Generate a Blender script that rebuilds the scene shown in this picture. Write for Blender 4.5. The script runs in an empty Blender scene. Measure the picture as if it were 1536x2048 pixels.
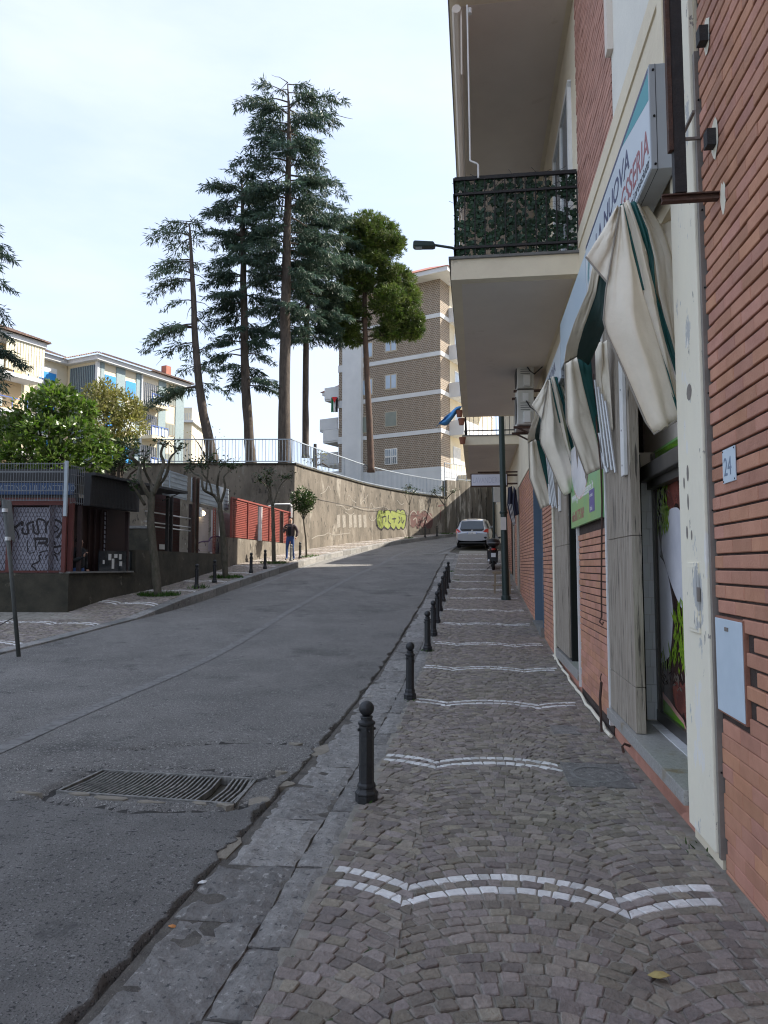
import bpy, bmesh, math, random
from math import sin, cos, pi, radians, sqrt, atan2
from mathutils import Vector, Matrix, noise
rng = random.Random(7)
C = bpy.context.scene.collection
scene = bpy.context.scene

# ------------------------------------------------------------ camera, sky, sun, exposure
FPX, EYE = 1440.0, 1.6
PITCH = math.atan(108 / FPX)
cam_d = bpy.data.cameras.new('camera')
cam_d.sensor_fit = 'VERTICAL'; cam_d.sensor_height = 24.0; cam_d.lens = 24.0 * FPX / 2048
cam_d.clip_start = 0.05; cam_d.clip_end = 3000
cam = bpy.data.objects.new('camera', cam_d); C.objects.link(cam)
cam.location = (0, 0, EYE); cam.rotation_euler = (pi / 2 + PITCH, 0, 0)
scene.camera = cam

SUN_AZ, SUN_EL = radians(71), radians(42)
world = bpy.data.worlds.new('World'); scene.world = world; world.use_nodes = True
wn = world.node_tree.nodes; wl = world.node_tree.links; wn.clear()
def wnode(t, **k):
    n = wn.new(t)
    for a, b in k.items(): setattr(n, a, b)
    return n
w_sky = wnode('ShaderNodeTexSky', sky_type='NISHITA', sun_disc=False, sun_elevation=SUN_EL, sun_rotation=SUN_AZ,
              air_density=1.0, dust_density=1.6, ozone_density=1.0, altitude=50)
w_tc = wnode('ShaderNodeTexCoord')
w_map = wnode('ShaderNodeMapping'); w_map.inputs['Scale'].default_value = (1.0, 1.0, 3.2)
w_no = wnode('ShaderNodeTexNoise'); w_no.inputs['Scale'].default_value = 2.3; w_no.inputs['Detail'].default_value = 7; w_no.inputs['Roughness'].default_value = .55
w_ra = wnode('ShaderNodeMapRange'); w_ra.inputs['From Min'].default_value = .42; w_ra.inputs['From Max'].default_value = .75
w_ra.inputs['To Min'].default_value = .58; w_ra.inputs['To Max'].default_value = .95
w_mix = wnode('ShaderNodeMixRGB'); w_mix.inputs['Color2'].default_value = (2.95, 3.24, 3.92, 1)
w_bg = wnode('ShaderNodeBackground'); w_bg.inputs['Strength'].default_value = .12
w_out = wnode('ShaderNodeOutputWorld')
wl.new(w_tc.outputs['Generated'], w_map.inputs['Vector']); wl.new(w_map.outputs[0], w_no.inputs['Vector'])
wl.new(w_no.outputs['Fac'], w_ra.inputs['Value']); wl.new(w_ra.outputs[0], w_mix.inputs['Fac'])
wl.new(w_sky.outputs[0], w_mix.inputs['Color1']); wl.new(w_mix.outputs[0], w_bg.inputs['Color']); wl.new(w_bg.outputs[0], w_out.inputs['Surface'])

sun_d = bpy.data.lights.new('sun', 'SUN'); sun_d.energy = 3.7; sun_d.angle = radians(.6); sun_d.color = (1, .93, .82)
sun = bpy.data.objects.new('sun', sun_d); C.objects.link(sun)
sun.rotation_euler = Vector((sin(SUN_AZ) * cos(SUN_EL), cos(SUN_AZ) * cos(SUN_EL), sin(SUN_EL))).to_track_quat('Z', 'Y').to_euler()
vs = scene.view_settings
vs.view_transform = 'Standard'; vs.look = 'None'; vs.exposure = 1.5; vs.gamma = 1; vs.use_curve_mapping = False
scene.cycles.filter_width = 1.15; scene.cycles.max_bounces = 8; scene.cycles.diffuse_bounces = 4; scene.cycles.transparent_max_bounces = 12

# ------------------------------------------------------------ helpers
def tag(o, label=None, cat=None, group=None, kind=None):
    if label: o['label'] = label
    if cat: o['category'] = cat
    if group: o['group'] = group
    if kind: o['kind'] = kind
    return o
MW = {}
def thing(name, label, cat, loc=(0, 0, 0), rz=0, group=None, kind=None):
    o = bpy.data.objects.new(name, None); o.empty_display_size = .2; C.objects.link(o)
    o.location = loc; o.rotation_euler = (0, 0, rz)
    MW[o] = Matrix.Translation(loc) @ Matrix.Rotation(rz, 4, 'Z')
    return tag(o, label, cat, group, kind)
def copy_tree(o, parent=None, depth=0):
    c = o.copy(); C.objects.link(c)
    if parent: c.parent = parent
    for ch in list(o.children): copy_tree(ch, c, depth + 1)
    return c

TH = math.atan(.127)
def L(s, t, z):                       # along the shop front, out towards the street, up
    return (1.3 + s * sin(TH) - t * cos(TH), s * cos(TH) + t * sin(TH), z)
def LV(v): return L(*v)
ZK = [(-30, -.3), (-6, .0), (0, 0), (3.4, 0), (5.8, -.035), (8.2, -.02), (10.6, .05), (12.9, .17), (15.3, .34), (17.7, .52), (20, .7), (22.8, .96),
      (27.6, 1.45), (34, 2.03), (40, 2.57), (46, 3.12), (52, 3.75), (60, 4.6), (80, 6.3), (140, 9.0)]
def _gz(Y):
    if Y <= ZK[0][0]: return ZK[0][1]
    for (a, b), (c, d) in zip(ZK, ZK[1:]):
        if Y <= c: return b + (d - b) * (Y - a) / (c - a)
    return ZK[-1][1]
def gz(Y): return (_gz(Y - .9) + _gz(Y - .45) + _gz(Y) + _gz(Y + .45) + _gz(Y + .9)) / 5
def px(x, y, Y):                       # where the line of sight through a photo point meets the upright plane at distance Y
    a = (x - 768) / FPX; b = (1024 - y) / FPX
    ry = cos(PITCH) - b * sin(PITCH); rz = sin(PITCH) + b * cos(PITCH); k = Y / ry
    return (a * k, Y, EYE + rz * k)

class G:
    """collects faces in world space (or through tf) and links them as one mesh object"""
    def __init__(s, tf=None):
        s.v, s.f, s.m, s.r, s.tf, s.mi, s.rv = [], [], [], [], tf, 0, None
    def pts(s, vs):
        n = len(s.v)
        s.v.extend([s.tf(*p) for p in vs] if s.tf else [tuple(p) for p in vs]); return n
    def faces(s, fs, n=0):
        r = rng.random() if s.rv is None else s.rv
        for f in fs: s.f.append([i + n for i in f]); s.m.append(s.mi); s.r.append(r)
    def poly(s, vs): n = s.pts(vs); s.faces([range(len(vs))], n)
    def box(s, x0, x1, y0, y1, z0, z1):
        n = s.pts([(x0, y0, z0), (x1, y0, z0), (x1, y1, z0), (x0, y1, z0), (x0, y0, z1), (x1, y0, z1), (x1, y1, z1), (x0, y1, z1)])
        s.faces([(3, 2, 1, 0), (4, 5, 6, 7), (0, 1, 5, 4), (1, 2, 6, 5), (2, 3, 7, 6), (3, 0, 4, 7)], n); return s
    def obox(s, p, q, w, h, up=(0, 0, 1)):          # bar from p to q, width w, height h
        p, q = Vector(p), Vector(q); d = (q - p).normalized(); up = Vector(up)
        if abs(d.dot(up)) > .98: up = Vector((0, 1, 0))
        a = d.cross(up).normalized() * w / 2; b = a.cross(d).normalized() * h / 2
        n = s.pts([p - a - b, p + a - b, p + a + b, p - a + b, q - a - b, q + a - b, q + a + b, q - a + b])
        s.faces([(3, 2, 1, 0), (4, 5, 6, 7), (0, 1, 5, 4), (1, 2, 6, 5), (2, 3, 7, 6), (3, 0, 4, 7)], n); return s
    def tube(s, P, R, n=8, cap=True):
        P = [Vector(p) for p in P]
        if not hasattr(R, '__len__'): R = [R] * len(P)
        rings = []; ref = Vector((.31, .17, 1)).normalized()
        for i, p in enumerate(P):
            d = (P[min(i + 1, len(P) - 1)] - P[max(i - 1, 0)]).normalized()
            if abs(d.dot(ref)) > .95: ref = Vector((1, .2, .1)).normalized()
            a = d.cross(ref).normalized(); b = d.cross(a)
            rings.append(s.pts([p + (a * cos(2 * pi * k / n) + b * sin(2 * pi * k / n)) * R[i] for k in range(n)]))
        fs = []
        for A, B in zip(rings, rings[1:]):
            for k in range(n): fs.append((A + k, A + (k + 1) % n, B + (k + 1) % n, B + k))
        if cap: fs.append([rings[0] + k for k in range(n)][::-1]); fs.append([rings[-1] + k for k in range(n)])
        s.faces(fs); return s
    def lathe(s, prof, c=(0, 0, 0), n=16, rot=0):
        rings = [s.pts([(c[0] + r * cos(2 * pi * k / n + rot), c[1] + r * sin(2 * pi * k / n + rot), c[2] + z) for k in range(n)]) for r, z in prof]
        fs = []
        for A, B in zip(rings, rings[1:]):
            for k in range(n): fs.append((A + k, A + (k + 1) % n, B + (k + 1) % n, B + k))
        fs.append([rings[0] + k for k in range(n)][::-1]); fs.append([rings[-1] + k for k in range(n)])
        s.faces(fs); return s
    def prism(s, poly, ext):                        # closed outline (3D) swept along vector ext
        n = len(poly); e = Vector(ext)
        i = s.pts(poly); j = s.pts([Vector(p) + e for p in poly])
        s.faces([list(range(i, i + n))[::-1], list(range(j, j + n))] + [(i + k, i + (k + 1) % n, j + (k + 1) % n, j + k) for k in range(n)]); return s
    def grid(s, rows):                              # rows of points -> quads
        ids = [s.pts(r) for r in rows]; w = len(rows[0]); fs = []
        for a, b in zip(ids, ids[1:]):
            for k in range(w - 1): fs.append((a + k, a + k + 1, b + k + 1, b + k))
        s.faces(fs); return s
    def build(s, name, mats, parent=None, smooth=False, solid=0, bevel=0, auto=None):
        if not isinstance(mats, (list, tuple)): mats = [mats]
        me = bpy.data.meshes.new(name); vs = s.v
        if parent is not None and parent in MW:
            inv = MW[parent].inverted(); vs = [inv @ Vector(v) for v in vs]
        me.from_pydata([tuple(v) for v in vs], [], s.f)
        for m in mats: me.materials.append(m)
        if len(mats) > 1: me.polygons.foreach_set('material_index', s.m)
        at = me.attributes.new('rnd', 'FLOAT', 'FACE'); at.data.foreach_set('value', s.r)
        if smooth:
            me.polygons.foreach_set('use_smooth', [True] * len(s.f))
            if auto is not None:
                try: me.set_sharp_from_angle(angle=radians(auto))
                except Exception: pass
        me.update()
        o = bpy.data.objects.new(name, me); C.objects.link(o)
        if parent is not None:
            o.parent = parent; MW[o] = MW.get(parent, Matrix())
        if solid:
            md = o.modifiers.new('solid', 'SOLIDIFY'); md.thickness = solid; md.offset = 0
        if bevel:
            md = o.modifiers.new('bevel', 'BEVEL'); md.width = bevel; md.segments = 2; md.limit_method = 'ANGLE'
        return o
def LG(): return G(L)
def centre(g): return [sum(v[i] for v in g.v) / len(g.v) for i in range(3)]
def solo(g, name, mats, label, cat, group=None, kind=None, loc=None, **k):   # a thing that is one mesh, its origin at its base
    b = loc or (sum(v[0] for v in g.v) / len(g.v), sum(v[1] for v in g.v) / len(g.v), min(v[2] for v in g.v))
    g.v = [(v[0] - b[0], v[1] - b[1], v[2] - b[2]) for v in g.v]
    o = g.build(name, mats, None, **k); o.location = b
    MW[o] = Matrix.Translation(b)
    return tag(o, label, cat, group, kind)

def pmat(name, c1, c2=None, scale=6, rough=.85, bump=0, bscale=80, metal=0, spots=(), attr=0, stretch=(1, 1, 1), spec=.5, trans=0, emit=0, detail=5, hue=0, coat=0, lo=.35, hi=.68):
    m = bpy.data.materials.new(name); m.use_nodes = True
    nt = m.node_tree; N, K = nt.nodes, nt.links
    p = N['Principled BSDF']; p.inputs['Roughness'].default_value = rough; p.inputs['Metallic'].default_value = metal
    p.inputs['Specular IOR Level'].default_value = spec
    if coat: p.inputs['Coat Weight'].default_value = coat; p.inputs['Coat Roughness'].default_value = .05
    geo = N.new('ShaderNodeNewGeometry'); mp = N.new('ShaderNodeMapping'); mp.inputs['Scale'].default_value = stretch
    K.new(geo.outputs['Position'], mp.inputs['Vector'])
    def noise_(sc, det=detail):
        n = N.new('ShaderNodeTexNoise'); n.inputs['Scale'].default_value = sc; n.inputs['Detail'].default_value = det; n.inputs['Roughness'].default_value = .62
        K.new(mp.outputs[0], n.inputs['Vector']); return n.outputs['Fac']
    def rng_(v, a, b, x=0., y=1.):
        r = N.new('ShaderNodeMapRange'); r.inputs['From Min'].default_value = a; r.inputs['From Max'].default_value = b
        r.inputs['To Min'].default_value = x; r.inputs['To Max'].default_value = y; K.new(v, r.inputs['Value']); return r.outputs[0]
    def mix_(f, a, b, mode='MIX'):
        x = N.new('ShaderNodeMixRGB'); x.blend_type = mode
        for i, q in (('Fac', f), ('Color1', a), ('Color2', b)):
            if isinstance(q, (tuple, list)): x.inputs[i].default_value = (*q[:3], 1)
            elif isinstance(q, (float, int)): x.inputs[i].default_value = q
            else: K.new(q, x.inputs[i])
        return x.outputs[0]
    col = (*c1, 1)
    if c2: col = mix_(rng_(noise_(scale), lo, hi), c1, c2)
    if attr:
        at = N.new('ShaderNodeAttribute'); at.attribute_name = 'rnd'
        g = rng_(at.outputs['Fac'], 0, 1, 1 - attr, 1 + attr)
        h = N.new('ShaderNodeHueSaturation'); K.new(g, h.inputs['Value'])
        if hue:
            wn_ = N.new('ShaderNodeTexWhiteNoise'); wn_.noise_dimensions = '1D'; K.new(at.outputs['Fac'], wn_.inputs['W'])
            K.new(rng_(wn_.outputs['Value'], 0, 1, .5 - hue, .5 + hue), h.inputs['Hue']); K.new(rng_(wn_.outputs['Value'], 0, 1, 1 - hue * 8, 1 + hue * 7), h.inputs['Saturation'])
        if isinstance(col, tuple): h.inputs['Color'].default_value = col
        else: K.new(col, h.inputs['Color'])
        col = h.outputs['Color']
    for sc, th, sharp, c in spots:
        base = c1 if isinstance(col, tuple) else col
        col = mix_(rng_(noise_(sc, 8), th, th + sharp), base, c)
    if isinstance(col, tuple): p.inputs['Base Color'].default_value = col
    else: K.new(col, p.inputs['Base Color'])
    if bump:
        b = N.new('ShaderNodeBump'); b.inputs['Strength'].default_value = min(1, bump); b.inputs['Distance'].default_value = .02
        K.new(noise_(bscale, 6), b.inputs['Height']); K.new(b.outputs[0], p.inputs['Normal'])
    if trans:
        p.inputs['Transmission Weight'].default_value = trans
    if emit:
        p.inputs['Emission Color'].default_value = (*c1, 1); p.inputs['Emission Strength'].default_value = emit
    return m
def leafmat(name, c1, c2, rough=.5, tr=.25):
    m = pmat(name, c1, c2, scale=1.3, rough=rough, attr=.45, spec=.35, hue=.02)
    N, K = m.node_tree.nodes, m.node_tree.links
    p = N['Principled BSDF']; out = N['Material Output']
    t = N.new('ShaderNodeBsdfTranslucent'); mx = N.new('ShaderNodeMixShader'); mx.inputs['Fac'].default_value = tr
    src = p.inputs['Base Color'].links[0].from_socket; K.new(src, t.inputs['Color'])
    K.new(p.outputs[0], mx.inputs[1]); K.new(t.outputs[0], mx.inputs[2]); K.new(mx.outputs[0], out.inputs['Surface'])
    return m
def text(body, size, mat, parent, org, xd, up, depth=.003, name='lettering', sx=1, align='LEFT', font_shear=0, off=0):
    cu = bpy.data.curves.new(name, 'FONT'); cu.body = body; cu.size = size; cu.extrude = depth; cu.align_x = align; cu.shear = font_shear; cu.resolution_u = 3; cu.offset = off
    tmp = bpy.data.objects.new('tmp_text', cu); C.objects.link(tmp)
    dg = bpy.context.evaluated_depsgraph_get(); me = bpy.data.meshes.new_from_object(tmp.evaluated_get(dg)); bpy.data.objects.remove(tmp); bpy.data.curves.remove(cu)
    x = Vector(xd).normalized(); u = Vector(up).normalized(); n = x.cross(u)
    M4 = Matrix.Translation(org) @ Matrix(((x[0] * sx, u[0], n[0], 0), (x[1] * sx, u[1], n[1], 0), (x[2] * sx, u[2], n[2], 0), (0, 0, 0, 1)))
    if parent is not None and parent in MW: M4 = MW[parent].inverted() @ M4
    me.transform(M4); me.name = name; me.materials.clear(); me.materials.append(mat)
    o = bpy.data.objects.new(name, me); C.objects.link(o)
    if parent is not None: o.parent = parent
    MW[o] = MW.get(parent, Matrix())
    return o
UD = Vector(L(1, 0, 0)) - Vector(L(0, 0, 0))     # along the shop front
ND = Vector(L(0, 1, 0)) - Vector(L(0, 0, 0))     # out of the shop front
ZD = Vector((0, 0, 1))
# ------------------------------------------------------------ materials
m_asphalt = pmat('asphalt', (.168, .161, .150), (.245, .234, .217), scale=.8, rough=.92, bump=1, bscale=70, spots=((.55, .56, .10, (.125, .121, .114)), (4.2, .57, .10, (.235, .226, .212)), (7, .63, .06, (.105, .102, .097)), (2.2, .62, .08, (.10, .097, .092)), (38, .60, .05, (.06, .059, .058)), (52, .57, .04, (.40, .385, .36)), (90, .56, .05, (.06, .058, .055))), spec=.3)
m_dirt = pmat('gutter_dirt', (.15, .138, .12), (.075, .068, .06), scale=9, rough=1, bump=1, bscale=60, spots=((90, .62, .05, (.26, .23, .19)), (3, .62, .08, (.22, .20, .17))))
m_sett = pmat('porphyry_sett', (.222, .194, .168), (.305, .262, .225), scale=30, rough=.75, bump=.8, bscale=70, attr=.28, hue=.03, spots=((2.0, .60, .15, (.19, .175, .165)), (120, .66, .05, (.25, .23, .21))), spec=.35)
m_joint = pmat('joint_sand', (.24, .225, .19), (.38, .355, .31), scale=7, rough=1, bump=.8, bscale=120, spots=((5, .62, .05, (.05, .075, .03)),))
m_wsett = pmat('white_marble_sett', (.72, .71, .69), (.56, .555, .54), scale=22, rough=.7, bump=.4, bscale=60, attr=.22, spots=((9, .60, .06, (.42, .40, .375)), (30, .66, .04, (.30, .285, .27))))
m_kerb = pmat('basalt_slab', (.185, .178, .168), (.30, .288, .27), scale=13, rough=.8, bump=1, bscale=38, attr=.25, spots=((26, .60, .05, (.36, .35, .33)), (34, .60, .05, (.075, .076, .078)), (3.5, .64, .05, (.40, .365, .31)), (7, .64, .06, (.085, .087, .09))), spec=.35)
m_kerb2 = pmat('pale_kerb_stone', (.24, .235, .22), (.15, .15, .145), scale=6, rough=.85, bump=.6, bscale=50, attr=.2)
m_mortar_pale = pmat('pale_mortar', (.30, .27, .22), (.22, .195, .155), scale=12, rough=1, bump=.8, bscale=60)
m_ground = pmat('earth', (.09, .08, .065), (.06, .06, .04), scale=.8, rough=1, bump=.5, bscale=8)
m_paint = pmat('worn_road_paint', (.30, .295, .28), (.17, .168, .162), scale=8, rough=.9, bump=.5, bscale=90, spots=((20, .52, .1, (.09, .09, .088)),))
m_brick = pmat('red_klinker', (.54, .265, .175), (.45, .21, .135), scale=7, rough=.72, bump=.3, bscale=90, attr=.13, hue=.007, spots=((1.6, .60, .2, (.30, .15, .11)), (260, .70, .03, (.55, .45, .38)), (22, .72, .03, (.45, .34, .28))))
m_brick_up = pmat('pink_klinker', (.50, .265, .205), (.43, .215, .16), scale=5, rough=.7, bump=.2, bscale=80, attr=.14)
m_mortar = pmat('dark_mortar', (.05, .036, .03), (.085, .06, .05), scale=12, rough=1, bump=.6, bscale=80)
m_mortar_r = pmat('red_render', (.34, .16, .105), (.28, .12, .08), scale=4, rough=.85, bump=.4, bscale=60, spots=((9, .64, .05, (.42, .27, .21)),))
m_cream = pmat('cream_plaster', (.80, .71, .54), (.72, .63, .48), scale=2.2, rough=.9, bump=.25, bscale=30, spots=((2.5, .68, .06, (.45, .41, .33)),))
m_cream2 = pmat('flaking_cream_paint', (.86, .80, .64), (.80, .745, .61), scale=2, rough=.75, bump=.3, bscale=25, spots=((3.2, .61, .02, (.82, .79, .72)), (4.5, .60, .012, (.50, .50, .48)), (11, .655, .01, (.36, .33, .29))), stretch=(1, 1, .4))
m_white_pl = pmat('off_white_plaster', (.82, .80, .72), (.75, .73, .66), scale=1.5, rough=.9, bump=.2, bscale=30)
m_soffit = pmat('grey_soffit', (.76, .68, .60), (.66, .585, .515), scale=.7, rough=.9, bump=.15, bscale=20, lo=.3, hi=.75, spots=((1.7, .64, .10, (.58, .50, .42)),))
m_trav = pmat('travertine', (.27, .225, .175), (.44, .38, .31), scale=11, rough=.7, bump=.7, bscale=30, stretch=(2.6, 2.6, .16), spots=((14, .57, .06, (.075, .062, .05)), (30, .64, .04, (.50, .46, .40))), detail=8)
m_granite = pmat('granite_sill', (.30, .29, .27), (.44, .43, .41), scale=45, rough=.35, bump=.15, bscale=80, spots=((3.2, .58, .12, (.26, .20, .11)), (110, .60, .05, (.08, .085, .09))))
m_tile = pmat('white_tile', (.84, .84, .84), (.79, .79, .80), scale=2, rough=.2, attr=.05)
m_black = pmat('black_gap', (.008, .008, .008), rough=1)
m_alu = pmat('brown_aluminium', (.135, .125, .115), (.10, .093, .087), scale=5, rough=.4, metal=.6)
m_trim = pmat('grey_brown_trim', (.24, .21, .185), (.19, .165, .145), scale=8, rough=.6, bump=.2, bscale=40)
m_alus = pmat('silver_aluminium', (.62, .63, .64), (.55, .56, .57), scale=4, rough=.38, metal=.35)
m_rust = pmat('rusty_steel', (.10, .052, .035), (.055, .035, .03), scale=14, rough=.85, bump=.5, bscale=60, spots=((9, .6, .1, (.17, .085, .055)),))
m_steelblk = pmat('black_steel', (.016, .016, .017), (.03, .027, .026), scale=14, rough=.7, bump=.3, bscale=60)
m_iron = pmat('black_cast_iron', (.013, .014, .016), (.022, .023, .025), scale=25, rough=.42, bump=.35, bscale=60, spots=((24, .70, .02, (.22, .21, .20)),), spec=.5)
m_iron2 = pmat('grey_worn_iron', (.10, .10, .09), (.30, .29, .27), scale=18, rough=.6, bump=.3, bscale=60, stretch=(1, 1, .35))
m_green = pmat('dark_green_lamp_paint', (.008, .024, .022), (.012, .03, .027), scale=10, rough=.4, spec=.5)
m_cloth = pmat('cream_awning_cloth', (.86, .78, .64), (.75, .675, .55), scale=2.4, rough=.62, bump=.55, bscale=6, spots=((5, .66, .09, (.50, .44, .35)), (1.6, .66, .10, (.60, .54, .44))), spec=.4)
m_clothg = pmat('green_awning_cloth', (.008, .105, .098), (.006, .075, .07), scale=4, rough=.55)
m_clothd = pmat('dark_green_lining', (.006, .04, .036), rough=.8)
m_signb = pmat('pale_blue_sign_face', (.55, .66, .74), (.50, .62, .71), scale=1.2, rough=.35)
m_signw = pmat('white_sign_face', (.66, .72, .76), (.62, .68, .73), scale=1.2, rough=.35)
m_navy = pmat('navy_print', (.055, .062, .14), rough=.4)
m_redp = pmat('faded_red_print', (.34, .10, .11), rough=.4)
m_teal = pmat('teal_print', (.05, .33, .37), rough=.4)
m_blk_print = pmat('dark_print', (.05, .055, .07), rough=.5)
m_lime = pmat('lime_print', (.30, .46, .10), (.13, .42, .22), scale=.9, rough=.35)
m_poster_g = pmat('green_poster', (.20, .42, .045), (.16, .36, .035), scale=1, rough=.18)
m_poster_d = pmat('dark_poster_print', (.035, .022, .02), (.10, .05, .042), scale=9, rough=.18)
m_poster_w = pmat('white_cheese_print', (.84, .83, .87), (.66, .66, .72), scale=2.2, rough=.18)
m_poster_h = pmat('herb_print', (.32, .48, .04), (.09, .19, .02), scale=22, rough=.18)
m_poster_p = pmat('pink_print', (.68, .36, .30), rough=.18)
m_poster_b = pmat('brown_print', (.26, .085, .065), (.11, .045, .04), scale=6, rough=.18)
m_whitep = pmat('white_paint', (.8, .79, .77), (.68, .68, .66), scale=5, rough=.5)
m_plate_b = pmat('pale_blue_enamel', (.60, .70, .78), (.55, .65, .73), scale=8, rough=.35)
m_blue_gr = pmat('blue_grey_paint', (.115, .165, .225), (.10, .145, .20), scale=3, rough=.5)
m_concrete = pmat('stained_concrete', (.190, .163, .130), (.100, .086, .068), scale=1.6, rough=.95, bump=.8, bscale=14, stretch=(1, 1, .4), spots=((1.1, .58, .08, (.29, .262, .22)), (5.5, .59, .05, (.05, .044, .036)), (3.0, .64, .06, (.085, .075, .058)), (9, .66, .04, (.36, .33, .29))))
m_concrete_s = pmat('streaked_concrete', (.20, .175, .14), (.095, .083, .066), scale=2.2, rough=.95, bump=.8, bscale=14, stretch=(1, 1, .14), spots=((3.2, .56, .05, (.40, .37, .32)), (4.5, .57, .05, (.05, .044, .036))))
m_concrete_d = pmat('mossy_concrete', (.070, .062, .045), (.030, .029, .021), scale=1.8, rough=1, bump=.8, bscale=18, spots=((2.4, .63, .08, (.17, .155, .12)), (1.4, .63, .1, (.022, .024, .018))))
m_galv = pmat('galvanised_rail', (.36, .40, .44), (.30, .335, .37), scale=6, rough=.5, metal=.2)
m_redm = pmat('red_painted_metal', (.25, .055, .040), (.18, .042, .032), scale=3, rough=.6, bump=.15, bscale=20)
m_redd = pmat('shade_dark_red_metal', (.030, .010, .009), (.02, .008, .008), scale=3, rough=.7)  # darkened so the kiosk's open interior reads as deep shade
m_shutter = pmat('grey_lilac_shutter', (.31, .31, .36), (.26, .26, .31), scale=3, rough=.55)
m_shutw = pmat('pale_roller_shutter', (.46, .41, .39), (.38, .34, .33), scale=2, rough=.6)
m_kiosk = pmat('black_kiosk_panel', (.016, .017, .019), (.024, .024, .026), scale=3, rough=.6)
m_bluep = pmat('blue_banner', (.02, .06, .16), (.016, .05, .13), scale=2, rough=.5)
m_glass = pmat('dark_glass', (.03, .035, .04), rough=.06, spec=.8)
m_paper = pmat('notice_paper', (.62, .62, .60), rough=.8)
m_graf_k = pmat('black_spray_paint', (.018, .016, .02), rough=.6)
m_graf_w = pmat('white_spray_paint', (.30, .275, .24), (.19, .17, .14), scale=9, rough=.8)
m_graf_g = pmat('lime_spray_paint', (.25, .29, .055), (.17, .20, .06), scale=4, rough=.7)
m_graf_r = pmat('dull_red_spray_paint', (.13, .052, .048), (.095, .06, .05), scale=5, rough=.8)
m_graf_p = pmat('violet_spray_paint', (.075, .035, .10), rough=.7)
m_graf_l = pmat('pale_lilac_spray_paint', (.56, .53, .62), (.46, .43, .54), scale=3, rough=.7)
m_bark = pmat('grey_brown_bark', (.095, .075, .06), (.045, .036, .03), scale=9, rough=1, bump=1, bscale=22, stretch=(1, 1, .3))
m_bark2 = pmat('mossy_street_bark', (.13, .11, .085), (.06, .06, .038), scale=12, rough=1, bump=1, bscale=30, stretch=(1, 1, .4))
m_ceda = leafmat('cedar_needles', (.030, .062, .046), (.070, .112, .070), tr=.3)
m_cedb = leafmat('light_cedar_needles', (.080, .125, .08), (.135, .18, .105), tr=.4)
m_pine = leafmat('pine_needles', (.105, .145, .028), (.045, .078, .02), tr=.3)
m_laur = leafmat('citrus_leaves', (.135, .205, .034), (.055, .105, .02), rough=.32, tr=.42)
m_oliv = leafmat('pale_olive_leaves', (.30, .28, .085), (.17, .18, .05), tr=.42)
m_stl = leafmat('street_tree_leaves', (.038, .066, .02), (.022, .042, .015), rough=.4)
m_ball = leafmat('round_crown_leaves', (.05, .095, .018), (.022, .045, .012), rough=.4)
m_ivy = leafmat('ivy_leaves', (.016, .052, .020), (.007, .024, .011), rough=.45, tr=.1)
m_grass = leafmat('grass_blades', (.06, .14, .018), (.04, .09, .015), tr=.3)
m_bbrick = pmat('brown_facing_tile', (.20, .152, .112), (.155, .118, .088), scale=.7, rough=.8, attr=.18)
m_bjoint = pmat('pale_tile_joint', (.42, .385, .34), rough=.95)
m_bwhite = pmat('white_band_paint', (.62, .625, .63), (.54, .55, .56), scale=.7, rough=.85, spots=((1.1, .68, .06, (.40, .41, .41)),))
m_bcream = pmat('sunny_cream_render', (.66, .59, .45), (.59, .52, .39), scale=.8, rough=.9)
m_roof = pmat('terracotta_roof', (.40, .155, .105), (.32, .12, .085), scale=1.2, rough=.85, attr=.15)
m_roof2 = pmat('brown_roof_tile', (.25, .17, .13), (.17, .115, .09), scale=1.6, rough=.9, attr=.3)
m_win = pmat('window_glass', (.12, .15, .18), (.30, .36, .42), scale=.8, rough=.08, spec=.8)
m_shg = pmat('grey_green_blind', (.22, .24, .21), (.18, .20, .175), scale=2, rough=.7)
m_woodf = pmat('beige_window_frame', (.40, .34, .26), rough=.6)
m_ochre = pmat('ochre_render', (.60, .45, .27), (.54, .40, .24), scale=.6, rough=.9)
m_tealp = pmat('grey_teal_panel', (.205, .27, .285), (.26, .325, .335), scale=6, rough=.7, bump=.3, bscale=6)
m_ribp = pmat('dark_ribbed_panel', (.085, .10, .135), (.06, .07, .10), scale=3, rough=.7)
m_blueb = pmat('bright_blue_blind', (.015, .23, .62), (.02, .27, .68), scale=1, rough=.6)
m_pblind = pmat('pale_blind', (.55, .60, .58), rough=.7)
m_stripe = pmat('cream_awning', (.68, .64, .48), rough=.8)
m_bluer = pmat('blue_railing', (.05, .11, .36), rough=.5)
m_car = pmat('silver_car_paint', (.40, .41, .44), (.38, .39, .42), scale=3, rough=.28, metal=.55, coat=1)
m_cglass = pmat('car_glass', (.02, .032, .04), rough=.04, spec=1)
m_tyre = pmat('tyre_rubber', (.012, .012, .012), rough=.85)
m_lamp_r = pmat('red_tail_lamp', (.48, .02, .012), rough=.15, coat=1)
m_plast = pmat('black_plastic', (.014, .014, .015), (.02, .02, .021), scale=20, rough=.45)
m_pw = pmat('number_plate_white', (.70, .70, .70), rough=.4)
m_pb = pmat('number_plate_blue', (.02, .08, .42), rough=.4)
m_wood = pmat('weathered_wood', (.28, .22, .15), (.20, .15, .10), scale=14, rough=.9, stretch=(1, 1, .3))
m_acw = pmat('ac_white_plastic', (.62, .61, .57), (.54, .53, .49), scale=4, rough=.6)
m_flagcl = pmat('light_blue_cloth', (.10, .34, .68), (.08, .28, .6), scale=4, rough=.8)
m_fg = pmat('flag_green', (.02, .16, .07), rough=.8); m_fw = pmat('flag_white', (.65, .65, .65), rough=.8)
m_fb = pmat('flag_black', (.02, .02, .022), rough=.8); m_fr = pmat('flag_red', (.50, .025, .03), rough=.8)
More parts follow.
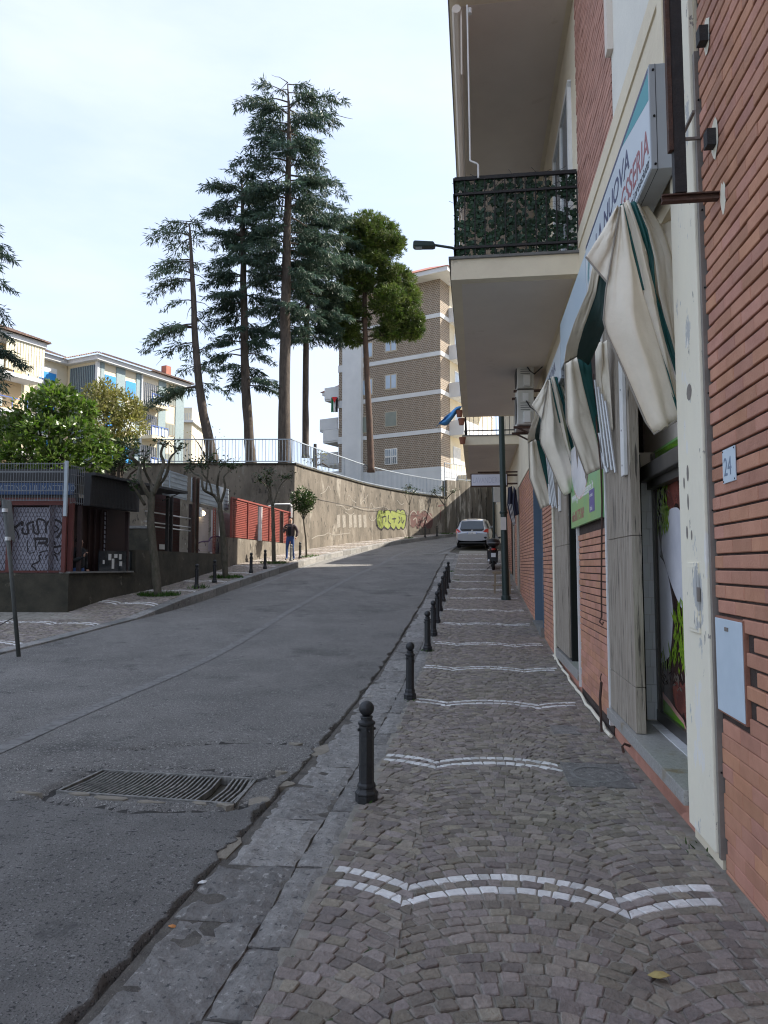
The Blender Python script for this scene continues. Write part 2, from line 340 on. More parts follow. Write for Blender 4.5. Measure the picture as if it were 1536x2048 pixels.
m_tc = pmat('terracotta_pot', (.25, .10, .06), rough=.9)
m_skin = pmat('skin', (.42, .24, .17), rough=.55)
m_hair = pmat('dark_hair', (.012, .010, .009), rough=.6)
m_jeans = pmat('blue_jeans', (.028, .06, .17), (.04, .085, .23), scale=9, rough=.9)
m_jkt = pmat('dark_plum_jacket', (.05, .035, .038), (.095, .065, .06), scale=16, rough=.7)
m_blkc = pmat('black_cloth', (.010, .011, .013), rough=.9)
m_shoe = pmat('dark_shoe', (.015, .014, .014), rough=.5)
m_panelw = pmat('pale_blue_grey_panel', (.40, .46, .50), (.34, .40, .44), scale=3, rough=.6)
m_lampon = pmat('lit_bulb', (1, .82, .5), emit=4)
m_terr = pmat('terrace_soil', (.10, .085, .06), (.06, .07, .03), scale=1.5, rough=1, bump=.5, bscale=10)
# ------------------------------------------------------------ ground, road, pavements
def gp(x, y, dz=0.0):                  # point of the street seen at photo point (x, y)
    Y = 1.5
    while Y < 120:
        p = px(x, y, Y)
        if p[2] <= gz(Y) + dz: return p
        Y += .03
    return px(x, y, 120)
KL = [(-22, 3.5), (-14, 5.2), (-10.5, 6.5), (-8.2, 8.6), (-6.95, 10.5), (-6.4, 12.1), (-6.07, 13.6), (-5.66, 15.6), (-5.28, 17.2), (-4.95, 18.9), (-4.49, 22.5), (-3.6, 27.4),
      (-2.75, 31.5), (-1.7, 35.5), (0.9, 43.7), (4.6, 50.8), (9, 57), (16, 64), (30, 73), (60, 88)]
def smooth_path(P, n=6):
    out = []
    for i in range(len(P) - 1):
        p0, p1, p2, p3 = P[max(i - 1, 0)], P[i], P[i + 1], P[min(i + 2, len(P) - 1)]
        for k in range(n):
            t = k / n
            out.append(tuple(.5 * (2 * b + (c - a) * t + (2 * a - 5 * b + 4 * c - d) * t * t + (3 * b - a - 3 * c + d) * t ** 3) for a, b, c, d in zip(p0, p1, p2, p3)))
    return out + [P[-1]]
KLs = smooth_path(KL)
KLl = [0]
for a, b in zip(KLs, KLs[1:]): KLl.append(KLl[-1] + math.dist(a, b))
def interp(P, i, v, j):
    for a, b in zip(P, P[1:]):
        if v <= b[i]: return a[j] + (b[j] - a[j]) * (v - a[i]) / (b[i] - a[i])
    return P[-1][j]
def kl_x(Y): return interp(KLs, 1, Y, 0)
def kl_at(u, v):                       # along the left kerb, v metres to its left
    for i in range(len(KLs) - 1):
        if u <= KLl[i + 1] or i == len(KLs) - 2:
            a, b = Vector(KLs[i]), Vector(KLs[i + 1]); d = (b - a).normalized(); p = a + d * (u - KLl[i]); break
    n = Vector((-d.y, d.x)); q = p + n * v; return q.x, q.y, p.y
def kh(Y): return .03 + .19 * max(0, min(1, (Y - 16.2) / 2.2))      # left kerb height
RR = [(-30, 1.3 - .127 * 30 - 2.755), (36, 1.3 + .127 * 36 - 2.755), (41, 4.05), (46, 6.3), (52, 10.5), (60, 17), (66, 24), (76, 42), (90, 70)]
def road_r(Y): return interp(RR, 0, Y, 1)

g = G()                                # one sheet under everything, out to the horizon
ys = [-60, -30, -12, -6, 0, 3, 6, 9, 12, 15, 18, 21, 24, 27, 30, 34, 38, 43, 48, 54, 60, 70, 85, 110, 150, 260, 600, 1500]
xs = [-1500, -500, -200, -90, -50, -30, -20, -14, -10, -8, -6, -4, -2, 0, 2, 4, 6, 9, 13, 18, 30, 60, 120, 300, 1500]
g.grid([[(x, y, gz(y) - .06) for x in xs] for y in ys])
tag(g.build('ground', m_ground, smooth=True), kind='structure')

# asphalt
GR = [Vector(p) for p in ((-2.37, 5.36), (-2.25, 5.90), (-.98, 5.66), (-1.03, 5.08))]
def in_quad(p, Q, e=0):
    c = sum(Q, Vector((0, 0))) / 4
    for a, b in zip(Q, Q[1:] + Q[:1]):
        d = (b - a); nrm = Vector((d.y, -d.x)).normalized()
        if nrm.dot(c - a) > 0: nrm = -nrm
        if (Vector(p) - a).dot(nrm) > e: return False
    return True
CR = [[(-7, 6.0), (-4, 5.98), (-2.35, 5.97), (-1.6, 6.02), (-1.1, 5.82), (-.9, 5.78)], [(-7, 5.30), (-3.3, 5.26), (-2.45, 5.22), (-1.7, 4.98), (-1.05, 4.96), (-.86, 5.2)],
      [(-2.45, 5.22), (-2.3, 5.98)], [(-.98, 5.7), (-.80, 5.95)], [(-2.4, 6.6), (-1.2, 6.9), (-.6, 6.7)]]
def segd(p, a, b):
    a, b = Vector(a), Vector(b); t = max(0, min(1, (p - a).dot(b - a) / (b - a).length_squared)); return (p - a - (b - a) * t).length
zroad = lambda x, y: gz(y) + .006 * noise.noise((x * 3, y * 3, 0))
rows = []; ys = []; y = -5.0
while y < 90: ys.append(y); y += .04 if y < 8.2 else .09 if y < 14 else .3 if y < 26 else .8
ds = [0, .02] + [.02 + .04 * i for i in range(1, 56)] + [2.5, 2.8, 3.2, 3.7, 4.3, 4.9, 5.5]
g = G()
for y in ys:
    xr = road_r(y) + .07 * noise.noise((y * 2.1, 3, 0)) + .06 * noise.noise((y * 6.3, 9, 0)) + .03 * noise.noise((y * 17, 5, 0))
    xl = kl_x(y) if y > 9.6 else min(-10, kl_x(y)) if y > 5.6 else -22
    if y > 9.6: xl -= .02
    xs = [xr - d for d in ds if xr - d > xl + .8] ; k = len(ds) + 3 - len(xs)
    x0 = xs[-1]; xs += [x0 + (xl - x0) * (i + 1) / k for i in range(k)]
    r = [(xs[0] + .012, y, gz(y) - .07)]
    for x in xs:
        z = zroad(x, y) + .003 * noise.noise((x * 11, y * 11, 2))
        if 3.5 < y < 8 and x > -7.2:
            pv = Vector((x + .05 * noise.noise((x * 5, y * 5, 7)), y + .06 * noise.noise((x * 4, y * 4, 1))))
            dd = min(segd(pv, a, b) for c in CR for a, b in zip(c, c[1:]))
            z -= .05 * max(0, 1 - dd / .075)
        if in_quad((x, y), GR, .05): z -= .01
        r.append((x, y, z))
    rows.append(r)
g.grid(rows)
keep = []
for f in g.f:
    cx = sum(g.v[i][0] for i in f) / 4; cy = sum(g.v[i][1] for i in f) / 4
    if not in_quad((cx, cy), GR, .0): keep.append(f)
g.f = keep; g.r = g.r[:len(keep)]; g.m = []
for f in keep:
    c = sum((Vector(g.v[i]) for i in f), Vector()) / 4; k = 0
    if 3.5 < c.y < 8 and c.x > -7.2:
        pv = Vector((c.x + .05 * noise.noise((c.x * 5, c.y * 5, 7)), c.y + .06 * noise.noise((c.x * 4, c.y * 4, 1))))
        if min(segd(pv, a, b) for cc in CR for a, b in zip(cc, cc[1:])) < .022 + .018 * noise.noise((c.x * 3, c.y * 3, 4)): k = 1
    if k == 0 and c.y < interp([(-30, 5.3), (-3.3, 5.27), (-2.45, 5.22), (-1.7, 4.98), (-1.05, 4.96), (-.86, 5.15), (3, 6.2)], 0, c.x, 1) + .04 * noise.noise((c.x * 4, c.y * 4, 1)): k = 2
    g.m.append(k)
m_crack = pmat('crack_dirt_shade', (.035, .034, .032), (.07, .066, .06), scale=20, rough=1)  # dirt made near black, so the trench shade sits in its colour
m_asph2 = pmat('newer_coarse_asphalt', (.142, .138, .130), (.200, .193, .182), scale=2.6, rough=.9, bump=1, bscale=55, spots=((30, .58, .05, (.05, .05, .05)), (55, .59, .04, (.30, .295, .285)), (120, .57, .05, (.045, .045, .045)), (1.1, .62, .08, (.095, .093, .09))), spec=.35)
road = tag(g.build('road', [m_asphalt, m_crack, m_asph2], smooth=True), kind='structure')

g = G()                                # grit in the gutter between asphalt and slabs
g.grid([[(road_r(y) + d, y, gz(y) - .047 + .012 * noise.noise((d * 9, y * 7, 0)) - (.0 if d > -.1 else .02)) for d in (-.3, -.16, -.08, 0, .04, .08, .115)] for y in [-4 + .06 * i for i in range(230)] + [10 + .4 * i for i in range(70)]])
tag(g.build('gutter', m_dirt, smooth=True), kind='structure')
g = G()                                # broken grey patches in the gutter
for (x, y, w, h) in ((648, 1452, 44, 30), (640, 1500, 40, 26), (455, 1700, 40, 60), (560, 1568, 60, 16), (520, 1600, 50, 20), (600, 1480, 50, 16)):
    c = gp(x, y); n = 9
    a = gp(x + w / 2, y); b = gp(x, y - h / 2); rx = abs(a[0] - c[0]); ry = abs(b[1] - c[1])
    P = [(c[0] + rx * cos(k * 2 * pi / n) * rng.uniform(.6, 1.1) + .15 * ry * sin(k * 2 * pi / n), c[1] + ry * sin(k * 2 * pi / n) * rng.uniform(.6, 1.1), gz(c[1]) - .06) for k in range(n)]
    g.prism(P, (0, 0, .055))
g.build('mortar_patch', m_mortar_pale, road)
g = G()
for (x, y, w, h) in ((215, 1598, 90, 9), (160, 1590, 60, 5), (300, 1606, 60, 6), (400, 1609, 40, 8), (450, 1612, 40, 7), (55, 1586, 60, 3), (560, 1545, 30, 6)):
    c = gp(x, y); a = gp(x + w / 2, y); b = gp(x, y - h / 2); rx = abs(a[0] - c[0]); ry = abs(b[1] - c[1]); n = 10
    P = [(c[0] + rx * cos(k * 2 * pi / n) * rng.uniform(.6, 1.1), c[1] + ry * sin(k * 2 * pi / n) * rng.uniform(.5, 1.2) - .18 * rx * cos(k * 2 * pi / n), gz(c[1]) - .04) for k in range(n)]
    g.prism(P, (0, 0, .046))
g.build('broken_mortar', m_mortar_pale, road)

# worn paint on the asphalt
def strip(pts, w, name, dz=.006):
    P = smooth_path([(p[0], p[1]) for p in pts], 40); g = G(); rows = []
    for i, p in enumerate(P):
        a, b = Vector(P[max(0, i - 1)]), Vector(P[min(len(P) - 1, i + 1)]); d = (b - a).normalized(); nn = Vector((-d.y, d.x)) * w / 2
        rows.append([(p[0] + nn.x, p[1] + nn.y, zroad(p[0] + nn.x, p[1] + nn.y) + dz), (p[0] - nn.x, p[1] - nn.y, zroad(p[0] - nn.x, p[1] - nn.y) + dz)])
    g.grid(rows); return tag(g.build(name, m_paintf, road), kind='structure')
m_paintf = pmat('faded_line_paint', (.26, .255, .245), (.20, .195, .185), scale=5, rough=.92, bump=.8, bscale=110, spots=((14, .47, .12, (.16, .155, .147)), (150, .60, .05, (.22, .215, .21))))
strip([gp(*p) for p in ((-60, 1528), (0, 1500), (200, 1412), (440, 1306), (600, 1211), (691, 1161), (756, 1131), (802, 1107), (847, 1094), (900, 1084))], .17, 'road_marking')
m_paintf = m_paint
strip([gp(*p) for p in ((500, 1178), (572, 1150), (640, 1124), (700, 1110), (770, 1096))], .10, 'road_marking')
strip([gp(*p) for p in ((600, 1117), (625, 1113), (652, 1110))], .45, 'road_marking', .014)
strip([gp(*p) for p in ((845, 1108), (880, 1109), (898, 1104))], .35, 'road_marking', .014)
strip([gp(*p) for p in ((872, 1106), (895, 1098), (915, 1091))], .22, 'road_marking', .018)

# drain grate
gr = thing('drain_grate', 'rectangular steel drain grate of close parallel bars sunk in the asphalt', 'drain grate', (-1.65, 5.5, gz(5.5)))
zt = gz(5.5) + .004
A, B, Cc, D = [Vector((p.x, p.y, zt)) for p in GR]
g = G()
for p, q in ((A, B), (B, Cc), (Cc, D), (D, A)): g.obox(p + Vector((0, 0, -.03)), q + Vector((0, 0, -.03)), .022, .06)
g.build('frame', m_iron2, gr)
nb = 36
for i in range(1, nb):
    if i in (29, 30): continue
    f = i / nb; p = A + (D - A) * f; q = B + (Cc - B) * f
    mid = (p + q) / 2 + Vector((.022, 0, 0)); g = G()
    g.obox(p + Vector((0, 0, -.03)), mid + Vector((0, 0, -.03)), .013, .045); g.obox(mid + Vector((0, 0, -.03)), q + Vector((0, 0, -.03)), .013, .045)
    g.build('grate_bar', m_iron2, gr)
g = G(); zb = zt - .35
for p, q in ((A, B), (B, Cc), (Cc, D), (D, A)): g.poly([p + Vector((0, 0, -.05)), q + Vector((0, 0, -.05)), Vector((q.x, q.y, zb)), Vector((p.x, p.y, zb))])
g.poly([Vector((v.x, v.y, zb)) for v in (A, B, Cc, D)]); g.build('pit', m_black, gr)

# ------------------------------------------------------------ setts in segmental arches
PIT, HALF, RAD = .078, .515, .78
def sag(v): return sqrt(max(0, RAD * RAD - min(abs(v), HALF + .02) ** 2)) - sqrt(RAD * RAD - HALF * HALF)
STRIPES = [1.25, 3.66, 6.06, 8.56, 10.95, 13.17, 15.62, 17.8, 20.15, 22.15, 24.08, 25.97, 28.04, 30.5, 33, 35.5]
def sett_rows(s0, s1, tcols, tmin, tmax, mapf, skip, stripes, white_clip, fine_to):
    """yields (sort key, white, polygon corners mapped, rnd, fine)"""
    wrow = {}
    for i, s in enumerate(stripes):
        r = round((s - .19 - .046) / PIT) - 1; wrow[r] = i; wrow[r + 2] = i
    for r in range(int(s0 / PIT), int(s1 / PIT)):
        for tc in tcols:
            rr = random.Random(r * 131 + int(tc * 97)); oL, oR = [random.Random(r * 17 + int(round((tc + q) * 50)) * 7919).uniform(-.042, .042) for q in (-HALF, HALF)]; vL, vR = -HALF + oL, HALF + oR; tA, tB = math.asin(vL / RAD), math.asin(vR / RAD); n = rr.choice((13, 14)) if r in wrow else rr.choice((11, 12, 13, 13)); w = [rr.uniform(.75, 1.3) for _ in range(n)]; tot = sum(w); cuts = [tA]
            for x in w: cuts.append(cuts[-1] + (tB - tA) * x / tot)
            for a0, a1 in zip(cuts, cuts[1:]):
                def cor(a, up):
                    v = RAD * sin(a)
                    if up: v = max(vL, min(vR, v + PIT * sin(a) * cos(a)))
                    return v, r * PIT + sag(v) + (PIT if up else 0)
                P = [cor(a0, 0), cor(a1, 0), cor(a1, 1), cor(a0, 1)]
                cv = sum(p[0] for p in P) / 4; cs = sum(p[1] for p in P) / 4
                if not tmin < tc + cv < tmax or skip(cs, tc + cv): continue
                wi = wrow.get(r); white = wi is not None and white_clip(wi, tc + cv)
                Q = []
                for v, s in P:
                    d = math.hypot(v - cv, s - cs); k = max(.3, 1 - (.0046 if not white else .0050) / d)
                    Q.append((cs + (s - cs) * k + rr.uniform(-.005, .005) * (.4 if white else 1), max(tmin, min(tmax, tc + cv + (v - cv) * k + rr.uniform(-.005, .005) * (.4 if white else 1)))))
                yield cs, white, Q, rr.random(), cs < fine_to, rr
def add_sett(g, Q, mapf, rr, fine, ch=1.0):
    """a small stone: chamfered corners, rounded shoulders, uneven top"""
    vk = .3 if ch < .5 else 1; tl = [rr.uniform(-.004, .005) * vk for _ in range(2)]; base = rr.uniform(-.003, .005) * vk
    cs = sum(q[0] for q in Q) / 4; ct = sum(q[1] for q in Q) / 4
    if fine:
        R = []
        for i in range(4):
            a, b, c = Q[i - 1], Q[i], Q[(i + 1) % 4]; k1, k2 = rr.uniform(.05, .15) * ch, rr.uniform(.05, .15) * ch
            R.append((b[0] + (a[0] - b[0]) * k1, b[1] + (a[1] - b[1]) * k1)); R.append((b[0] + (c[0] - b[0]) * k2, b[1] + (c[1] - b[1]) * k2))
    else: R = Q
    n = len(R)
    def z(q): return base + tl[0] * (q[0] - cs) / .05 + tl[1] * (q[1] - ct) / .05
    lo = [mapf(q[0], q[1], -.03) for q in R]; mi = [mapf(q[0], q[1], z(q) - .003) for q in R]
    hi = [mapf(cs + (q[0] - cs) * .88, ct + (q[1] - ct) * .88, z(q) + .0015) for q in R]
    i0 = g.pts(lo); i1 = g.pts(mi); i2 = g.pts(hi); fs = []
    for A, B in ((i0, i1), (i1, i2)):
        for k in range(n): fs.append((A + k, B + k, B + (k + 1) % n, A + (k + 1) % n))
    fs.append([i2 + k for k in range(n)][::-1]); g.faces(fs)
def mapR(s, t, dz): p = L(s, t, 0); return (p[0], p[1], gz(p[1]) + dz + .004)
g = G()
g.grid([[mapR(s, t, -.0055) for t in (2.12, 1.5, 1, .5, -.02)] for s in [-4 + .25 * i for i in range(170)]])
pav = tag(g.build('pavement', m_joint, smooth=True), kind='structure')
def skipR(s, t): return (5.42 < s < 6.1 and .12 < t < .62) or (7.1 < s < 7.5 and .28 < t < .56) or (.03 + .0 > t)
def wclipR(i, t): return t < 2.05 and not (i == 2 and t < .62) and t > .13
near, far, nearw, farw = [], G(), [], G()
all_s = sorted(sett_rows(2.05, 36, (.085, 1.115, 2.145), .03, 2.085, None, skipR, STRIPES, wclipR, 10.5), key=lambda q: q[0])
for cs, white, Q, rn, fine, rr in all_s:
    if white and len(nearw) < 260 and cs < 14: nearw.append((Q, rn, rr))
    elif not white and len(near) < 290: near.append((Q, rn, rr))
    else:
        G_ = farw if white else far; G_.rv = rn; add_sett(G_, Q, mapR, rr, fine, .35 if white else 1.0)
for lst, nm, mt in ((near, 'sett', m_sett), (nearw, 'white_sett', m_wsett)):
    for Q, rn, rr in lst:
        g = G(); g.rv = rn; add_sett(g, Q, mapR, rr, True, .35 if nm == 'white_sett' else 1.0); g.build(nm, mt, pav)
tag(far.build('sett_field', m_sett, pav), kind='stuff'); tag(farw.build('white_sett_rows', m_wsett, pav), kind='stuff')

# covers in the pavement
def cover(s0, s1, t0, t1, name, label, oval):
    root = thing(name, label, 'cover', mapR((s0 + s1) / 2, (t0 + t1) / 2, 0), pi / 2 - TH)
    g = G(); P = [mapR(s, t, -.03) for s, t in ((s0, t0), (s1, t0), (s1, t1), (s0, t1))]; g.prism(P, (0, 0, .032)); g.build('slab', m_kerb, root)
    if oval:
        cs, ct = (s0 + s1) / 2, (t0 + t1) / 2; g = G(); n = 28
        ro = [mapR(cs + .22 * cos(k * 2 * pi / n), ct + .2 * sin(k * 2 * pi / n), .004) for k in range(n)]; ri = [mapR(cs + .195 * cos(k * 2 * pi / n), ct + .175 * sin(k * 2 * pi / n), .006) for k in range(n)]
        a = g.pts(ro); b = g.pts(ri); g.faces([(a + k, a + (k + 1) % n, b + (k + 1) % n, b + k) for k in range(n)]); g.build('ring', m_kerb2, root)
    return root
cover(5.43, 6.09, .13, .61, 'manhole_cover', 'dark square manhole cover with an oval ring in the cobbles below the shop sill', True)
cover(7.12, 7.48, .29, .55, 'utility_cover', 'small pale grey utility cover in the cobbles by the red brick panel', False)

# basalt slabs along the right kerb
kerb = tag(G().grid([[mapR(s, t, -.017) for t in (2.70, 2.4, 2.07)] for s in [-4 + .5 * i for i in range(84)]]).build('kerb', m_dirt), kind='structure')
def slab(s0, s1, t0, t1, amp, mapf=mapR, mat=m_kerb, par=kerb, drop=.0, nseg=None):
    g = G(); ns = nseg or max(3, min(16, int((s1 - s0) / .045))); nt = max(2, min(9, int((t1 - t0) / .05))); sd = rng.uniform(0, 99)
    js = [rng.uniform(-.012, .012) for _ in range(4)]; rows = []; til = rng.uniform(-.008, .008)
    for i in range(ns + 1):
        r = []
        for j in range(nt + 1):
            a, b = i / ns, j / nt; e = min(a, 1 - a) * ns; e2 = min(b, 1 - b) * nt
            s = s0 + (s1 - s0) * a + (js[0] * (1 - a) + js[1] * a) * b + .010 * noise.noise((b * 5, sd, i)); t = t0 + (t1 - t0) * b + .012 * noise.noise((a * 6, sd + 7, j))
            z = amp * noise.noise((s * 5 + sd, t * 5, 0)) + amp * .55 * noise.noise((s * 13, t * 13, sd)) + til * (a - .5) - (.010 if e == 0 or e2 == 0 else 0) - drop * b
            r.append(mapf(s, t, z))
        rows.append(r)
    g.grid(rows); n = len(g.v); edge = [(0, j) for j in range(nt)] + [(i, nt) for i in range(ns)] + [(ns, j) for j in range(nt, 0, -1)] + [(i, 0) for i in range(ns, 0, -1)]
    top = [i * (nt + 1) + j for i, j in edge]; lo = g.pts([(g.v[i][0], g.v[i][1], g.v[i][2] - .06) for i in top]); m = len(top)
    g.faces([(top[k], top[(k + 1) % m], lo + (k + 1) % m, lo + k) for k in range(m)])
    return g.build('kerb_stone', mat, par)
s = 1.2
while s < 36:
    l = rng.uniform(.45, 1.0) * (1 if s < 14 else 1.3); slab(s, s + l - .010, 2.268, 2.665 + rng.uniform(-.035, .035), .022, drop=.006); s += l
s = 1.1
while s < 36:
    l = rng.uniform(.4, .95) * (1 if s < 14 else 1.4); slab(s, s + l - .016, 2.085, 2.262, .014); s += l

# ------------------------------------------------------------ left pavement
U0 = interp(list(zip(KLl, [p[1] for p in KLs])), 1, 9.0, 0)
def mapLk(u, v, dz): x, y, yk = kl_at(u, v); return (x, y, gz(y) * .55 + gz(yk) * .45 + kh(y) + dz)
UL = KLl[-1]
g = G(); us = [U0 - 6 + .5 * i for i in range(int((70) / .5))]
g.grid([[mapLk(u, v, -.014) for v in (.30, .9, 1.5, 2.2, 3.0)] for u in us])
lp = tag(g.build('left_pavement', m_joint, smooth=True), kind='structure')
g = G(); g.grid([[(x, y, gz(y) + kh(y) - .02) for x in (-24, -16, -12, -10, -8.5, -7.3, -6.6)] for y in (10, 11, 12, 13, 14, 15, 16, 17.2)]); tag(g.build('corner_paving', m_joint, lp, smooth=True), kind='structure')
KY = list(zip(KLl, [p[1] for p in KLs]))
stL = [U0 + 2.1 + 2.35 * i for i in range(20)]
farL, farLw = G(), G(); wl_ = []
def skipL(u, v):
    x, y, yk = kl_at(u, v); return y > 16.75 and v > 2.35 - .004 * (y - 16)
for cs, white, Q, rn, fine, rr in sett_rows(U0 - 1, U0 + 46, (.8, 1.83, 2.86, 3.89), .30, 4.3, None, skipL, stL, lambda i, t: True, 0):
    G_ = farLw if white else farL; G_.rv = rn; add_sett(G_, Q, mapLk, rr, False, .35 if white else 1.0)
tag(farL.build('sett_field', m_sett, lp), kind='stuff'); tag(farLw.build('white_sett_rows', m_wsett, lp), kind='stuff')
lk = tag(G().grid([[mapLk(u, v, -.03) for v in (.02, .16, .3)] for u in us]).build('left_kerb', m_kerb), kind='structure')
u = U0 - 1.5
while u < U0 + 60:
    l = rng.uniform(.8, 1.15); y = kl_at(u, 0)[1]; g = G(); hh = kh(y)
    P = [mapLk(u + .008, .0, 0), mapLk(u + l - .008, .0, 0), mapLk(u + l - .008, .29, 0), mapLk(u + .008, .29, 0)]
    g.prism([(p[0], p[1], p[2] - hh - .08) for p in P], (0, 0, hh + .085)); g.build('kerb_stone', m_kerb if rng.random() < .6 else m_kerb2, lk, bevel=.012); u += l
# ------------------------------------------------------------ the shop building on the right (built along the pavement: s along, t outwards)
def gl(s, t=0): return gz(L(s, t, 0)[1])
bld = thing('apartment_building', 'red brick and cream apartment building with shops below, along the cobbled pavement', 'building', L(0, 0, 0), pi / 2 - TH)
S_END, HT = 31.75, 17.5
g = LG(); g.box(-9, S_END, -10, -.75, -2, HT); g.build('core', m_cream, bld)
# wall pieces with real openings between them (s0, s1, z0, z1, material, back t, front t)
def wallp(name, s0, s1, z0, z1, m, t1=0.0, t0=-.75, par=None):
    g = LG(); g.box(s0, s1, t0, t1, z0, z1); return g.build(name, m, par or bld)
wallp('wall', -9, 3.99, -1, 5.65, m_mortar, -.016)
wallp('wall', 3.99, 4.48, -1, 5.65, m_cream, .0)
wallp('wall', 4.48, 12.0, 3.95, 5.65, m_cream, .0)
wallp('wall', 12.0, S_END, 3.95, 5.5, m_cream, .002)
wallp('wall', -9, S_END, 5.65, HT, m_cream, -.02)
wallp('skirting', 3.99, 7.1, -1, .055, m_brick, -.02)
# nearest brick panel: real bricks
PITB, BL = .0785, .255
def bricks(s0, s1, z0, z1, limit_parts, zflush=0.0, stuff=None, parts=True, mat=None, hole=lambda s, z: False, BLn=BL):
    n = 0; k = 0
    z = z0
    while z + PITB <= z1 + .001:
        off = (k % 2) * BLn / 2 + (.03 if (k // 2) % 2 else 0); s = s1 + (0 if off == 0 else BLn - off)
        while s > s0:
            a, b = max(s - BLn + .0025, s0), min(s, s1)
            if b - a > .03 and not hole((a + b) / 2, z + PITB / 2):
                fl = z < zflush; j = rng.uniform(-.0025, .0025); h0, h1 = (.002, .0015) if fl else (.0095, .003)
                gg = LG() if parts and n < limit_parts else stuff
                gg.rv = rng.random(); tf = .0 + j if not fl else -.004 + j * .5; e = .004
                P = [(a, z + h0), (b, z + h0), (b, z + PITB - h1), (a, z + PITB - h1)]; Qn = [(a + e, z + h0 + e), (b - e, z + h0 + e), (b - e, z + PITB - h1 - e), (a + e, z + PITB - h1 - e)]
                i0 = gg.pts([(p[0], -.02, p[1]) for p in P]); i1 = gg.pts([(p[0], tf - .004, p[1]) for p in P]); i2 = gg.pts([(p[0], tf, p[1]) for p in Qn]); fs = []
                for A, B in ((i0, i1), (i1, i2)):
                    for q in range(4): fs.append((A + q, B + q, B + (q + 1) % 4, A + (q + 1) % 4))
                fs.append([i2, i2 + 3, i2 + 2, i2 + 1]); gg.faces(fs)
                if parts and n < limit_parts: gg.build('brick', mat or m_brick, bld)
                n += 1
            s -= BLn
        z += PITB; k += 1
    return n
stuff = LG()
box_hole = lambda s, z: 3.53 < s < 3.99 and .80 < z < 1.36
bricks(2.78, 3.955, -.07, 4.9, 292, .80, stuff, True, hole=box_hole)
bricks(2.78, 3.955, 4.875, 5.6, 0, .80, stuff, False)
bricks(-2, 2.775, -.07, 5.6, 0, .80, stuff, False)
bricks(7.16, 9.17, .10, 2.06, 0, .75, stuff, False)
for a, b, z0, z1 in ((12.02, 14.02, .05, 3.95), (16.05, 21.4, .3, 3.95), (22.6, 24.0, .8, 3.9), (26.5, 29.5, 1.1, 3.9)):
    wallp('wall', a, b, -1, 3.95, m_mortar, -.016); bricks(a, b, z0, z1, 0, 0, stuff, False)
wallp('wall', 7.12, 9.2, -1, 3.95, m_mortar, -.016)
tag(stuff.build('brick_courses', m_brick, bld), kind='stuff')
# upper storeys: thin deep-jointed courses
stuff = LG(); PITB = .0785
bricks(6.42, 8.62, 5.68, 10.6, 0, 0, stuff, False); bricks(-2, 3.955, 5.68, 8, 0, 0, stuff, False)
tag(stuff.build('upper_brick_courses', m_brick_up, bld), kind='stuff')
wallp('wall', 6.40, 8.62, 5.655, 10.62, m_mortar, -.017, -.021)
wallp('band', 4.55, 6.40, 5.66, 10.6, m_white_pl, -.004, -.021)
wallp('moulding', 6.30, 6.42, 6.32, 10.6, m_soffit, .05)
wallp('band', 4.2, 8.6, 5.47, 5.66, m_cream, .015, -.01)
g = LG(); g.box(4.535, 4.66, .0, .035, 4.75, 10); g.build('moulding', m_cream, bld)
g = LG(); g.box(4.6, 8.6, .0, .03, 4.74, 4.82); g.build('moulding', m_cream, bld)

# white painted pilaster, cut away in front
g = LG(); g.box(3.995, 4.475, .0, .034, .07, 5.5); g.build('pilaster', m_cream2, bld, bevel=.006)
g = LG(); g.box(3.958, 3.992, -.016, .018, .05, 4.55); g.build('metal_trim', m_trim, bld)
for z in (.5, 1.2, 1.9, 2.55, 3.15, 3.6, 4.25):
    g = LG(); g.box(3.95, 3.96, -.001, .007, z, z + .008); g.build('screw', m_black, bld)
# small inspection door and plaster scar on the pilaster
d = LG(); d.box(4.12, 4.32, .034, .046, 1.22, 1.62); dd = d.build('inspection_door', m_cream2, bld, bevel=.003)
g = LG(); g.box(4.135, 4.305, .046, .050, 1.24, 1.60); g.build('panel', m_cream2, dd, bevel=.002)
g = LG(); g.box(4.10, 4.12, .038, .052, 1.40, 1.48); g.build('latch', m_trim, dd)
g = LG()
for s, z, a, b in ((4.28, 2.15, .022, .05), (4.36, 2.10, .016, .035), (4.29, 1.98, .015, .05), (4.33, 1.80, .018, .04), (4.24, 1.78, .014, .03), (4.2, 2.62, .05, .05)):
    g = LG(); g.poly([(s + a * cos(k * pi / 5), .0352, z + b * sin(k * pi / 5)) for k in range(10)][::-1]); g.build('paint_chip', m_trim, bld)

# shop window 1 (recessed between pilaster and travertine)
wallp('reveal', 4.48, 7.12, 2.62, 3.95, m_soffit, -.36)
g = LG(); g.box(4.485, 7.05, -.34, .06, .16, .25); sill = g.build('sill', m_granite, bld, bevel=.004)
g = LG(); g.box(4.485, 7.05, -.75, -.02, -1, .158); g.build('skirting', m_brick, bld)
for i in range(9):
    g = LG(); g.box(4.54 + i * .2, 4.735 + i * .2, -.285, -.19, .25, .256); g.build('tile', m_tile, sill)
j = LG(); j.box(6.515, 6.75, -.5, -.07, .25, 2.62); jamb = j.build('jamb', m_soffit, bld)
z = .26; k = 0
while z < 2.35:
    for a, b in (((-.286, -.230), (-.228, -.186)) if k % 2 else ((-.286, -.252), (-.250, -.186))):
        g = LG(); g.box(6.502, 6.516, a, b, z, z + .149); g.build('tile', m_tile, jamb)
    z += .152; k += 1
g = LG(); g.box(6.49, 6.514, -.186, -.065, .25, 2.6); g.build('black_gap', m_black, bld)  # solid black strip standing in for the shade of the recess
w = LG(); w.box(4.485, 6.7, -.36, -.30, .26, 2.6); win = w.build('shop_window', m_poster_g, bld)
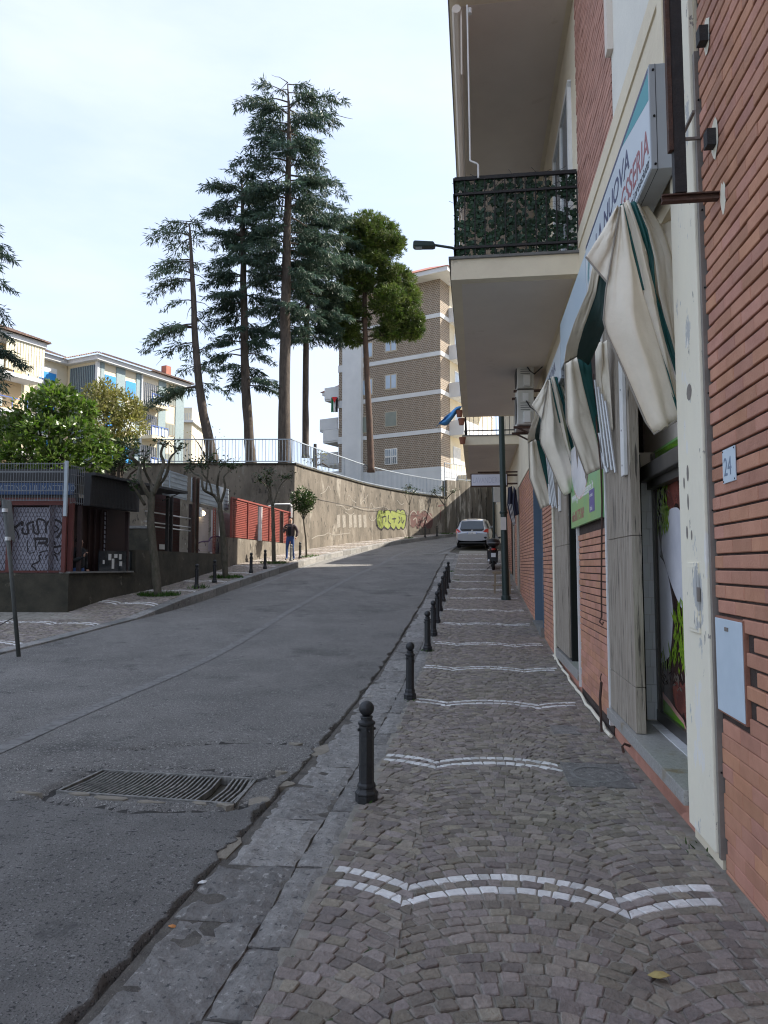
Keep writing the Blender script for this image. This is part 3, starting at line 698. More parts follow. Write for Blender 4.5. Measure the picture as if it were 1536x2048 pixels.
fr = LG(); fr.box(6.425, 6.495, -.31, -.275, .257, 2.6); fr.build('frame', m_alu, win); fr = LG(); fr.box(6.385, 6.422, -.315, -.29, .33, 2.52); fr.build('frame', m_alu, win)
fr = LG(); fr.box(4.485, 6.5, -.315, -.270, .257, .35); fr.build('frame', m_alu, win)
fr = LG(); fr.box(4.485, 6.5, -.32, -.16, 2.34, 2.47); fr.build('window_head', m_alu, win, bevel=.01)
fr = LG(); fr.box(4.53, 6.42, -.3, -.22, 2.27, 2.35); fr.build('frame', m_alu, win)
def flat(name, mat, par, P, t, th=.0015):           # flat print on a vertical face
    g = LG(); g.prism([(s, t, z) for s, z in P], (0, th, 0)); return g.build(name, mat, par)
def ell(cs, cz, a, b, a0=0, a1=2 * pi, n=22, rot=0):
    return [(cs + a * cos(a0 + (a1 - a0) * k / n) * cos(rot) - b * sin(a0 + (a1 - a0) * k / n) * sin(rot), cz + a * cos(a0 + (a1 - a0) * k / n) * sin(rot) + b * sin(a0 + (a1 - a0) * k / n) * cos(rot)) for k in range(n + 1)]
TP = -.2995
def wl_(x, y, t=TP):                                # point of the window plane seen at photo point
    a = (x - 768) / FPX; b = (1024 - y) / FPX; r = Vector((a, cos(PITCH) - b * sin(PITCH), sin(PITCH) + b * cos(PITCH)))
    o = Vector((0, 0, EYE)) - Vector(L(0, 0, 0)); n_ = Vector(ND); k = (t - o.dot(n_)) / r.dot(n_); p = o + r * k; return p.dot(Vector(UD)), p.z
def poster(mat, pts, k, name='print'): return flat(name, mat, win, [wl_(*p) for p in smooth_path(pts + [pts[0]], 4)[:-1]], TP + .0009 * k, .0006)
poster(m_poster_p, [(1302, 972), (1318, 951), (1340, 942), (1362, 944), (1385, 955), (1386, 1470), (1368, 1449), (1342, 1415), (1316, 1366), (1308, 1200)], 1)
poster(m_poster_d, [(1303, 982), (1318, 959), (1340, 950), (1362, 952), (1384, 962), (1385, 1460), (1368, 1440), (1343, 1405), (1317, 1356), (1308, 1200)], 2)
poster(m_poster_b, [(1336, 952), (1362, 952), (1364, 1012), (1352, 1006), (1342, 1030), (1334, 1000)], 3)
poster(m_poster_w, [(1303, 985), (1314, 1000), (1318, 1060), (1322, 1110), (1310, 1118), (1304, 1110)], 4)
poster(m_poster_w, [(1330, 1040), (1338, 1022), (1350, 1015), (1362, 1022), (1384, 1070), (1384, 1230), (1364, 1215), (1346, 1175), (1332, 1130), (1324, 1090)], 5)
poster(m_poster_w, [(1308, 1112), (1320, 1112), (1332, 1132), (1342, 1175), (1347, 1225), (1344, 1290), (1338, 1316), (1316, 1322), (1311, 1250)], 6)
poster(m_poster_b, [(1346, 1374), (1356, 1360), (1366, 1376), (1368, 1428), (1352, 1412)], 4); poster(m_poster_b, [(1366, 1372), (1376, 1365), (1384, 1400), (1384, 1450), (1370, 1430)], 5)
g = LG()
def herbs(x0, x1, y0, y1, n, ang, k):
    for _ in range(n):
        s_, z_ = wl_(rng.uniform(x0, x1), rng.uniform(y0, y1)); a = rng.gauss(ang, .5); l = rng.uniform(.06, .18); w_ = rng.uniform(.012, .028); g.rv = rng.random(); t_ = TP + .0009 * k + rng.uniform(0, .0008)
        g.poly([(s_, t_, z_), (s_ + cos(a) * l * .5 - sin(a) * w_, t_, z_ + sin(a) * l * .5 + cos(a) * w_), (s_ + cos(a) * l, t_, z_ + sin(a) * l), (s_ + cos(a) * l * .5 + sin(a) * w_, t_, z_ + sin(a) * l * .5 - cos(a) * w_)])
herbs(1312, 1336, 965, 1075, 90, 1.5, 8); herbs(1330, 1340, 1030, 1070, 16, 1.5, 8); herbs(1350, 1382, 1220, 1350, 120, 1.4, 8); herbs(1312, 1345, 1318, 1345, 26, 1.5, 8)
tag(g.build('herb_print', m_poster_h, win), kind='stuff'); g = LG()
for _ in range(30):
    s_, z_ = wl_(rng.uniform(1318, 1380), rng.uniform(1345, 1385)); a = rng.uniform(0, 3.1); l = .09; g.rv = rng.random(); g.poly([(s_, TP + .007, z_), (s_ + l * cos(a) * .5 - .012, TP + .007, z_ + l * .5 * sin(a) + .012), (s_ + l * cos(a), TP + .007, z_ + l * sin(a)), (s_ + l * .5 * cos(a) + .012, TP + .007, z_ + l * .5 * sin(a) - .012)])
tag(g.build('mushroom_print', pmat('grey_brown_print', (.22, .18, .15), (.12, .09, .075), scale=20, rough=.3), win), kind='stuff')
g = LG(); g.box(4.485, 6.5, -.31, -.30, 2.49, 2.62); g.build('transom_print', m_lime, win)

# travertine piers
def pier(s0, s1, z0, z1, cuts):
    zz = [z0] + cuts + [z1]
    for a, b in zip(zz, zz[1:]):
        g = LG(); g.box(s0, s1, -.06, .018, a + .002, b - .002); g.build('travertine_slab', m_trav, bld, bevel=.004)
pier(5.955, 7.06, .252, 3.95, [.62, 1.85]); 
g = LG(); g.box(7.065, 7.11, -.3, .03, .08, 3.95); g.build('white_strip', m_whitep, bld)
pier(10.15, 11.68, .33, 3.95, [1.9]); pier(21.5, 22.5, .6, 3.95, [2.2]); pier(24.1, 24.9, .9, 3.9, []); pier(29.6, 30.4, 1.3, 3.9, [])
# shop opening 2, with white tiles
g = LG(); g.box(9.22, 10.13, -.75, -.30, .30, 3.95); g.build('reveal', m_poster_g, bld)
g = LG(); g.box(9.2, 11.7, -.34, .04, .17, .30); g.build('sill', m_granite, bld, bevel=.004)
g = LG(); g.box(9.2, 11.7, -.7, -.02, -1, .168); g.build('skirting', m_brick, bld)
j = LG(); j.box(9.18, 9.22, -.3, .02, .1, 2.1); j.build('white_strip', m_whitep, bld)
j = LG(); j.box(10.05, 10.14, -.30, -.01, .3, 3.3); jamb2 = j.build('jamb', m_black, bld)
for i in range(13):
    g = LG(); g.box(10.035, 10.051, -.29, -.10, .32 + i * .19, .505 + i * .19); g.build('tile', m_tile, jamb2)
g = LG(); g.tube([(11.76, .03, .1), (11.76, .03, 2.6)], .028); g.tube([(11.86, .02, .1), (11.86, .02, 2.6)], .02); g.build('downpipe', m_cream2, bld)
# blue-grey door reveal
g = LG(); g.box(14.02, 16.05, -.75, -.42, .2, 3.95); g.build('reveal', m_blue_gr, bld)
for a in (15.98, 14.03): g = LG(); g.box(a, a + .06, -.45, .012, .25, 3.8); g.build('door_jamb', m_blue_gr, bld)
g = LG(); g.box(14.1, 15.97, -.47, -.415, .3, 2.9); g.build('door', m_blue_gr, bld)
g = LG(); g.box(14.02, 16.05, -.45, .06, -.5, .42); g.build('doorstep', m_kerb2, bld)
for a, b in ((22.5, 22.6), (24.9, 26.5), (30.4, S_END)):
    g = LG(); g.box(a, b, -.75, -.35, 0, 3.95); g.build('reveal', m_alu, bld)
# black stubs and the rest of the far end
for s, z in ((3.78, 4.46), (3.715, 3.83)):
    g = LG(); g.box(s - .03, s + .03, -.01, .05, z, z + .09); g.build('bracket_stub', m_steelblk, bld)
    g = LG(); g.rv = .5; P = [(s + .06 * cos(k * pi / 6) * rng.uniform(.6, 1.1), .0035, z + .06 + .13 * sin(k * pi / 6) * rng.uniform(.6, 1.1)) for k in range(12)]; g.prism(P[::-1], Vector(ND) * .002); g.build('plaster_patch', m_cream2, bld)
g = LG(); P = [(3.62 + .04 * cos(k * pi / 6) * rng.uniform(.6, 1.1), .0035, 3.5 + .10 * sin(k * pi / 6) * rng.uniform(.6, 1.1)) for k in range(12)]; g.prism(P[::-1], Vector(ND) * .002); g.build('plaster_patch', m_cream2, bld)

# balconies: slab, soffit rim, railing with bars
def balcony(s0, s1, tq, z, ivy, nm='balcony'):
    b = LG(); b.box(s0, s1, -.02, tq, z - .27, z - .012); sl = b.build('balcony_slab', m_cream, bld)
    g = LG(); g.box(s0 + .14, s1 - .14, .05, tq - .13, z - .274, z - .268); g.build('soffit', m_soffit, sl)
    g = LG(); g.box(s0 - .03, s1 + .03, -.015, tq + .03, z - .012, z + .02); g.build('coping', m_kerb2, sl)
    zt = z + 1.06; ra = G()
    segs = [((s0 + .06, tq - .05), (s1 - .06, tq - .05)), ((s0 + .06, 0.0), (s0 + .06, tq - .05)), ((s1 - .06, 0.0), (s1 - .06, tq - .05))]
    for a, c in segs:
        for zz, h in ((zt, .045), (z + .86, .028), (z + .16, .028)): ra.obox(L(a[0], a[1], zz), L(c[0], c[1], zz), .04, h)
    ro = ra.build('railing', m_steelblk, bld)
    bars = G(); n = 0
    for i, (a, c) in enumerate(segs):
        l = math.dist(a, c); m = int(l / .125)
        for k in range(m + 1):
            f = k / m; p = (a[0] + (c[0] - a[0]) * f, a[1] + (c[1] - a[1]) * f)
            if i == 1 and ivy:
                g = G(); g.obox(L(p[0], p[1], z + .03), L(p[0], p[1], zt), .014, .014); g.build('bar', m_steelblk, ro)
            else: bars.obox(L(p[0], p[1], z + .03), L(p[0], p[1], zt), .014, .014)
    tag(bars.build('railing_bars', m_steelblk, ro), kind='stuff')
    return sl, ro
sl1, rl1 = balcony(8.62, 17.0, 1.56, 5.43, True)
balcony(21.0, 29.4, 1.62, 5.43, False)
balcony(8.62, 17.0, 1.56, 9.15, False); balcony(21.0, 29.4, 1.62, 8.80, False); balcony(8.62, 17.0, 1.56, 12.6, False)
# balcony door and window frames behind the ivy
g = LG(); g.box(9.2, 11.0, -.03, .006, 5.5, 7.95); fw = g.build('balcony_window', m_win, bld)
g = LG(); g.box(9.15, 9.25, -.02, .03, 5.5, 8.0); g.box(10.05, 10.15, -.02, .025, 5.5, 8.0); g.box(10.95, 11.05, -.02, .03, 5.5, 8.0); g.box(9.15, 11.05, -.02, .028, 7.92, 8.02); g.build('frame', m_whitep, fw)
g = LG(); g.box(12.2, 16.6, -.02, .004, 5.6, 8.4); g.build('wall_panel', m_white_pl, bld)
# rolled sun blind with crank under the upper balcony
bl = thing('sun_blind', 'rolled sun blind with hanging white crank rod under the upper balcony', 'sun blind', L(8.7, 1.5, 8.4), pi / 2 - TH)
g = LG(); g.tube([(8.66, 1.47, 8.77), (16.9, 1.47, 8.77)], .06); g.build('roller', m_soffit, bl)
g = LG(); g.box(8.70, 16.9, 1.40, 1.42, 7.9, 8.77); g.build('blind_cloth', m_soffit, bl)
g = LG(); g.tube([(8.66, 1.30, 8.75), (8.66, 1.30, 8.68)], .03); g.tube([(8.62, 1.33, 8.77), (8.60, 1.31, 6.68)], .011); g.tube([(8.60, 1.31, 6.68), (8.60, 1.23, 6.64), (8.60, 1.21, 6.62), (8.60, 1.21, 6.45)], .011); g.build('crank_rod', m_whitep, bl)
# artificial ivy screen tied to the end railing
iv = G()
for _ in range(5200):
    t = rng.uniform(.02, 1.50); z = 5.50 + rng.random() * 1.0
    dens = .5 * noise.noise((t * 6, z * 6, 3)) + .5 * noise.noise((t * 15, z * 15, 5)) + (.06 if z < 5.9 else 0)
    if dens < -.07: continue
    c = Vector(L(8.69 + rng.uniform(-.012, .02), t, z)); a = rng.uniform(0, 2 * pi); r = rng.uniform(.016, .030); iv.rv = rng.random()
    tilt = Vector(UD) * rng.uniform(-.5, .5)
    x = (Vector(ND) * cos(a) + ZD * sin(a) + tilt).normalized() * r; y = (-Vector(ND) * sin(a) + ZD * cos(a) + tilt * .4).normalized() * r
    iv.poly([c - y, c + x * .9 - y * .2, c + x * .55 + y * .5, c + y * 1.2, c - x * .55 + y * .5, c - x * .9 - y * .2])
ivy = solo(iv, 'ivy_screen', m_ivy, 'screen of dark green artificial ivy leaves tied to the black balcony railing', 'ivy screen', kind='stuff')
g = G()
for _ in range(70):
    t = rng.uniform(.04, 1.48); z = rng.uniform(5.5, 6.4); P = [L(8.70, t + .05 * rng.uniform(-1, 1) * k, z + .07 * k) for k in range(4)]; g.tube(P, .003, 4)
for k in range(24): g.tube([L(8.705, .02 + k * .0635, 5.47), L(8.705, .02 + k * .0635, 6.47)], .0016, 4)
for k in range(16): g.tube([L(8.705, .02, 5.5 + k * .0635), L(8.705, 1.5, 5.5 + k * .0635)], .0016, 4)
g.build('wire_backing', m_plast, ivy)
# ------------------------------------------------------------ signs, awnings and fittings of the shop front
def ps(x, y, s, dt=0):                 # point of the upright cross-section at s seen at photo point (x, y): returns (s, t, z)
    a = (x - 768) / FPX; b = (1024 - y) / FPX
    r = Vector((a, cos(PITCH) - b * sin(PITCH), sin(PITCH) + b * cos(PITCH)))
    o = Vector((0, 0, EYE)) - Vector(L(0, 0, 0)); u = Vector(UD)
    k = (s - o.dot(u)) / r.dot(u); p = o + r * k
    return (s, p.dot(Vector(ND)) + dt, p.z)
def sign_box(s0, s1, z0, z1, label, face):
    r = thing('shop_sign', label, 'sign', L(s0, .0, z0), pi / 2 - TH)
    g = LG(); g.box(s0, s1, .045, .188, z0, z1); b = g.build('case', m_signcase, r, bevel=.003)
    g = LG(); g.box(s0 + .006, s1 - .004, .188, .192, z0 + .012, z1 - .012); g.build('sign_face', face, r)
    g = LG(); g.box(s0 - .0015, s0 + .002, .15, .153, z0, z1); g.box(s0, s1, .15, .153, z0 - .0015, z0 + .002); g.build('seam', m_black, b)
    for z in (z0 + .03, (z0 + z1) / 2, z1 - .04):
        g = LG(); g.tube([(s0 - .006, .165, z), (s0 + .002, .165, z)], .008, 6); g.build('screw', m_black, b)
    g = LG(); g.box(s0 + .1, s0 + .16, -.01, .045, z0 + .1, z0 + .2); g.box(s1 - .2, s1 - .14, -.01, .045, z0 + .1, z0 + .2); g.build('bracket', m_alu, r)
    return r
m_signcase = pmat('grey_sign_case', (.36, .38, .40), (.32, .34, .36), scale=2, rough=.5)
Z0, Z1 = 4.045, 4.725
sg = sign_box(4.285, 6.88, Z0, Z1, 'pale blue shop sign box lettered LA NUOVA in navy and red above the cream awning', m_signw)
XD = -Vector(UD)
text('LA NUOVA', .235, m_navy, sg, L(6.32, .193, 4.40), XD, ZD, .0012, sx=1.22, font_shear=.12, off=.002)
text('GSSERIA', .255, m_redp, sg, L(4.33, .193, 4.175), XD, ZD, .0012, sx=.92, align='RIGHT', font_shear=.1, off=.0015)
text('lezioni prosciutti', .095, m_blk_print, sg, L(4.33, .193, 4.085), XD, ZD, .0012, sx=1.15, align='RIGHT', font_shear=.3)
g = LG(); g.box(4.30, 6.86, .192, .1935, Z1 - .045, Z1 - .016); g.build('border_print', m_navy, sg)
flat('border_print', m_teal, sg, [(4.30, Z1 - .05), (5.1, Z1 - .05), (4.30, 4.50)], .192, .0012)
for k, rr_ in enumerate((.20, .165, .13)):
    n = 18; P = ell(6.58, 4.36, rr_, rr_, -.3, pi + .3, n) + ell(6.58, 4.36, rr_ - .018, rr_ - .018, pi + .3, -.3, n)
    g = LG(); i = g.pts([(s, .1935, z) for s, z in P]); m = n + 1; g.faces([(i + q, i + q + 1, i + 2 * m - 2 - q, i + 2 * m - 1 - q) for q in range(n)]); g.build('logo_arch', m_teal, sg)
sign_box(6.90, 9.04, 4.085, 4.68, 'blank pale blue sign panel between the two lettered shop signs', m_signb)
s3 = sign_box(9.07, 11.35, 3.985, 4.47, 'farther lettered shop sign box beside the air conditioning units', m_signw)
text('LA NUOVA', .20, m_navy, s3, L(11.0, .193, 4.24), XD, ZD, .0012, sx=1.35, off=.002)
text('GSSERIA', .20, m_redp, s3, L(10.75, .193, 4.03), XD, ZD, .0012, sx=1.35, off=.004)
# green shop board over the lower brick panel
gb = thing('green_signboard', 'lime green signboard with web address and telephone number above the brick panel', 'signboard', L(8.3, .03, 2.08), pi / 2 - TH)
g = LG(); g.box(7.15, 9.42, .012, .05, 2.085, 3.1); g.build('board', m_lime, gb, bevel=.002)
for i, (r_, mt) in enumerate(((.66, m_poster_p), (.63, m_poster_w))):
    flat('print', mt, gb, [(9.40, 3.09)] + [(8.55 + .85 * cos(pi * k / 14), 3.05 - r_ * sin(pi * k / 14)) for k in range(15)] + [(7.6, 3.09)], .0505 + i * .001, .0008)
flat('print', m_poster_d, gb, [(8.9, 3.09), (8.75, 2.78), (8.66, 2.95), (8.6, 3.09)], .0526, .0008)
flat('print', m_poster_d, gb, [(8.3, 3.0), (8.15, 2.6), (8.02, 2.52), (7.95, 2.6), (7.9, 3.0)], .0526, .0008)
text('www.gourmetesserie.it', .175, m_whitep, gb, L(9.30, .0505, 2.405), XD, ZD, .0012, sx=1.02, off=.003)
text('info:0817751869', .175, m_redp, gb, L(9.32, .0505, 2.16), XD, ZD, .0012, sx=.87, off=.002)
g = LG(); g.box(7.55, 7.90, .0505, .052, 2.18, 2.42); g.build('label', pmat('violet_label', (.08, .07, .30), rough=.4), gb)
text('prodotti', .06, m_whitep, gb, L(7.87, .052, 2.345), XD, ZD, .001); text('tipici', .075, m_whitep, gb, L(7.85, .052, 2.20), XD, ZD, .001)

# bonnet awning, folded and torn
def cloth(left, right, nc, fold, seed, parent, name, mat, bulge=0):
    """loft between two edges given as (x, y, s); folds push it along the pavement"""
    def res(P, n):
        P = [Vector(p) for p in P]; d = [0]
        for a, b in zip(P, P[1:]): d.append(d[-1] + (b - a).length)
        out = []
        for i in range(n):
            v = d[-1] * i / (n - 1); k = max(j for j in range(len(d)) if d[j] <= v + 1e-9); k = min(k, len(P) - 2)
            out.append(P[k].lerp(P[k + 1], (v - d[k]) / max(1e-9, d[k + 1] - d[k])))
        return out
    n = 30; nc = nc * 2
    A = res([ps(*p) for p in left], n); B = res([ps(*p) for p in right], n); rows = []
    for i in range(n):
        f = i / (n - 1); r = []
        for j in range(nc + 1):
            q = j / nc; p = A[i].lerp(B[i], q)
            e = sin(pi * q)
            p.x += fold * (sin(q * 5.3 + seed + f * 1.2) * .5 + .5 * noise.noise((q * 3 + seed, f * 3.4, 0))) * e - bulge * e * sin(pi * min(1, f * 1.1))
            p.x += (.011 * sin(q * 11 + f * 5.5 + seed * 2) + .008 * noise.noise((q * 7, f * 9, seed + 4))) * e * (1 if abs(fold) > .015 else 0)
            p.z += .012 * e * noise.noise((q * 4, f * 5, seed)); p.y += .018 * e * noise.noise((q * 5 + 3, f * 4, seed + 9))
            r.append(tuple(p))
        rows.append(r)
    g = LG(); g.grid(rows); return g.build(name, mat, parent, smooth=True, solid=.004)
m_hem = pmat('grey_hem', (.30, .27, .23), rough=.8)
aw = thing('bonnet_awning', 'nearer cream bonnet awning with green stripes, hanging folded and torn beside the white pilaster', 'awning', L(5.7, .05, 2.45), pi / 2 - TH, 'folded bonnet awnings over the shops')
S0, S1 = 4.60, 6.72
cloth([(1240, 414, S0), (1224, 510, S0), (1212, 580, S0), (1207, 640, S0), (1212, 664, S0), (1245, 735, S0), (1292, 845, S0), (1308, 868, S0)],
      [(1246, 410, S0), (1264, 500, S0), (1284, 580, S0), (1318, 690, S0), (1350, 800, S0), (1357, 840, S0)], 14, .05, 1.0, aw, 'side_panel', m_cloth, .06)
cloth([(1240, 408, S0 + .02), (1262, 500, S0 + .03), (1283, 580, S0 + .03)], [(1247, 407, S0 + .02), (1270, 500, S0 + .03), (1289, 580, S0 + .03)], 3, .0, 1, aw, 'green_stripe', m_clothg)
cloth([(1247, 405, S0 + .05), (1270, 505, S0 + .05), (1284, 570, S0 + .05), (1300, 640, S0 + .06), (1357, 836, S0 + .04)], [(1262, 405, S0 + .09), (1290, 500, S0 + .05), (1305, 560, S0 + .06), (1322, 650, S0 + .07), (1358, 790, S0 + .06)], 10, .06, 2.2, aw, 'inner_fold', m_cloth, .05)
cloth([(1261, 405, S0 + .07), (1280, 460, S0 + .05), (1296, 512, S0 + .05), (1306, 590, S0 + .07), (1330, 680, S0 + .07), (1357, 768, S0 + .06)], [(1272, 404, S0 + .07), (1295, 460, S0 + .04), (1307, 510, S0 + .04), (1310, 580, S0 + .07), (1340, 670, S0 + .07), (1359, 740, S0 + .06)], 4, .02, 3, aw, 'green_stripe', m_clothg)
cloth([(1311, 680, S0 + .01), (1330, 745, S0 + .0), (1356, 830, S0 + .0)], [(1313, 680, S0 + .0), (1337, 745, S0 + .0), (1358, 820, S0 + .0)], 3, 0, 3, aw, 'green_stripe', m_clothg)
cloth([(1272, 403, S0 + .12), (1296, 460, S0 + .13), (1310, 520, S0 + .13), (1318, 590, S0 + .13), (1344, 690, S0 + .12), (1358, 740, S0 + .1)], [(1292, 406, S0 + .16), (1318, 445, S0 + .18), (1330, 470, S0 + .18), (1346, 520, S0 + .17), (1356, 640, S0 + .15), (1360, 700, S0 + .12)], 10, .07, 5, aw, 'swag', m_cloth, .02)
cloth([(1318, 448, S0 + .20), (1322, 478, S0 + .20), (1336, 540, S0 + .2), (1352, 640, S0 + .2)], [(1352, 412, S0 + .26), (1354, 440, S0 + .24), (1356, 520, S0 + .22), (1360, 640, S0 + .2)], 12, .10, 7, aw, 'swag', m_cloth, .03)
# flap, valance and the green lining behind them
cloth([(1232, 415, S0 + .04), (1205, 462, S0 + .02), (1172, 514, S0 + .02)], [(1241, 412, S0), (1228, 500, S0), (1215, 566, S0 - .02)], 10, .05, 4, aw, 'flap', m_cloth, .05)
cloth([(1186, 528, S0 + .2), (1176, 580, S0 + .5), (1150, 640, S0 + 1.1), (1133, 690, S1 - .5), (1128, 728, S1 - .1)], [(1199, 544, S0 + .15), (1192, 588, S0 + .5), (1170, 650, S0 + 1.1), (1157, 690, S1 - .5), (1154, 712, S1 - .1)], 6, .02, 6, aw, 'valance', m_cloth)
cloth([(1197, 540, S0 + .17), (1190, 590, S0 + .55), (1168, 655, S0 + 1.15), (1156, 692, S1 - .45), (1154, 716, S1 - .1)], [(1220, 570, S0 + .2), (1214, 640, S0 + .6), (1208, 660, S0 + 1.2), (1196, 690, S1 - .4), (1178, 730, S1)], 6, .03, 8, aw, 'lining', m_clothd)
cloth([(1130, 727, S1), (1131, 780, S1), (1133, 845, S1), (1150, 890, S1), (1172, 950, S1)], [(1154, 714, S1), (1166, 770, S1), (1186, 850, S1), (1202, 915, S1), (1207, 934, S1)], 10, .05, 9, aw, 'side_panel', m_cloth, .04)
cloth([(1153, 716, S1 + .03), (1166, 775, S1 + .03), (1188, 855, S1 + .02), (1204, 920, S1 + .01)], [(1182, 718, S1 + .04), (1186, 770, S1 + .04), (1198, 850, S1 + .03), (1207, 918, S1 + .02)], 4, .01, 2, aw, 'green_stripe', m_clothg)
cloth([(1190, 690, S1 - .1), (1192, 760, S1), (1196, 800, S1), (1204, 850, S1)], [(1214, 680, S1 - .3), (1218, 740, S1 - .2), (1222, 800, S1 - .2), (1226, 860, S1 - .2)], 8, .08, 3, aw, 'inner_fold', m_cloth)
g = LG()
for k in range(4): g.tube([ps(1190 + 7 * k, 760 + 14 * k, S1 - .05 - .04 * k), ps(1210 + 7 * k, 930 + 5 * k, S1 - .1 - .05 * k)], .012, 6)
g.build('rib', m_alus, aw)
g = LG(); g.tube([ps(1199, 866, S1), ps(1204, 938, S1)], .018, 6); g.tube([ps(1203, 905, S1 - .02), ps(1216, 945, S1 - .1)], .02, 6); g.build('pivot_arm', m_alus, aw)
g = LG(); g.box(6.02, 6.16, .02, .05, 2.36, 3.95); rail = g.build('mounting_rail', m_whitep, aw, bevel=.003)
for z in (2.45, 2.75, 3.1): gg = LG(); gg.tube([(6.10, .048, z), (6.10, .052, z)], .009, 6); gg.build('hole', m_black, rail)
for pts in ([(1240, 414, S0 - .012), (1224, 510, S0 - .03), (1212, 580, S0 - .03), (1207, 640, S0 - .012), (1212, 664, S0 - .012), (1245, 735, S0 - .012), (1292, 845, S0 - .012), (1308, 868, S0 - .012), (1357, 840, S0 - .012)],
            [(1130, 727, S1 - .01), (1131, 780, S1 - .01), (1133, 845, S1 - .01), (1150, 890, S1 - .01), (1172, 950, S1 - .01), (1207, 934, S1 - .01)], [(1128, 728, S1 - .12), (1154, 712, S1 - .12)], [(1172, 514, S0 + .01), (1215, 566, S0 - .03)]):
    g = LG(); g.tube([ps(*p) for p in pts], .0065, 5); g.build('hem', m_hem, aw)
aw2 = copy_tree(aw); dlt = Vector(UD) * 4.72
aw2.location = aw.location + dlt + Vector((0, 0, .055)); aw2['label'] = 'farther cream bonnet awning hanging folded above the second travertine pier'
# winding cord hanging from the awning
co = LG(); P = [(6.9, .14, 3.45), (6.75, .15, 3.0), (6.66, .13, 2.5), (6.7, .12, 2.2), (6.8, .115, 1.8), (6.9, .11, 1.4), (6.95, .105, 1.12)]
co.tube(P, .0085, 6); co.tube([(6.95, .105, 1.12), (6.95, .125, 1.07), (6.95, .10, 1.04), (6.95, .09, 1.07)], .008, 6)
solo(co, 'awning_cord', m_rust, 'thin brown awning winding rod hanging in front of the green signboard', 'awning cord')

# rusty frame of a vanished blade sign
fr = thing('sign_frame', 'rusty black steel frame of a missing blade sign fixed to the brick wall', 'sign frame', L(3.75, .0, 3.52), pi / 2 - TH)
g = LG(); g.box(3.67, 3.71, .0, .29, 3.525, 3.533); g.box(3.67, 3.71, .0, .29, 3.557, 3.565); g.box(3.686, 3.694, .0, .29, 3.533, 3.557); g.build('arm', m_rust, fr)
g = LG(); g.box(3.665, 3.715, .165, .225, 3.568, 5.6); g.build('post', m_steelblk, fr)
g = LG(); g.box(3.66, 3.70, .228, .25, 3.80, 5.6); g.build('angle_bar', m_rust, fr)
for z in (3.76, 4.56):
    g = LG(); g.obox(L(3.655, .20, z + .03), L(3.655, .285, z - .07), .02, .05); g.tf = None; g.build('cleat', m_rust, fr)
g = LG(); g.box(3.70, 3.965, .10, .115, 4.02, 4.035); g.box(3.95, 3.965, .0, .115, 4.02, 4.035); g.build('wire_tie', m_trim, fr)
# house number, service box, hooks
np_ = thing('house_number', 'small pale blue enamel plate reading 24 on the red bricks', 'number plate', L(3.66, .004, 2.03), pi / 2 - TH)
g = LG(); g.box(3.575, 3.755, .001, .008, 2.025, 2.20); g.build('plate', m_plate_b, np_, bevel=.002)
text('24', .135, pmat('grey_blue_digits', (.18, .24, .33), rough=.5), np_, L(3.737, .0085, 2.062), XD, ZD, .0008, sx=.85)
for a, b in ((3.585, 2.035), (3.745, 2.035), (3.585, 2.19), (3.745, 2.19)):
    g = LG(); g.tube([(a, .007, b), (a, .0095, b)], .005, 6); g.build('screw', m_black, np_)
mb = thing('service_box', 'pale grey blue meter cover set into the lower brick wall', 'meter box', L(3.75, .0, .83), pi / 2 - TH)
g = LG(); g.box(3.545, 3.955, -.02, .006, .83, 1.335); g.build('frame', m_mortar_r, mb)
g = LG(); g.box(3.555, 3.945, .006, .013, .84, 1.325); g.build('door', m_plate_b, mb, bevel=.003)
g = LG(); g.box(3.74, 3.79, .013, .017, 1.265, 1.285); g.build('lock', m_trim, mb)
def hook(s, t, z, name, label):
    g = LG(); g.tube([(s, t, z), (s, t + .05, z + .02), (s - .01, t + .07, z), (s - .02, t + .06, z - .05)], .012, 6); solo(g, name, m_rust, label, 'hook')
hook(6.35, -.01, .06, 'iron_hook', 'bent rusty iron hook at the foot of the granite sill')
g = LG(); P = [(s_, .035 + .01 * sin(s_ * 9), gl(s_) + .03 + .012 * sin(s_ * 5)) for s_ in [7.0 + .25 * i for i in range(21)]]; g.tube(P, .018, 7)
solo(g, 'cable_conduit', m_cream2, 'thin pale conduit running along the foot of the brick wall', 'conduit')
g = LG(); g.tube([(7.25, .08, gl(7.25)), (7.24, .09, .30), (7.23, .075, .46)], .014, 6); g.tube([(7.23, .075, .46), (7.20, .09, .50), (7.25, .07, .54)], .006, 5)
solo(g, 'rusty_pipe_stub', m_rust, 'short rusty pipe stub standing at the foot of the brick panel', 'pipe')

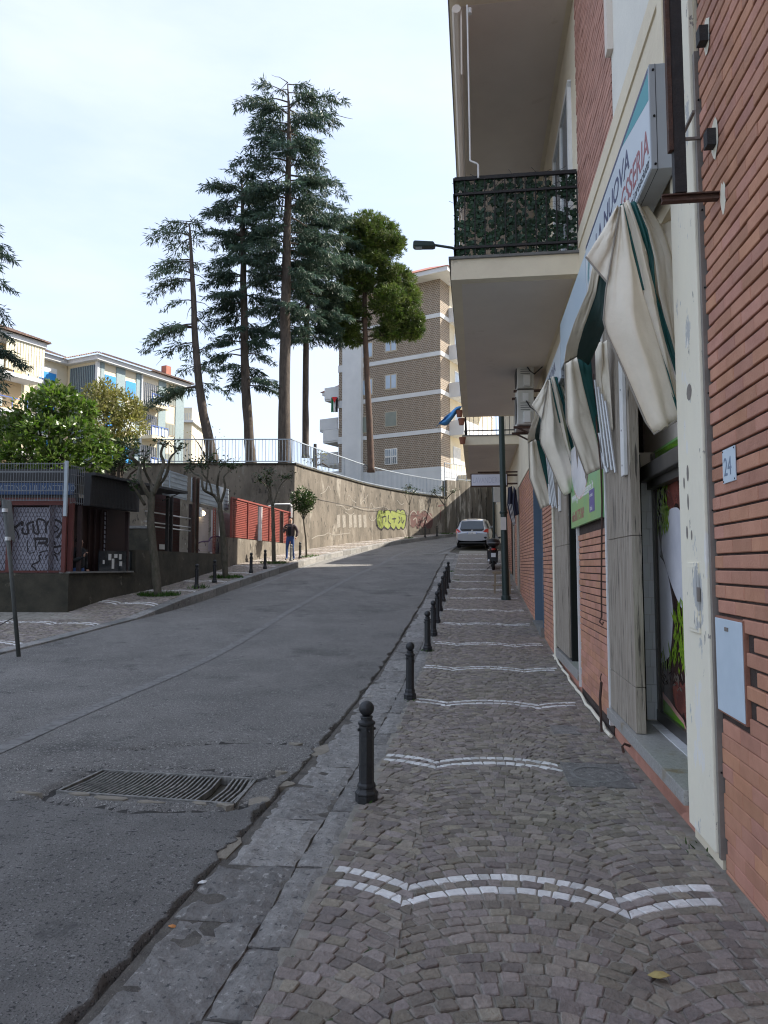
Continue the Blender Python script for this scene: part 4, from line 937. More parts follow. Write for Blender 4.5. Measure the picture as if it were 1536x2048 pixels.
# air conditioners on brackets
def ac(s, t, z, label):
    r = thing('air_conditioner', label, 'air conditioner', L(s + .4, .1, z - .06), pi / 2 - TH, 'air conditioning units on the shop wall')
    g = LG(); g.box(s, s + .80, t, t + .30, z, z + .62); b = g.build('casing', m_acw, r, bevel=.02)
    g = LG(); g.tube([(s + .30, t + .298, z + .31), (s + .30, t + .315, z + .31)], .25, 20); fan = g.build('fan_guard', m_plast, b)
    g = LG(); g.box(s - .012, s + .003, t + .10, t + .20, z + .42, z + .56); g.build('cover', m_whitep, b)
    g = LG(); g.box(s - .05, s + .003, t + .07, t + .19, z + .03, z + .23); g.build('valve_cover', m_whitep, b, bevel=.008)
    for k in range(4): g = LG(); g.box(s - .003, s + .002, t + .07, t + .24, z + .26 + .04 * k, z + .268 + .04 * k); g.build('vent_slot', m_plast, b)
    g = LG(); g.tube([(s - .01, t + .14, z + .42), (s - .06, t + .08, z + .30), (s - .03, t, z + .24), (s, -.01, z + .45)], .012, 6); g.build('pipe', m_plast, r)
    for q in (.08, .68): g = LG(); g.box(s + q, s + q + .04, -.01, t + .36, z - .05, z - .01); g.tube([(s + q + .02, -.01, z - .32), (s + q + .02, t + .28, z - .04)], .016, 6); g.build('bracket', m_rust, r)
    return r
ac(12.55, .24, 4.08, 'white air conditioning unit with cable on a rusty bracket, the lower of two')
a2 = ac(12.75, .22, 4.78, 'dark shaded air conditioning unit right under the balcony soffit, the upper of two')
# laundry blade sign, wall lamps, navy awning
ls = thing('blade_sign', 'white light box reading LAVANDERIA projecting from the wall below the second balcony', 'sign', L(22.0, .6, 4.0), pi / 2 - TH)
g = LG(); g.box(21.9, 22.08, .30, 1.42, 4.02, 4.42); g.build('case', m_rust, ls)
g = LG(); g.box(21.893, 21.9, .33, 1.39, 4.05, 4.39); g.build('sign_face', pmat('white_light_box', (.66, .66, .74), rough=.4), ls)
text('LAVANDERIA', .24, pmat('pale_letter', (.50, .50, .60), rough=.5), ls, L(21.892, 1.36, 4.13), -Vector(ND), ZD, .001, sx=.62, name='lettering')
g = LG(); g.box(21.95, 22.0, -.02, .3, 4.08, 4.13); g.box(21.95, 22.0, -.02, .3, 4.34, 4.39); g.box(21.9, 22.05, -.01, 1.2, 4.45, 4.48); g.build('arm', m_rust, ls)
na = thing('navy_awning', 'navy folded bonnet awning with white stripes beyond the green lamppost', 'awning', L(21.6, .2, 2.6), pi / 2 - TH)
P0 = [(1016, 975), (1014, 1010), (1020, 1035), (1027, 1052)]; P1 = [(1024, 972), (1028, 1000), (1030, 1020), (1031, 1048)]
cloth([(x, y, 21.2) for x, y in P0], [(x, y, 21.2) for x, y in P1], 6, .05, 2, na, 'side_panel', pmat('navy_cloth', (.012, .014, .035), rough=.7))
cloth([(x + 11, y - 3, 21.1) for x, y in P0[:3]], [(x + 8, y + 8, 21.1) for x, y in P1[:3]], 6, .05, 3, na, 'side_panel', bpy.data.materials['navy_cloth'])
for k in range(3):
    cloth([(1017 + 3 * k, 1008, 21.15), (1026 + 2 * k, 1050, 21.15)], [(1018 + 3 * k, 1008, 21.15), (1027 + 2 * k, 1050, 21.15)], 2, 0, 1, na, 'white_stripe', m_whitep)
wc = LG(); wc.box(13.05, 13.2, -.01, .08, 3.28, 3.36); wc.box(13.0, 13.2, .06, .16, 3.22, 3.30); solo(wc, 'wall_lamp', m_plast, 'small dark wall floodlight on the brick before the blue grey door', 'wall lamp')
# street lamp
lp_ = thing('street_lamp', 'dark green steel street lamp standing on the cobbles before the second balcony', 'street lamp', L(19.82, .48, gl(19.82)))
bx, by, bz = L(19.82, .48, gl(19.82, .48))
g = G(); g.tube([(bx, by, bz), (bx - .02, by, bz + 1.2), (bx - .04, by, bz + 3.0), (bx - .07, by, 6.0), (bx - .10, by, 9.9)], [.10, .098, .085, .075, .055], 14); pl_ = g.build('pole', m_green, lp_, smooth=True, auto=40)
g = G(); g.lathe([(.135, 0), (.13, .10), (.105, .12)], (bx, by, bz), 14); g.build('base_collar', m_green, lp_)
g = G(); g.lathe([(.11, 0), (.115, .05), (.10, .07)], (bx - .035, by, bz + 2.35), 14); g.build('collar', m_green, lp_)
g = G(); g.box(bx - .14, bx + .01, by - .125, by - .112, bz + 1.9, bz + 2.25); g.build('sticker', m_paper, lp_)
hx = px(868, 490, by); ex = px(826, 490, by)
g = G(); g.tube([(bx - .10, by, 9.85), (bx - .25, by, 10.15), (hx[0] + .5, by, hx[2] - .08), (hx[0], by, hx[2])], [.05, .042, .038, .036], 8); g.build('arm', m_green, lp_, smooth=True)
g = G(); P = [(hx[0] + .05, -.06), (hx[0] - .03, .06), (ex[0] + .04, .085), (ex[0], .05), (ex[0], -.04), (ex[0] + .05, -.09), (hx[0] - .02, -.085)]
g.prism([(a, by - .13, hx[2] + b) for a, b in P], (0, .26, 0)); hd = g.build('lamp_head', m_green, lp_, bevel=.02)
g = G(); g.box(ex[0] + .07, ex[0] + .25, by - .09, by + .09, hx[2] - .105, hx[2] - .088); g.build('lens', m_panelw, hd)

# bollards
def make_bollard(name, label, group, mat=m_iron):
    r = thing(name, label, 'bollard', (0, 0, 0), 0, group)
    g = G(); g.lathe([(.078, -.03), (.078, .055), (.082, .06), (.082, .07), (.066, .085), (.062, .10), (.066, .105), (.064, .12), (.056, .135)], n=8, rot=pi / 8); g.build('foot', mat, r, bevel=.002)
    g = G(); g.lathe([(.053, .13), (.0525, .50), (.0515, .525)], n=8, rot=pi / 8); sh = g.build('shaft', mat, r, bevel=.003)
    g = G(); g.lathe([(.052, .52), (.061, .532), (.061, .545), (.05, .552), (.041, .560), (.041, .575), (.046, .578), (.043, .585), (.03, .59)], n=16); g.build('collar', mat, r, smooth=True, auto=35)
    g = G(); R = .0535; g.lathe([(max(.004, R * sin(pi * k / 12)), .637 - R * cos(pi * k / 12)) for k in range(13)], n=20); g.build('ball', mat, r, smooth=True)
    for a in (0, pi / 2, pi, -pi / 2):
        g = G(); g.tube([(.048 * cos(a), .048 * sin(a), .495), (.066 * cos(a), .066 * sin(a), .495)], .010, 8); g.build('chain_lug', mat, sh)
    return r
GB = 'black bollards along the right kerb'
b0 = make_bollard('bollard', 'nearest black ball topped bollard on the right kerb, biggest in view', GB)
bs = [(4.90, 2.055), (8.61, 2.09), (12.3, 2.12), (13.9, 2.11), (15.6, 2.13), (17.45, 2.16), (19.3, 2.17), (20.8, 2.18), (22.2, 2.18), (23.7, 2.18)]
lab = ['second black bollard from the camera, alone before the close row', 'first bollard of the close row on the right kerb', 'second bollard of the close row on the right kerb', 'third bollard of the close row on the right kerb', 'fourth bollard of the close row on the right kerb',
       'fifth bollard of the close row on the right kerb', 'third bollard from the far end of the right kerb row', 'last but one bollard of the right kerb row', 'farthest bollard of the right kerb row, nearest the silver car']
for i, (s, t) in enumerate(bs):
    o = b0 if i == 0 else copy_tree(b0)
    p = L(s, t, 0); o.location = (p[0], p[1], gz(p[1]) - .005); o.rotation_euler = (rng.uniform(-.012, .012), rng.uniform(-.012, .012), rng.uniform(0, .8)); o.scale = (1.0, 1.0, 1.0)
    if i: o['label'] = lab[i - 1]
# ------------------------------------------------------------ left side: low wall, kiosk, shutters, red enclosure
def on(x, A, B):                       # point of the upright plane A-B seen in photo column x
    f = (x - 768) / FPX / cos(PITCH) * 1.0
    a, b = Vector(A), Vector(B); d = b - a; f = (x - 768) / FPX * .9985
    k = (f * a.y - a.x) / (d.x - f * d.y); p = a + d * k; return p.x, p.y
def at(x, y, A, B, off=0):
    p = on(x, A, B); q = px(x, y, p[1]); return (p[0], p[1], q[2])
K0, K1, K2, K3, R0 = (-7.35, 16.84), (-6.45, 20.7), (-5.6, 28.0), (-4.75, 33.2), (-4.4, 35.2)
def wall_run(pts, z0, z1, th, name, mat, parent=None, cap=0):
    """upright wall along a line, thickness to the left of the walking direction"""
    g = G(); L_, R_ = [], []
    for i, p in enumerate(pts):
        a, b = Vector(pts[max(0, i - 1)]), Vector(pts[min(len(pts) - 1, i + 1)]); d = (b - a).normalized(); n = Vector((-d.y, d.x)) * th
        R_.append(p); L_.append((p[0] + n.x, p[1] + n.y))
    zt = z1 if hasattr(z1, '__len__') else [z1] * len(pts)
    rows = [[(r[0], r[1], z0), (r[0], r[1], z), (l[0], l[1], z), (l[0], l[1], z0)] for r, l, z in zip(R_, L_, zt)]
    g.grid(rows); g.poly(rows[0][::-1]); g.poly(rows[-1]); return g.build(name, mat, parent)
lw = thing('low_wall', 'mossy grey concrete low wall along the left pavement under the kiosk and shutters', 'wall', (-7.35, 16.84, gz(16.8)))
wall_run([K0, K1], -.2, 1.43, .32, 'wall_section', m_concrete_d, lw)
wall_run([(-16, 17.0), (K0[0] - .003, K0[1] + .003)], -.2, 1.43, .32, 'wall_section', m_concrete_d, lw)
pa, pb = on(271, K0, K1), on(456, K1, K2)
wall_run([(pa[0] + .004, pa[1]), (K1[0] + .004, K1[1]), (pb[0] + .004, pb[1])], -.2, 2.03, .34, 'wall_section', m_concrete_d, lw)
wall_run([(pb[0] + .002, pb[1] + .004), K2, K3, (-4.5, 35.1)], -.2, 2.66, .34, 'wall_section', m_concrete, lw)
g = G(); a, b = K0, on(266, K0, K1)
g.obox((a[0] - .10, a[1] + .02, 1.45), (b[0] - .10, b[1], 1.45), .30, .04); g.build('coping', m_kerb2, lw)

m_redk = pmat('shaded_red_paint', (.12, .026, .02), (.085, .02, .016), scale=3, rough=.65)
kk = thing('newspaper_kiosk', 'dark newspaper kiosk with black canopy roof, wire mesh and blue banner on the street corner', 'kiosk', (-8.2, 18.2, gz(18)))
A0, A1 = (-16, 17.0), K0
# left face: graffitied roller shutter behind expanded mesh
sh = G(); sh.box(-12.2, -7.62, 17.16, 17.18, 1.44, 3.0); shm = sh.build('roller_shutter', m_shutter, kk)
z = 1.45
while z < 2.95:
    g = G(); g.box(-12.2, -7.62, 17.145, 17.16, z, z + .098); g.build('shutter_slat', m_shutter, shm, bevel=.008); z += .102
def stroke(pts, w, Y, mat, par, name='graffiti'):
    P = smooth_path([(p[0], p[1]) for p in pts], 5) if len(pts) > 2 else pts; g = G()
    q = [px(x, y, Y) for x, y in P]; rows = []
    for i, p in enumerate(q):
        a, b = Vector(q[max(0, i - 1)]), Vector(q[min(len(q) - 1, i + 1)]); d = (b - a).normalized(); n = Vector((-d.z, 0, d.x)) * w / 2
        rows.append([(p[0] + n.x, Y, p[2] + n.z), (p[0] - n.x, Y, p[2] - n.z)])
    g.grid(rows); return g.build(name, mat, par)
YS = 17.141
for pts, w in (([(26, 1050), (30, 1055), (44, 1044), (44, 1052)], .06), ([(28, 1058), (34, 1064), (38, 1079)], .03), ([(45, 1055), (46, 1066), (56, 1066), (55, 1048), (68, 1044)], .05), ([(66, 1048), (68, 1064), (77, 1066), (74, 1040), (88, 1041), (92, 1052), (91, 1066)], .045),
               ([(92, 1052), (97, 1043), (112, 1040), (124, 1048), (124, 1060), (113, 1076)], .05), ([(100, 1056), (108, 1051), (117, 1058), (109, 1064), (100, 1056)], .035), ([(67, 1078), (92, 1078), (92, 1085), (76, 1086)], .07), ([(70, 1080), (72, 1100)], .035),
               ([(88, 1084), (97, 1093), (110, 1094), (126, 1091)], .05), ([(104, 1081), (110, 1086), (104, 1090), (101, 1085), (104, 1081)], .04), ([(82, 1108), (78, 1113), (80, 1118), (76, 1124), (64, 1130), (70, 1138), (77, 1146)], .035), ([(78, 1106), (90, 1102), (104, 1102), (116, 1108), (126, 1096), (140, 1097)], .03),
               ([(90, 1116), (98, 1108), (110, 1110), (116, 1122)], .03), ([(55, 1080), (56, 1105), (70, 1104)], .02)):
    stroke(pts, w, YS - .004 * rng.random(), m_graf_k, shm)
def frame_bar(p, q, w, mat, name='frame_bar', par=kk): g = G(); g.obox(p, q, w, w); return g.build(name, mat, par)
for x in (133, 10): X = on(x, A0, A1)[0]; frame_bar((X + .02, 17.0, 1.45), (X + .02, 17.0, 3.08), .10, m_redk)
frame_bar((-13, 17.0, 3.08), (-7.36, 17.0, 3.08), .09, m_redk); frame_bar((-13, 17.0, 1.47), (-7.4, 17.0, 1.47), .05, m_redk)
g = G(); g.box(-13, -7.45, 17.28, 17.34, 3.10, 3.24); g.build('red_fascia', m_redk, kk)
g = G(); X0 = -13
for i in range(-60, 90):                                # expanded mesh: crossing diagonal strands
    for sg_ in (1, -1):
        xa = X0 + i * .085; za, zb = 1.49, 3.04; h = (zb - za) * .42 * sg_; xb = xa + h
        if sg_ < 0: xa, xb = xa + .0, xa + h
        pa_, pb_ = [xa, za], [xb, zb]
        def clip(lo, hi):
            (x0_, z0_), (x1_, z1_) = pa_, pb_
            if x0_ > x1_: x0_, z0_, x1_, z1_ = x1_, z1_, x0_, z0_
            if x1_ <= lo or x0_ >= hi: return None
            t0 = max(0, (lo - x0_) / (x1_ - x0_)); t1 = min(1, (hi - x0_) / (x1_ - x0_))
            return (x0_ + (x1_ - x0_) * t0, z0_ + (z1_ - z0_) * t0), (x0_ + (x1_ - x0_) * t1, z0_ + (z1_ - z0_) * t1)
        c = clip(-13, -7.42)
        if c: g.obox((c[0][0], 16.96, c[0][1]), (c[1][0], 16.96, c[1][1]), .005, .009, (0, 1, 0))
tag(g.build('expanded_mesh', m_redd, kk), kind='stuff')
g = G(); g.box(-13, -7.5, 17.30, 17.36, 3.32, 3.60); ban = g.build('banner', m_bluep, kk)
g = G(); g.box(-13, -7.45, 17.36, 17.5, 3.2, 3.95); g.build('fascia', m_kiosk, kk)
m_dim = pmat('dull_banner_letters', (.20, .24, .30), rough=.6)
text('MATTINO | IL MATTINO', .215, m_dim, ban, (-9.45, 17.297, 3.40), (1, 0, 0), (0, 0, 1), .001, sx=.86)
# wire mesh fence panels above both faces and their white post
def fence_panel(A, B, z0, z1, step, name, parent, zs, mt=None):
    a, b = Vector(A), Vector(B); l = (b - a).length; n = int(l / step)
    for i in range(n + 1):
        p = a + (b - a) * (i / n); g = G(); g.obox((p.x, p.y, z0), (p.x, p.y, z1), .009, .009); g.build('mesh_wire', mt or m_wire, parent)
    for z in zs: g = G(); g.obox((a.x, a.y, z), (b.x, b.y, z), .009, .018); g.build('mesh_rail', mt or m_wire, parent)
m_wire = pmat('grey_fence_wire', (.17, .18, .19), (.12, .13, .14), scale=4, rough=.6)
fp = thing('mesh_fence', 'grey welded wire fence panels on a pale post on top of the kiosk corner', 'fence', (-7.4, 16.9, 3.05))
fence_panel((-10.2, 16.82), (-7.47, 16.8), 3.12, 4.03, .064, 'mesh', fp, (3.14, 3.36, 3.58, 3.80, 3.82, 4.0))
p1 = on(262, (K0[0] - .05, K0[1]), K1); p2 = on(137, (K0[0] - .05, K0[1]), K1)
fence_panel(p2, (on(166, K0, K1)[0] - .03, on(166, K0, K1)[1]), 3.06, 3.98, .06, 'mesh', fp, (3.1, 3.32, 3.54, 3.76, 3.96))
fence_panel((on(168, K0, K1)[0] + .13, on(168, K0, K1)[1]), (p1[0] + .13, p1[1]), 3.06, 3.80, .065, 'mesh', fp, (3.1, 3.32, 3.54, 3.76), m_steelblk)
g = G(); q = on(130, A0, A1); g.box(q[0] - .035, q[0] + .035, 16.74, 16.81, 2.76, 4.06); g.build('post', m_panelw, fp)
# street face, canopy, counter
c0, c1 = Vector(on(168, K0, K1)), Vector((-6.1, 21.9)); dn = Vector((-(c1 - c0).normalized().y, (c1 - c0).normalized().x))
off = Vector((.22, 0))
g = G(); P = [c0 + off, c1 + off * .5, c1 + dn * 3.2, c0 + dn * 3.2 + Vector((0, .2))]
g.prism([(p.x, p.y, 3.80) for p in P], (0, 0, .07)); g.build('canopy', m_kiosk, kk)
e1 = Vector(on(268, K0, K1)); g = G(); P = [c0 + off * .5, e1 + off * .5, e1 + dn * .05, c0 + dn * .05]
g.prism([(p.x, p.y, 3.06) for p in P], (0, 0, .738)); g.build('fascia', m_kiosk, kk)
g = G(); g.tube([(c1.x - .05, c1.y - .3, 3.79), (c1.x - .35, c1.y - 1.0, 3.50)], .018, 6); g.build('strut', m_kiosk, kk)
for x in (138, 168, 262):
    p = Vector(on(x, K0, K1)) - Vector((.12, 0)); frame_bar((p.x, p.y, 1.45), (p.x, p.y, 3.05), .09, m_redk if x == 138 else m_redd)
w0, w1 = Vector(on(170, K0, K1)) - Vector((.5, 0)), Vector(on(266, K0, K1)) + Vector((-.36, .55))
g = G(); g.prism([(w0.x, w0.y, 1.3), (w1.x, w1.y, 1.3), (w1.x - 2.6, w1.y + .6, 1.3), (w0.x - 2.6, w0.y + .6, 1.3)], (0, 0, 2.0)); g.build('body', m_redd, kk)  # solid dark block standing in for the shaded open interior
for x in (213, 224, 236, 246): p = on(x, K0, K1); frame_bar((p[0] - .46, p[1], 1.3), (p[0] - .46, p[1], 3.05), .05, m_redd)
g = G(); a, b = on(140, K0, K1), on(166, K0, K1); g.prism([(a[0] - .55, a[1] + .1, 1.45), (b[0] - .55, b[1] + .1, 1.45), (b[0] - .57, b[1] + .12, 1.45), (a[0] - .57, a[1] + .12, 1.45)], (0, 0, 1.6)); g.build('side_shutter', m_shutter, kk)
g = G(); p = on(235, K0, K1)
for k in range(9): g.tube([(p[0] - .35, p[1], 3.0 - k * .12), (p[0] - .35, p[1] + .02, 2.92 - k * .12)], .018, 5)
g.build('hanging_strip', m_shutter, kk)
a, b = Vector(on(206, K0, K1)), Vector(on(270, K0, K1)); g = G(); g.obox((a.x - .1, a.y, 1.73), (b.x - .1, b.y, 1.73), .03, .52); gp_ = g.build('counter_panel', m_glass, kk)
for f, z, w, h in ((.30, 1.83, .12, .16), (.48, 1.86, .14, .10), (.40, 1.66, .10, .26), (.62, 1.84, .11, .14), (.64, 1.66, .12, .12), (.12, 1.7, .07, .1)):
    p = a + (b - a) * f; d = (b - a).normalized(); g = G(); g.obox((p.x - .08 - d.x * w / 2, p.y - d.y * w / 2, z), (p.x - .08 + d.x * w / 2, p.y + d.y * w / 2, z), .006, h); g.build('notice', m_paper, gp_)

# shuttered shops behind the low wall
sp = thing('shuttered_shops', 'closed dark brick and roller shuttered shop fronts with graffiti behind the low wall', 'shop', (-6.6, 24.5, gz(24)))
off_ = .55
F0, F1 = (K1[0] - off_ + .0, K1[1] + .1), (on(456, K1, K2)[0] - off_, on(456, K1, K2)[1])
def seg(x0, x1, z0, z1, name, mat, par, push=0, th=.04):
    a, b = on(x0, F0, F1), on(x1, F0, F1); g = G(); g.obox((a[0] + push, a[1], (z0 + z1) / 2), (b[0] + push, b[1], (z0 + z1) / 2), th, z1 - z0); return g.build(name, mat, par)
bk = seg(322, 372, 1.9, 3.85, 'brick_wall', pmat('dark_small_brick', (.085, .032, .026), (.06, .024, .02), scale=14, rough=.9, attr=.2), sp, -.25)
for k in range(20): seg(322, 372, 1.98 + k * .09, 1.992 + k * .09, 'mortar_course', m_mortar, bk, -.226, .012)
for y in (3.2, 2.9, 2.78): a, b = on(285, F0, F1), on(378, F0, F1); g = G(); g.tube([(a[0] + .02, a[1], y), (b[0] + .02, b[1], y)], .022, 6); g.build('pipe', m_whitep, sp)
seg(331, 344, 2.12, 2.28, 'notice', m_paper, sp, -.2, .01)
for x in (320, 328): a = on(x, F0, F1); frame_bar((a[0] + .2, a[1], 2.0), (a[0] + .2, a[1], 3.75), .09, m_steelblk, 'post', sp)
for x, m in ((371, m_rust), (379, m_rust)): a = on(x, F0, F1); frame_bar((a[0] + .25, a[1], 2.0), (a[0] + .25, a[1], 4.58), .08, m, 'post', sp)
seg(372, 378, 2.0, 4.55, 'post_plate', m_concrete_d, sp, .22, .03)
for x0, x1 in ((386, 415), (423, 458)):
    s_ = seg(x0, x1, 2.03, 3.66, 'roller_shutter', m_shutw, sp, -.02)
    for k in range(16): seg(x0, x1, 2.05 + k * .1, 2.14 + k * .1, 'shutter_slat', m_shutw, s_, .008, .03)
seg(378, 388, 1.9, 3.7, 'jamb', m_redd, sp, -.02); 
a = on(419, F0, F1); tw = G(); tw.obox((a[0] + .16, a[1] - .14, 2.0), (a[0] + .16, a[1] - .14, 3.72), .03, .03); tw.obox((a[0] + .16, a[1] + .14, 2.0), (a[0] + .16, a[1] + .14, 3.72), .03, .03); tw = tw.build('lattice_post', m_redm, sp)
for k in range(17): g = G(); g.obox((a[0] + .16, a[1] - .13, 2.05 + k * .1), (a[0] + .16, a[1] + .13, 2.05 + k * .1), .02, .025); g.build('rung', m_redm, tw)
for pts, w, mt in (([(392, 1093), (396, 1086), (405, 1083), (416, 1082), (420, 1076), (428, 1073), (437, 1074), (442, 1080), (443, 1090)], .07, m_graf_p), ([(392, 1094), (398, 1102)], .06, m_graf_p), ([(433, 1078), (436, 1090), (435, 1104)], .05, m_graf_p), ([(426, 1094), (430, 1098), (428, 1104)], .05, m_graf_p), ([(408, 1084), (410, 1092)], .05, m_graf_p)):
    P = smooth_path(pts, 4) if len(pts) > 2 else pts; q = [at(x, y, F0, F1) for x, y in P]; g = G(); g.tube([(v[0] + .012, v[1] - .012, v[2]) for v in q], w * .42, 5); g.build('graffiti', mt, sp)
g = G(); q = [at(x, y, F0, F1) for x, y in ((396, 1090), (404, 1086), (416, 1085), (424, 1078), (434, 1079), (439, 1088), (440, 1104), (398, 1103))]; g.poly([(v[0] + .006, v[1] - .006, v[2]) for v in q]); g.build('graffiti_fill', m_graf_l, sp)
a = on(398, F0, F1); q = px(398, 1027, a[1]); g = G(); g.lathe([(.01, -.09), (.07, -.06), (.09, 0), (.07, .06), (.01, .09)], (a[0] + .12, a[1] - .05, q[2]), 10); lb = solo(g, 'globe_lamp', m_lampon, 'small lit globe lamp beside the roller shutters', 'lamp', smooth=True)
g = G(); a = on(390, F0, F1); g.box(a[0] + .02, a[0] + .2, a[1] - .15, a[1] + .1, 3.3, 3.62); g.build('meter_box', m_whitep, sp)
g = G(); P = [px(250, 1090, 26.0), px(345, 1090, 25.5)]; g.box(P[0][0], P[1][0], 26, 26.3, .9, 2.95); g.build('back_wall', m_concrete_d, sp)
g = G(); g.box(P[0][0], P[1][0], 25.96, 26.32, 2.955, 3.05); g.build('coping', m_kerb2, sp)
# grey panel fence above
pf = thing('panel_fence', 'row of pale blue grey wire and sheet panels above the shuttered shops', 'fence', (-6.3, 24.5, 3.72))
H0, H1 = (K1[0] - .35, K1[1] + .1), (on(456, K1, K2)[0] - .35, on(456, K1, K2)[1])
for x0, x1 in ((322, 334), (336, 371), (380, 455)):
    a, b = on(x0, H0, H1), on(x1, H0, H1); g = G(); g.obox((a[0], a[1], 4.15), (b[0], b[1], 4.15), .02, .80); pn = g.build('sheet_panel', m_panelw, pf)
    for k in range(6): g = G(); g.obox((a[0] + .018, a[1], 3.80 + k * .14), (b[0] + .018, b[1], 3.80 + k * .14), .012, .014); g.build('panel_wire', m_galv, pn)
# red louvred enclosure
re_ = thing('red_enclosure', 'red louvred metal enclosure on the low wall beside the tall concrete wall', 'enclosure', (-5.4, 30.5, 2.66))
E0, E1 = (on(460, K1, K2)[0] - .12, on(460, K1, K2)[1]), (-4.88, 33.2)
def eseg(x0, x1, z0, z1, name, mat, par, push=0, th=.03):
    a, b = on(x0, E0, E1), on(x1, E0, E1); g = G(); g.obox((a[0] + push, a[1], (z0 + z1) / 2), (b[0] + push, b[1], (z0 + z1) / 2), th, z1 - z0); return g.build(name, mat, par)
for x0, x1 in ((461, 492), (494, 514), (521, 535), (537, 558), (563, 577)):
    pn = eseg(x0, x1, 2.68, 4.16, 'panel', m_redm, re_, -.03)
    for k in range(20): eseg(x0, x1, 2.71 + k * .072, 2.755 + k * .072, 'louvre', m_redm, pn, .0, .035)
for x in (460, 493, 536, 577): a = on(x, E0, E1); frame_bar((a[0] + .03, a[1], 2.66), (a[0] + .03, a[1], 4.2), .07, m_redm, 'post', re_)
for x, m in ((517, m_whitep), (561, m_rust)): a = on(x, E0, E1); frame_bar((a[0] + .06, a[1], 2.66), (a[0] + .06, a[1], 4.1), .13, m, 'post', re_)
eseg(460, 578, 4.16, 4.22, 'top_rail', m_redm, re_, .03, .06)
a = on(455, K1, K2); g = G(); g.box(a[0] - .32, a[0] - .2, a[1] - .06, a[1] + .06, 2.7, 4.5); solo(g, 'white_post', m_whitep, 'narrow white pipe post between the shutters and the red enclosure', 'post')
g = G(); b = Vector((-4.55, 34.9)); g.tube([(b.x - 1.25, b.y - .3, 4.3), (b.x - 1.0, b.y - .2, 4.48), (b.x - .7, b.y - .15, 4.58), (b.x, b.y - .1, 4.60), (b.x + .06, b.y - .08, 4.52), (b.x + .06, b.y - .08, 2.7)], .045, 8)
solo(g, 'drain_pipe', m_whitep, 'white bent drain pipe at the corner of the tall concrete wall', 'pipe', smooth=True)

# ------------------------------------------------------------ tall retaining wall, terrace, railing
RP = [(-4.4, 35.2), (-3.7, 37.3), (-2.3, 40.9), (-.9, 44.5), (1.6, 48.9), (4.6, 52.6)]
RP2 = [(4.62, 52.6), (7.2, 55.2), (10.5, 58.0), (15, 61.5), (24, 67)]
rw = thing('retaining_wall', 'tall stained concrete retaining wall with graffiti, curving up along the left pavement', 'wall', (-4.4, 35.2, gz(35)))
wall_run(smooth_path(RP, 4), 0, 6.58, .45, 'wall_section', m_concrete, rw)
wall_run([(-18, 35.6), (-11, 35.25), (-4.405, 35.21)], 0, 6.58, .45, 'wall_section', m_concrete, rw)
q2 = smooth_path(RP2, 4); wall_run(q2[:7], 0, [7.9 + .03 * i for i in range(7)], .45, 'wall_section', m_concrete_s, rw)
wall_run(q2[6:], 0, [8.2 + .03 * i for i in range(len(q2) - 6)], .45, 'rendered_section', m_bcream, rw)
cpn = smooth_path(RP, 4); wall_run([(p[0] + .06, p[1] - .03) for p in cpn], 6.582, 6.66, .55, 'coping', m_concrete_d, rw)
wall_run([(-18, 35.54), (-11, 35.19), (-4.33, 35.14)], 6.582, 6.66, .5, 'coping', m_concrete_d, rw)
g = G(); P = [(p[0] - .4, p[1] + .2) for p in RP] + [(7, 58), (0, 75), (-22, 80), (-22, 35.7)]
g.prism([(p[0], p[1], 5.8) for p in P], (0, 0, .74)); tag(g.build('terrace', m_terr), kind='structure')
RPs = smooth_path(RP, 4)
def wpt(x, y):                          # point on the face of the curving wall
    pr = on(x, RPs[0], RPs[1])
    for a, b in zip(RPs, RPs[1:]):
        p = on(x, a, b)
        if a[1] - .01 <= p[1] <= b[1] + .01: pr = p; break
    return (pr[0], pr[1], px(x, y, pr[1])[2])
def wpaint(polys, mat, name, o):
    for P in polys:
        g = G(); q = [wpt(x, y) for x, y in P]; g.poly([(v[0] + o, v[1] - o * .6, v[2]) for v in q]); g.build(name, mat, rw)
def wstroke(pts, w, mat, o=.009, name='graffiti'):
    P = smooth_path(pts, 5) if len(pts) > 2 else pts; q = [wpt(*p) for p in P]; g = G(); rows = []
    for i, p in enumerate(q):
        a, b = Vector(q[max(0, i - 1)]), Vector(q[min(len(q) - 1, i + 1)]); d = (b - a).normalized(); h = Vector((d.x, d.y, 0)).normalized() if Vector((d.x, d.y, 0)).length > .01 else Vector((.4, .9, 0))
        n = Vector((-h.x * d.z, -h.y * d.z, math.hypot(d.x, d.y))).normalized() * w / 2
        rows.append([(p[0] + n.x + o, p[1] + n.y - o * .6, p[2] + n.z), (p[0] - n.x + o, p[1] - n.y - o * .6, p[2] - n.z)])
    g.grid(rows); g.build(name, mat, rw)
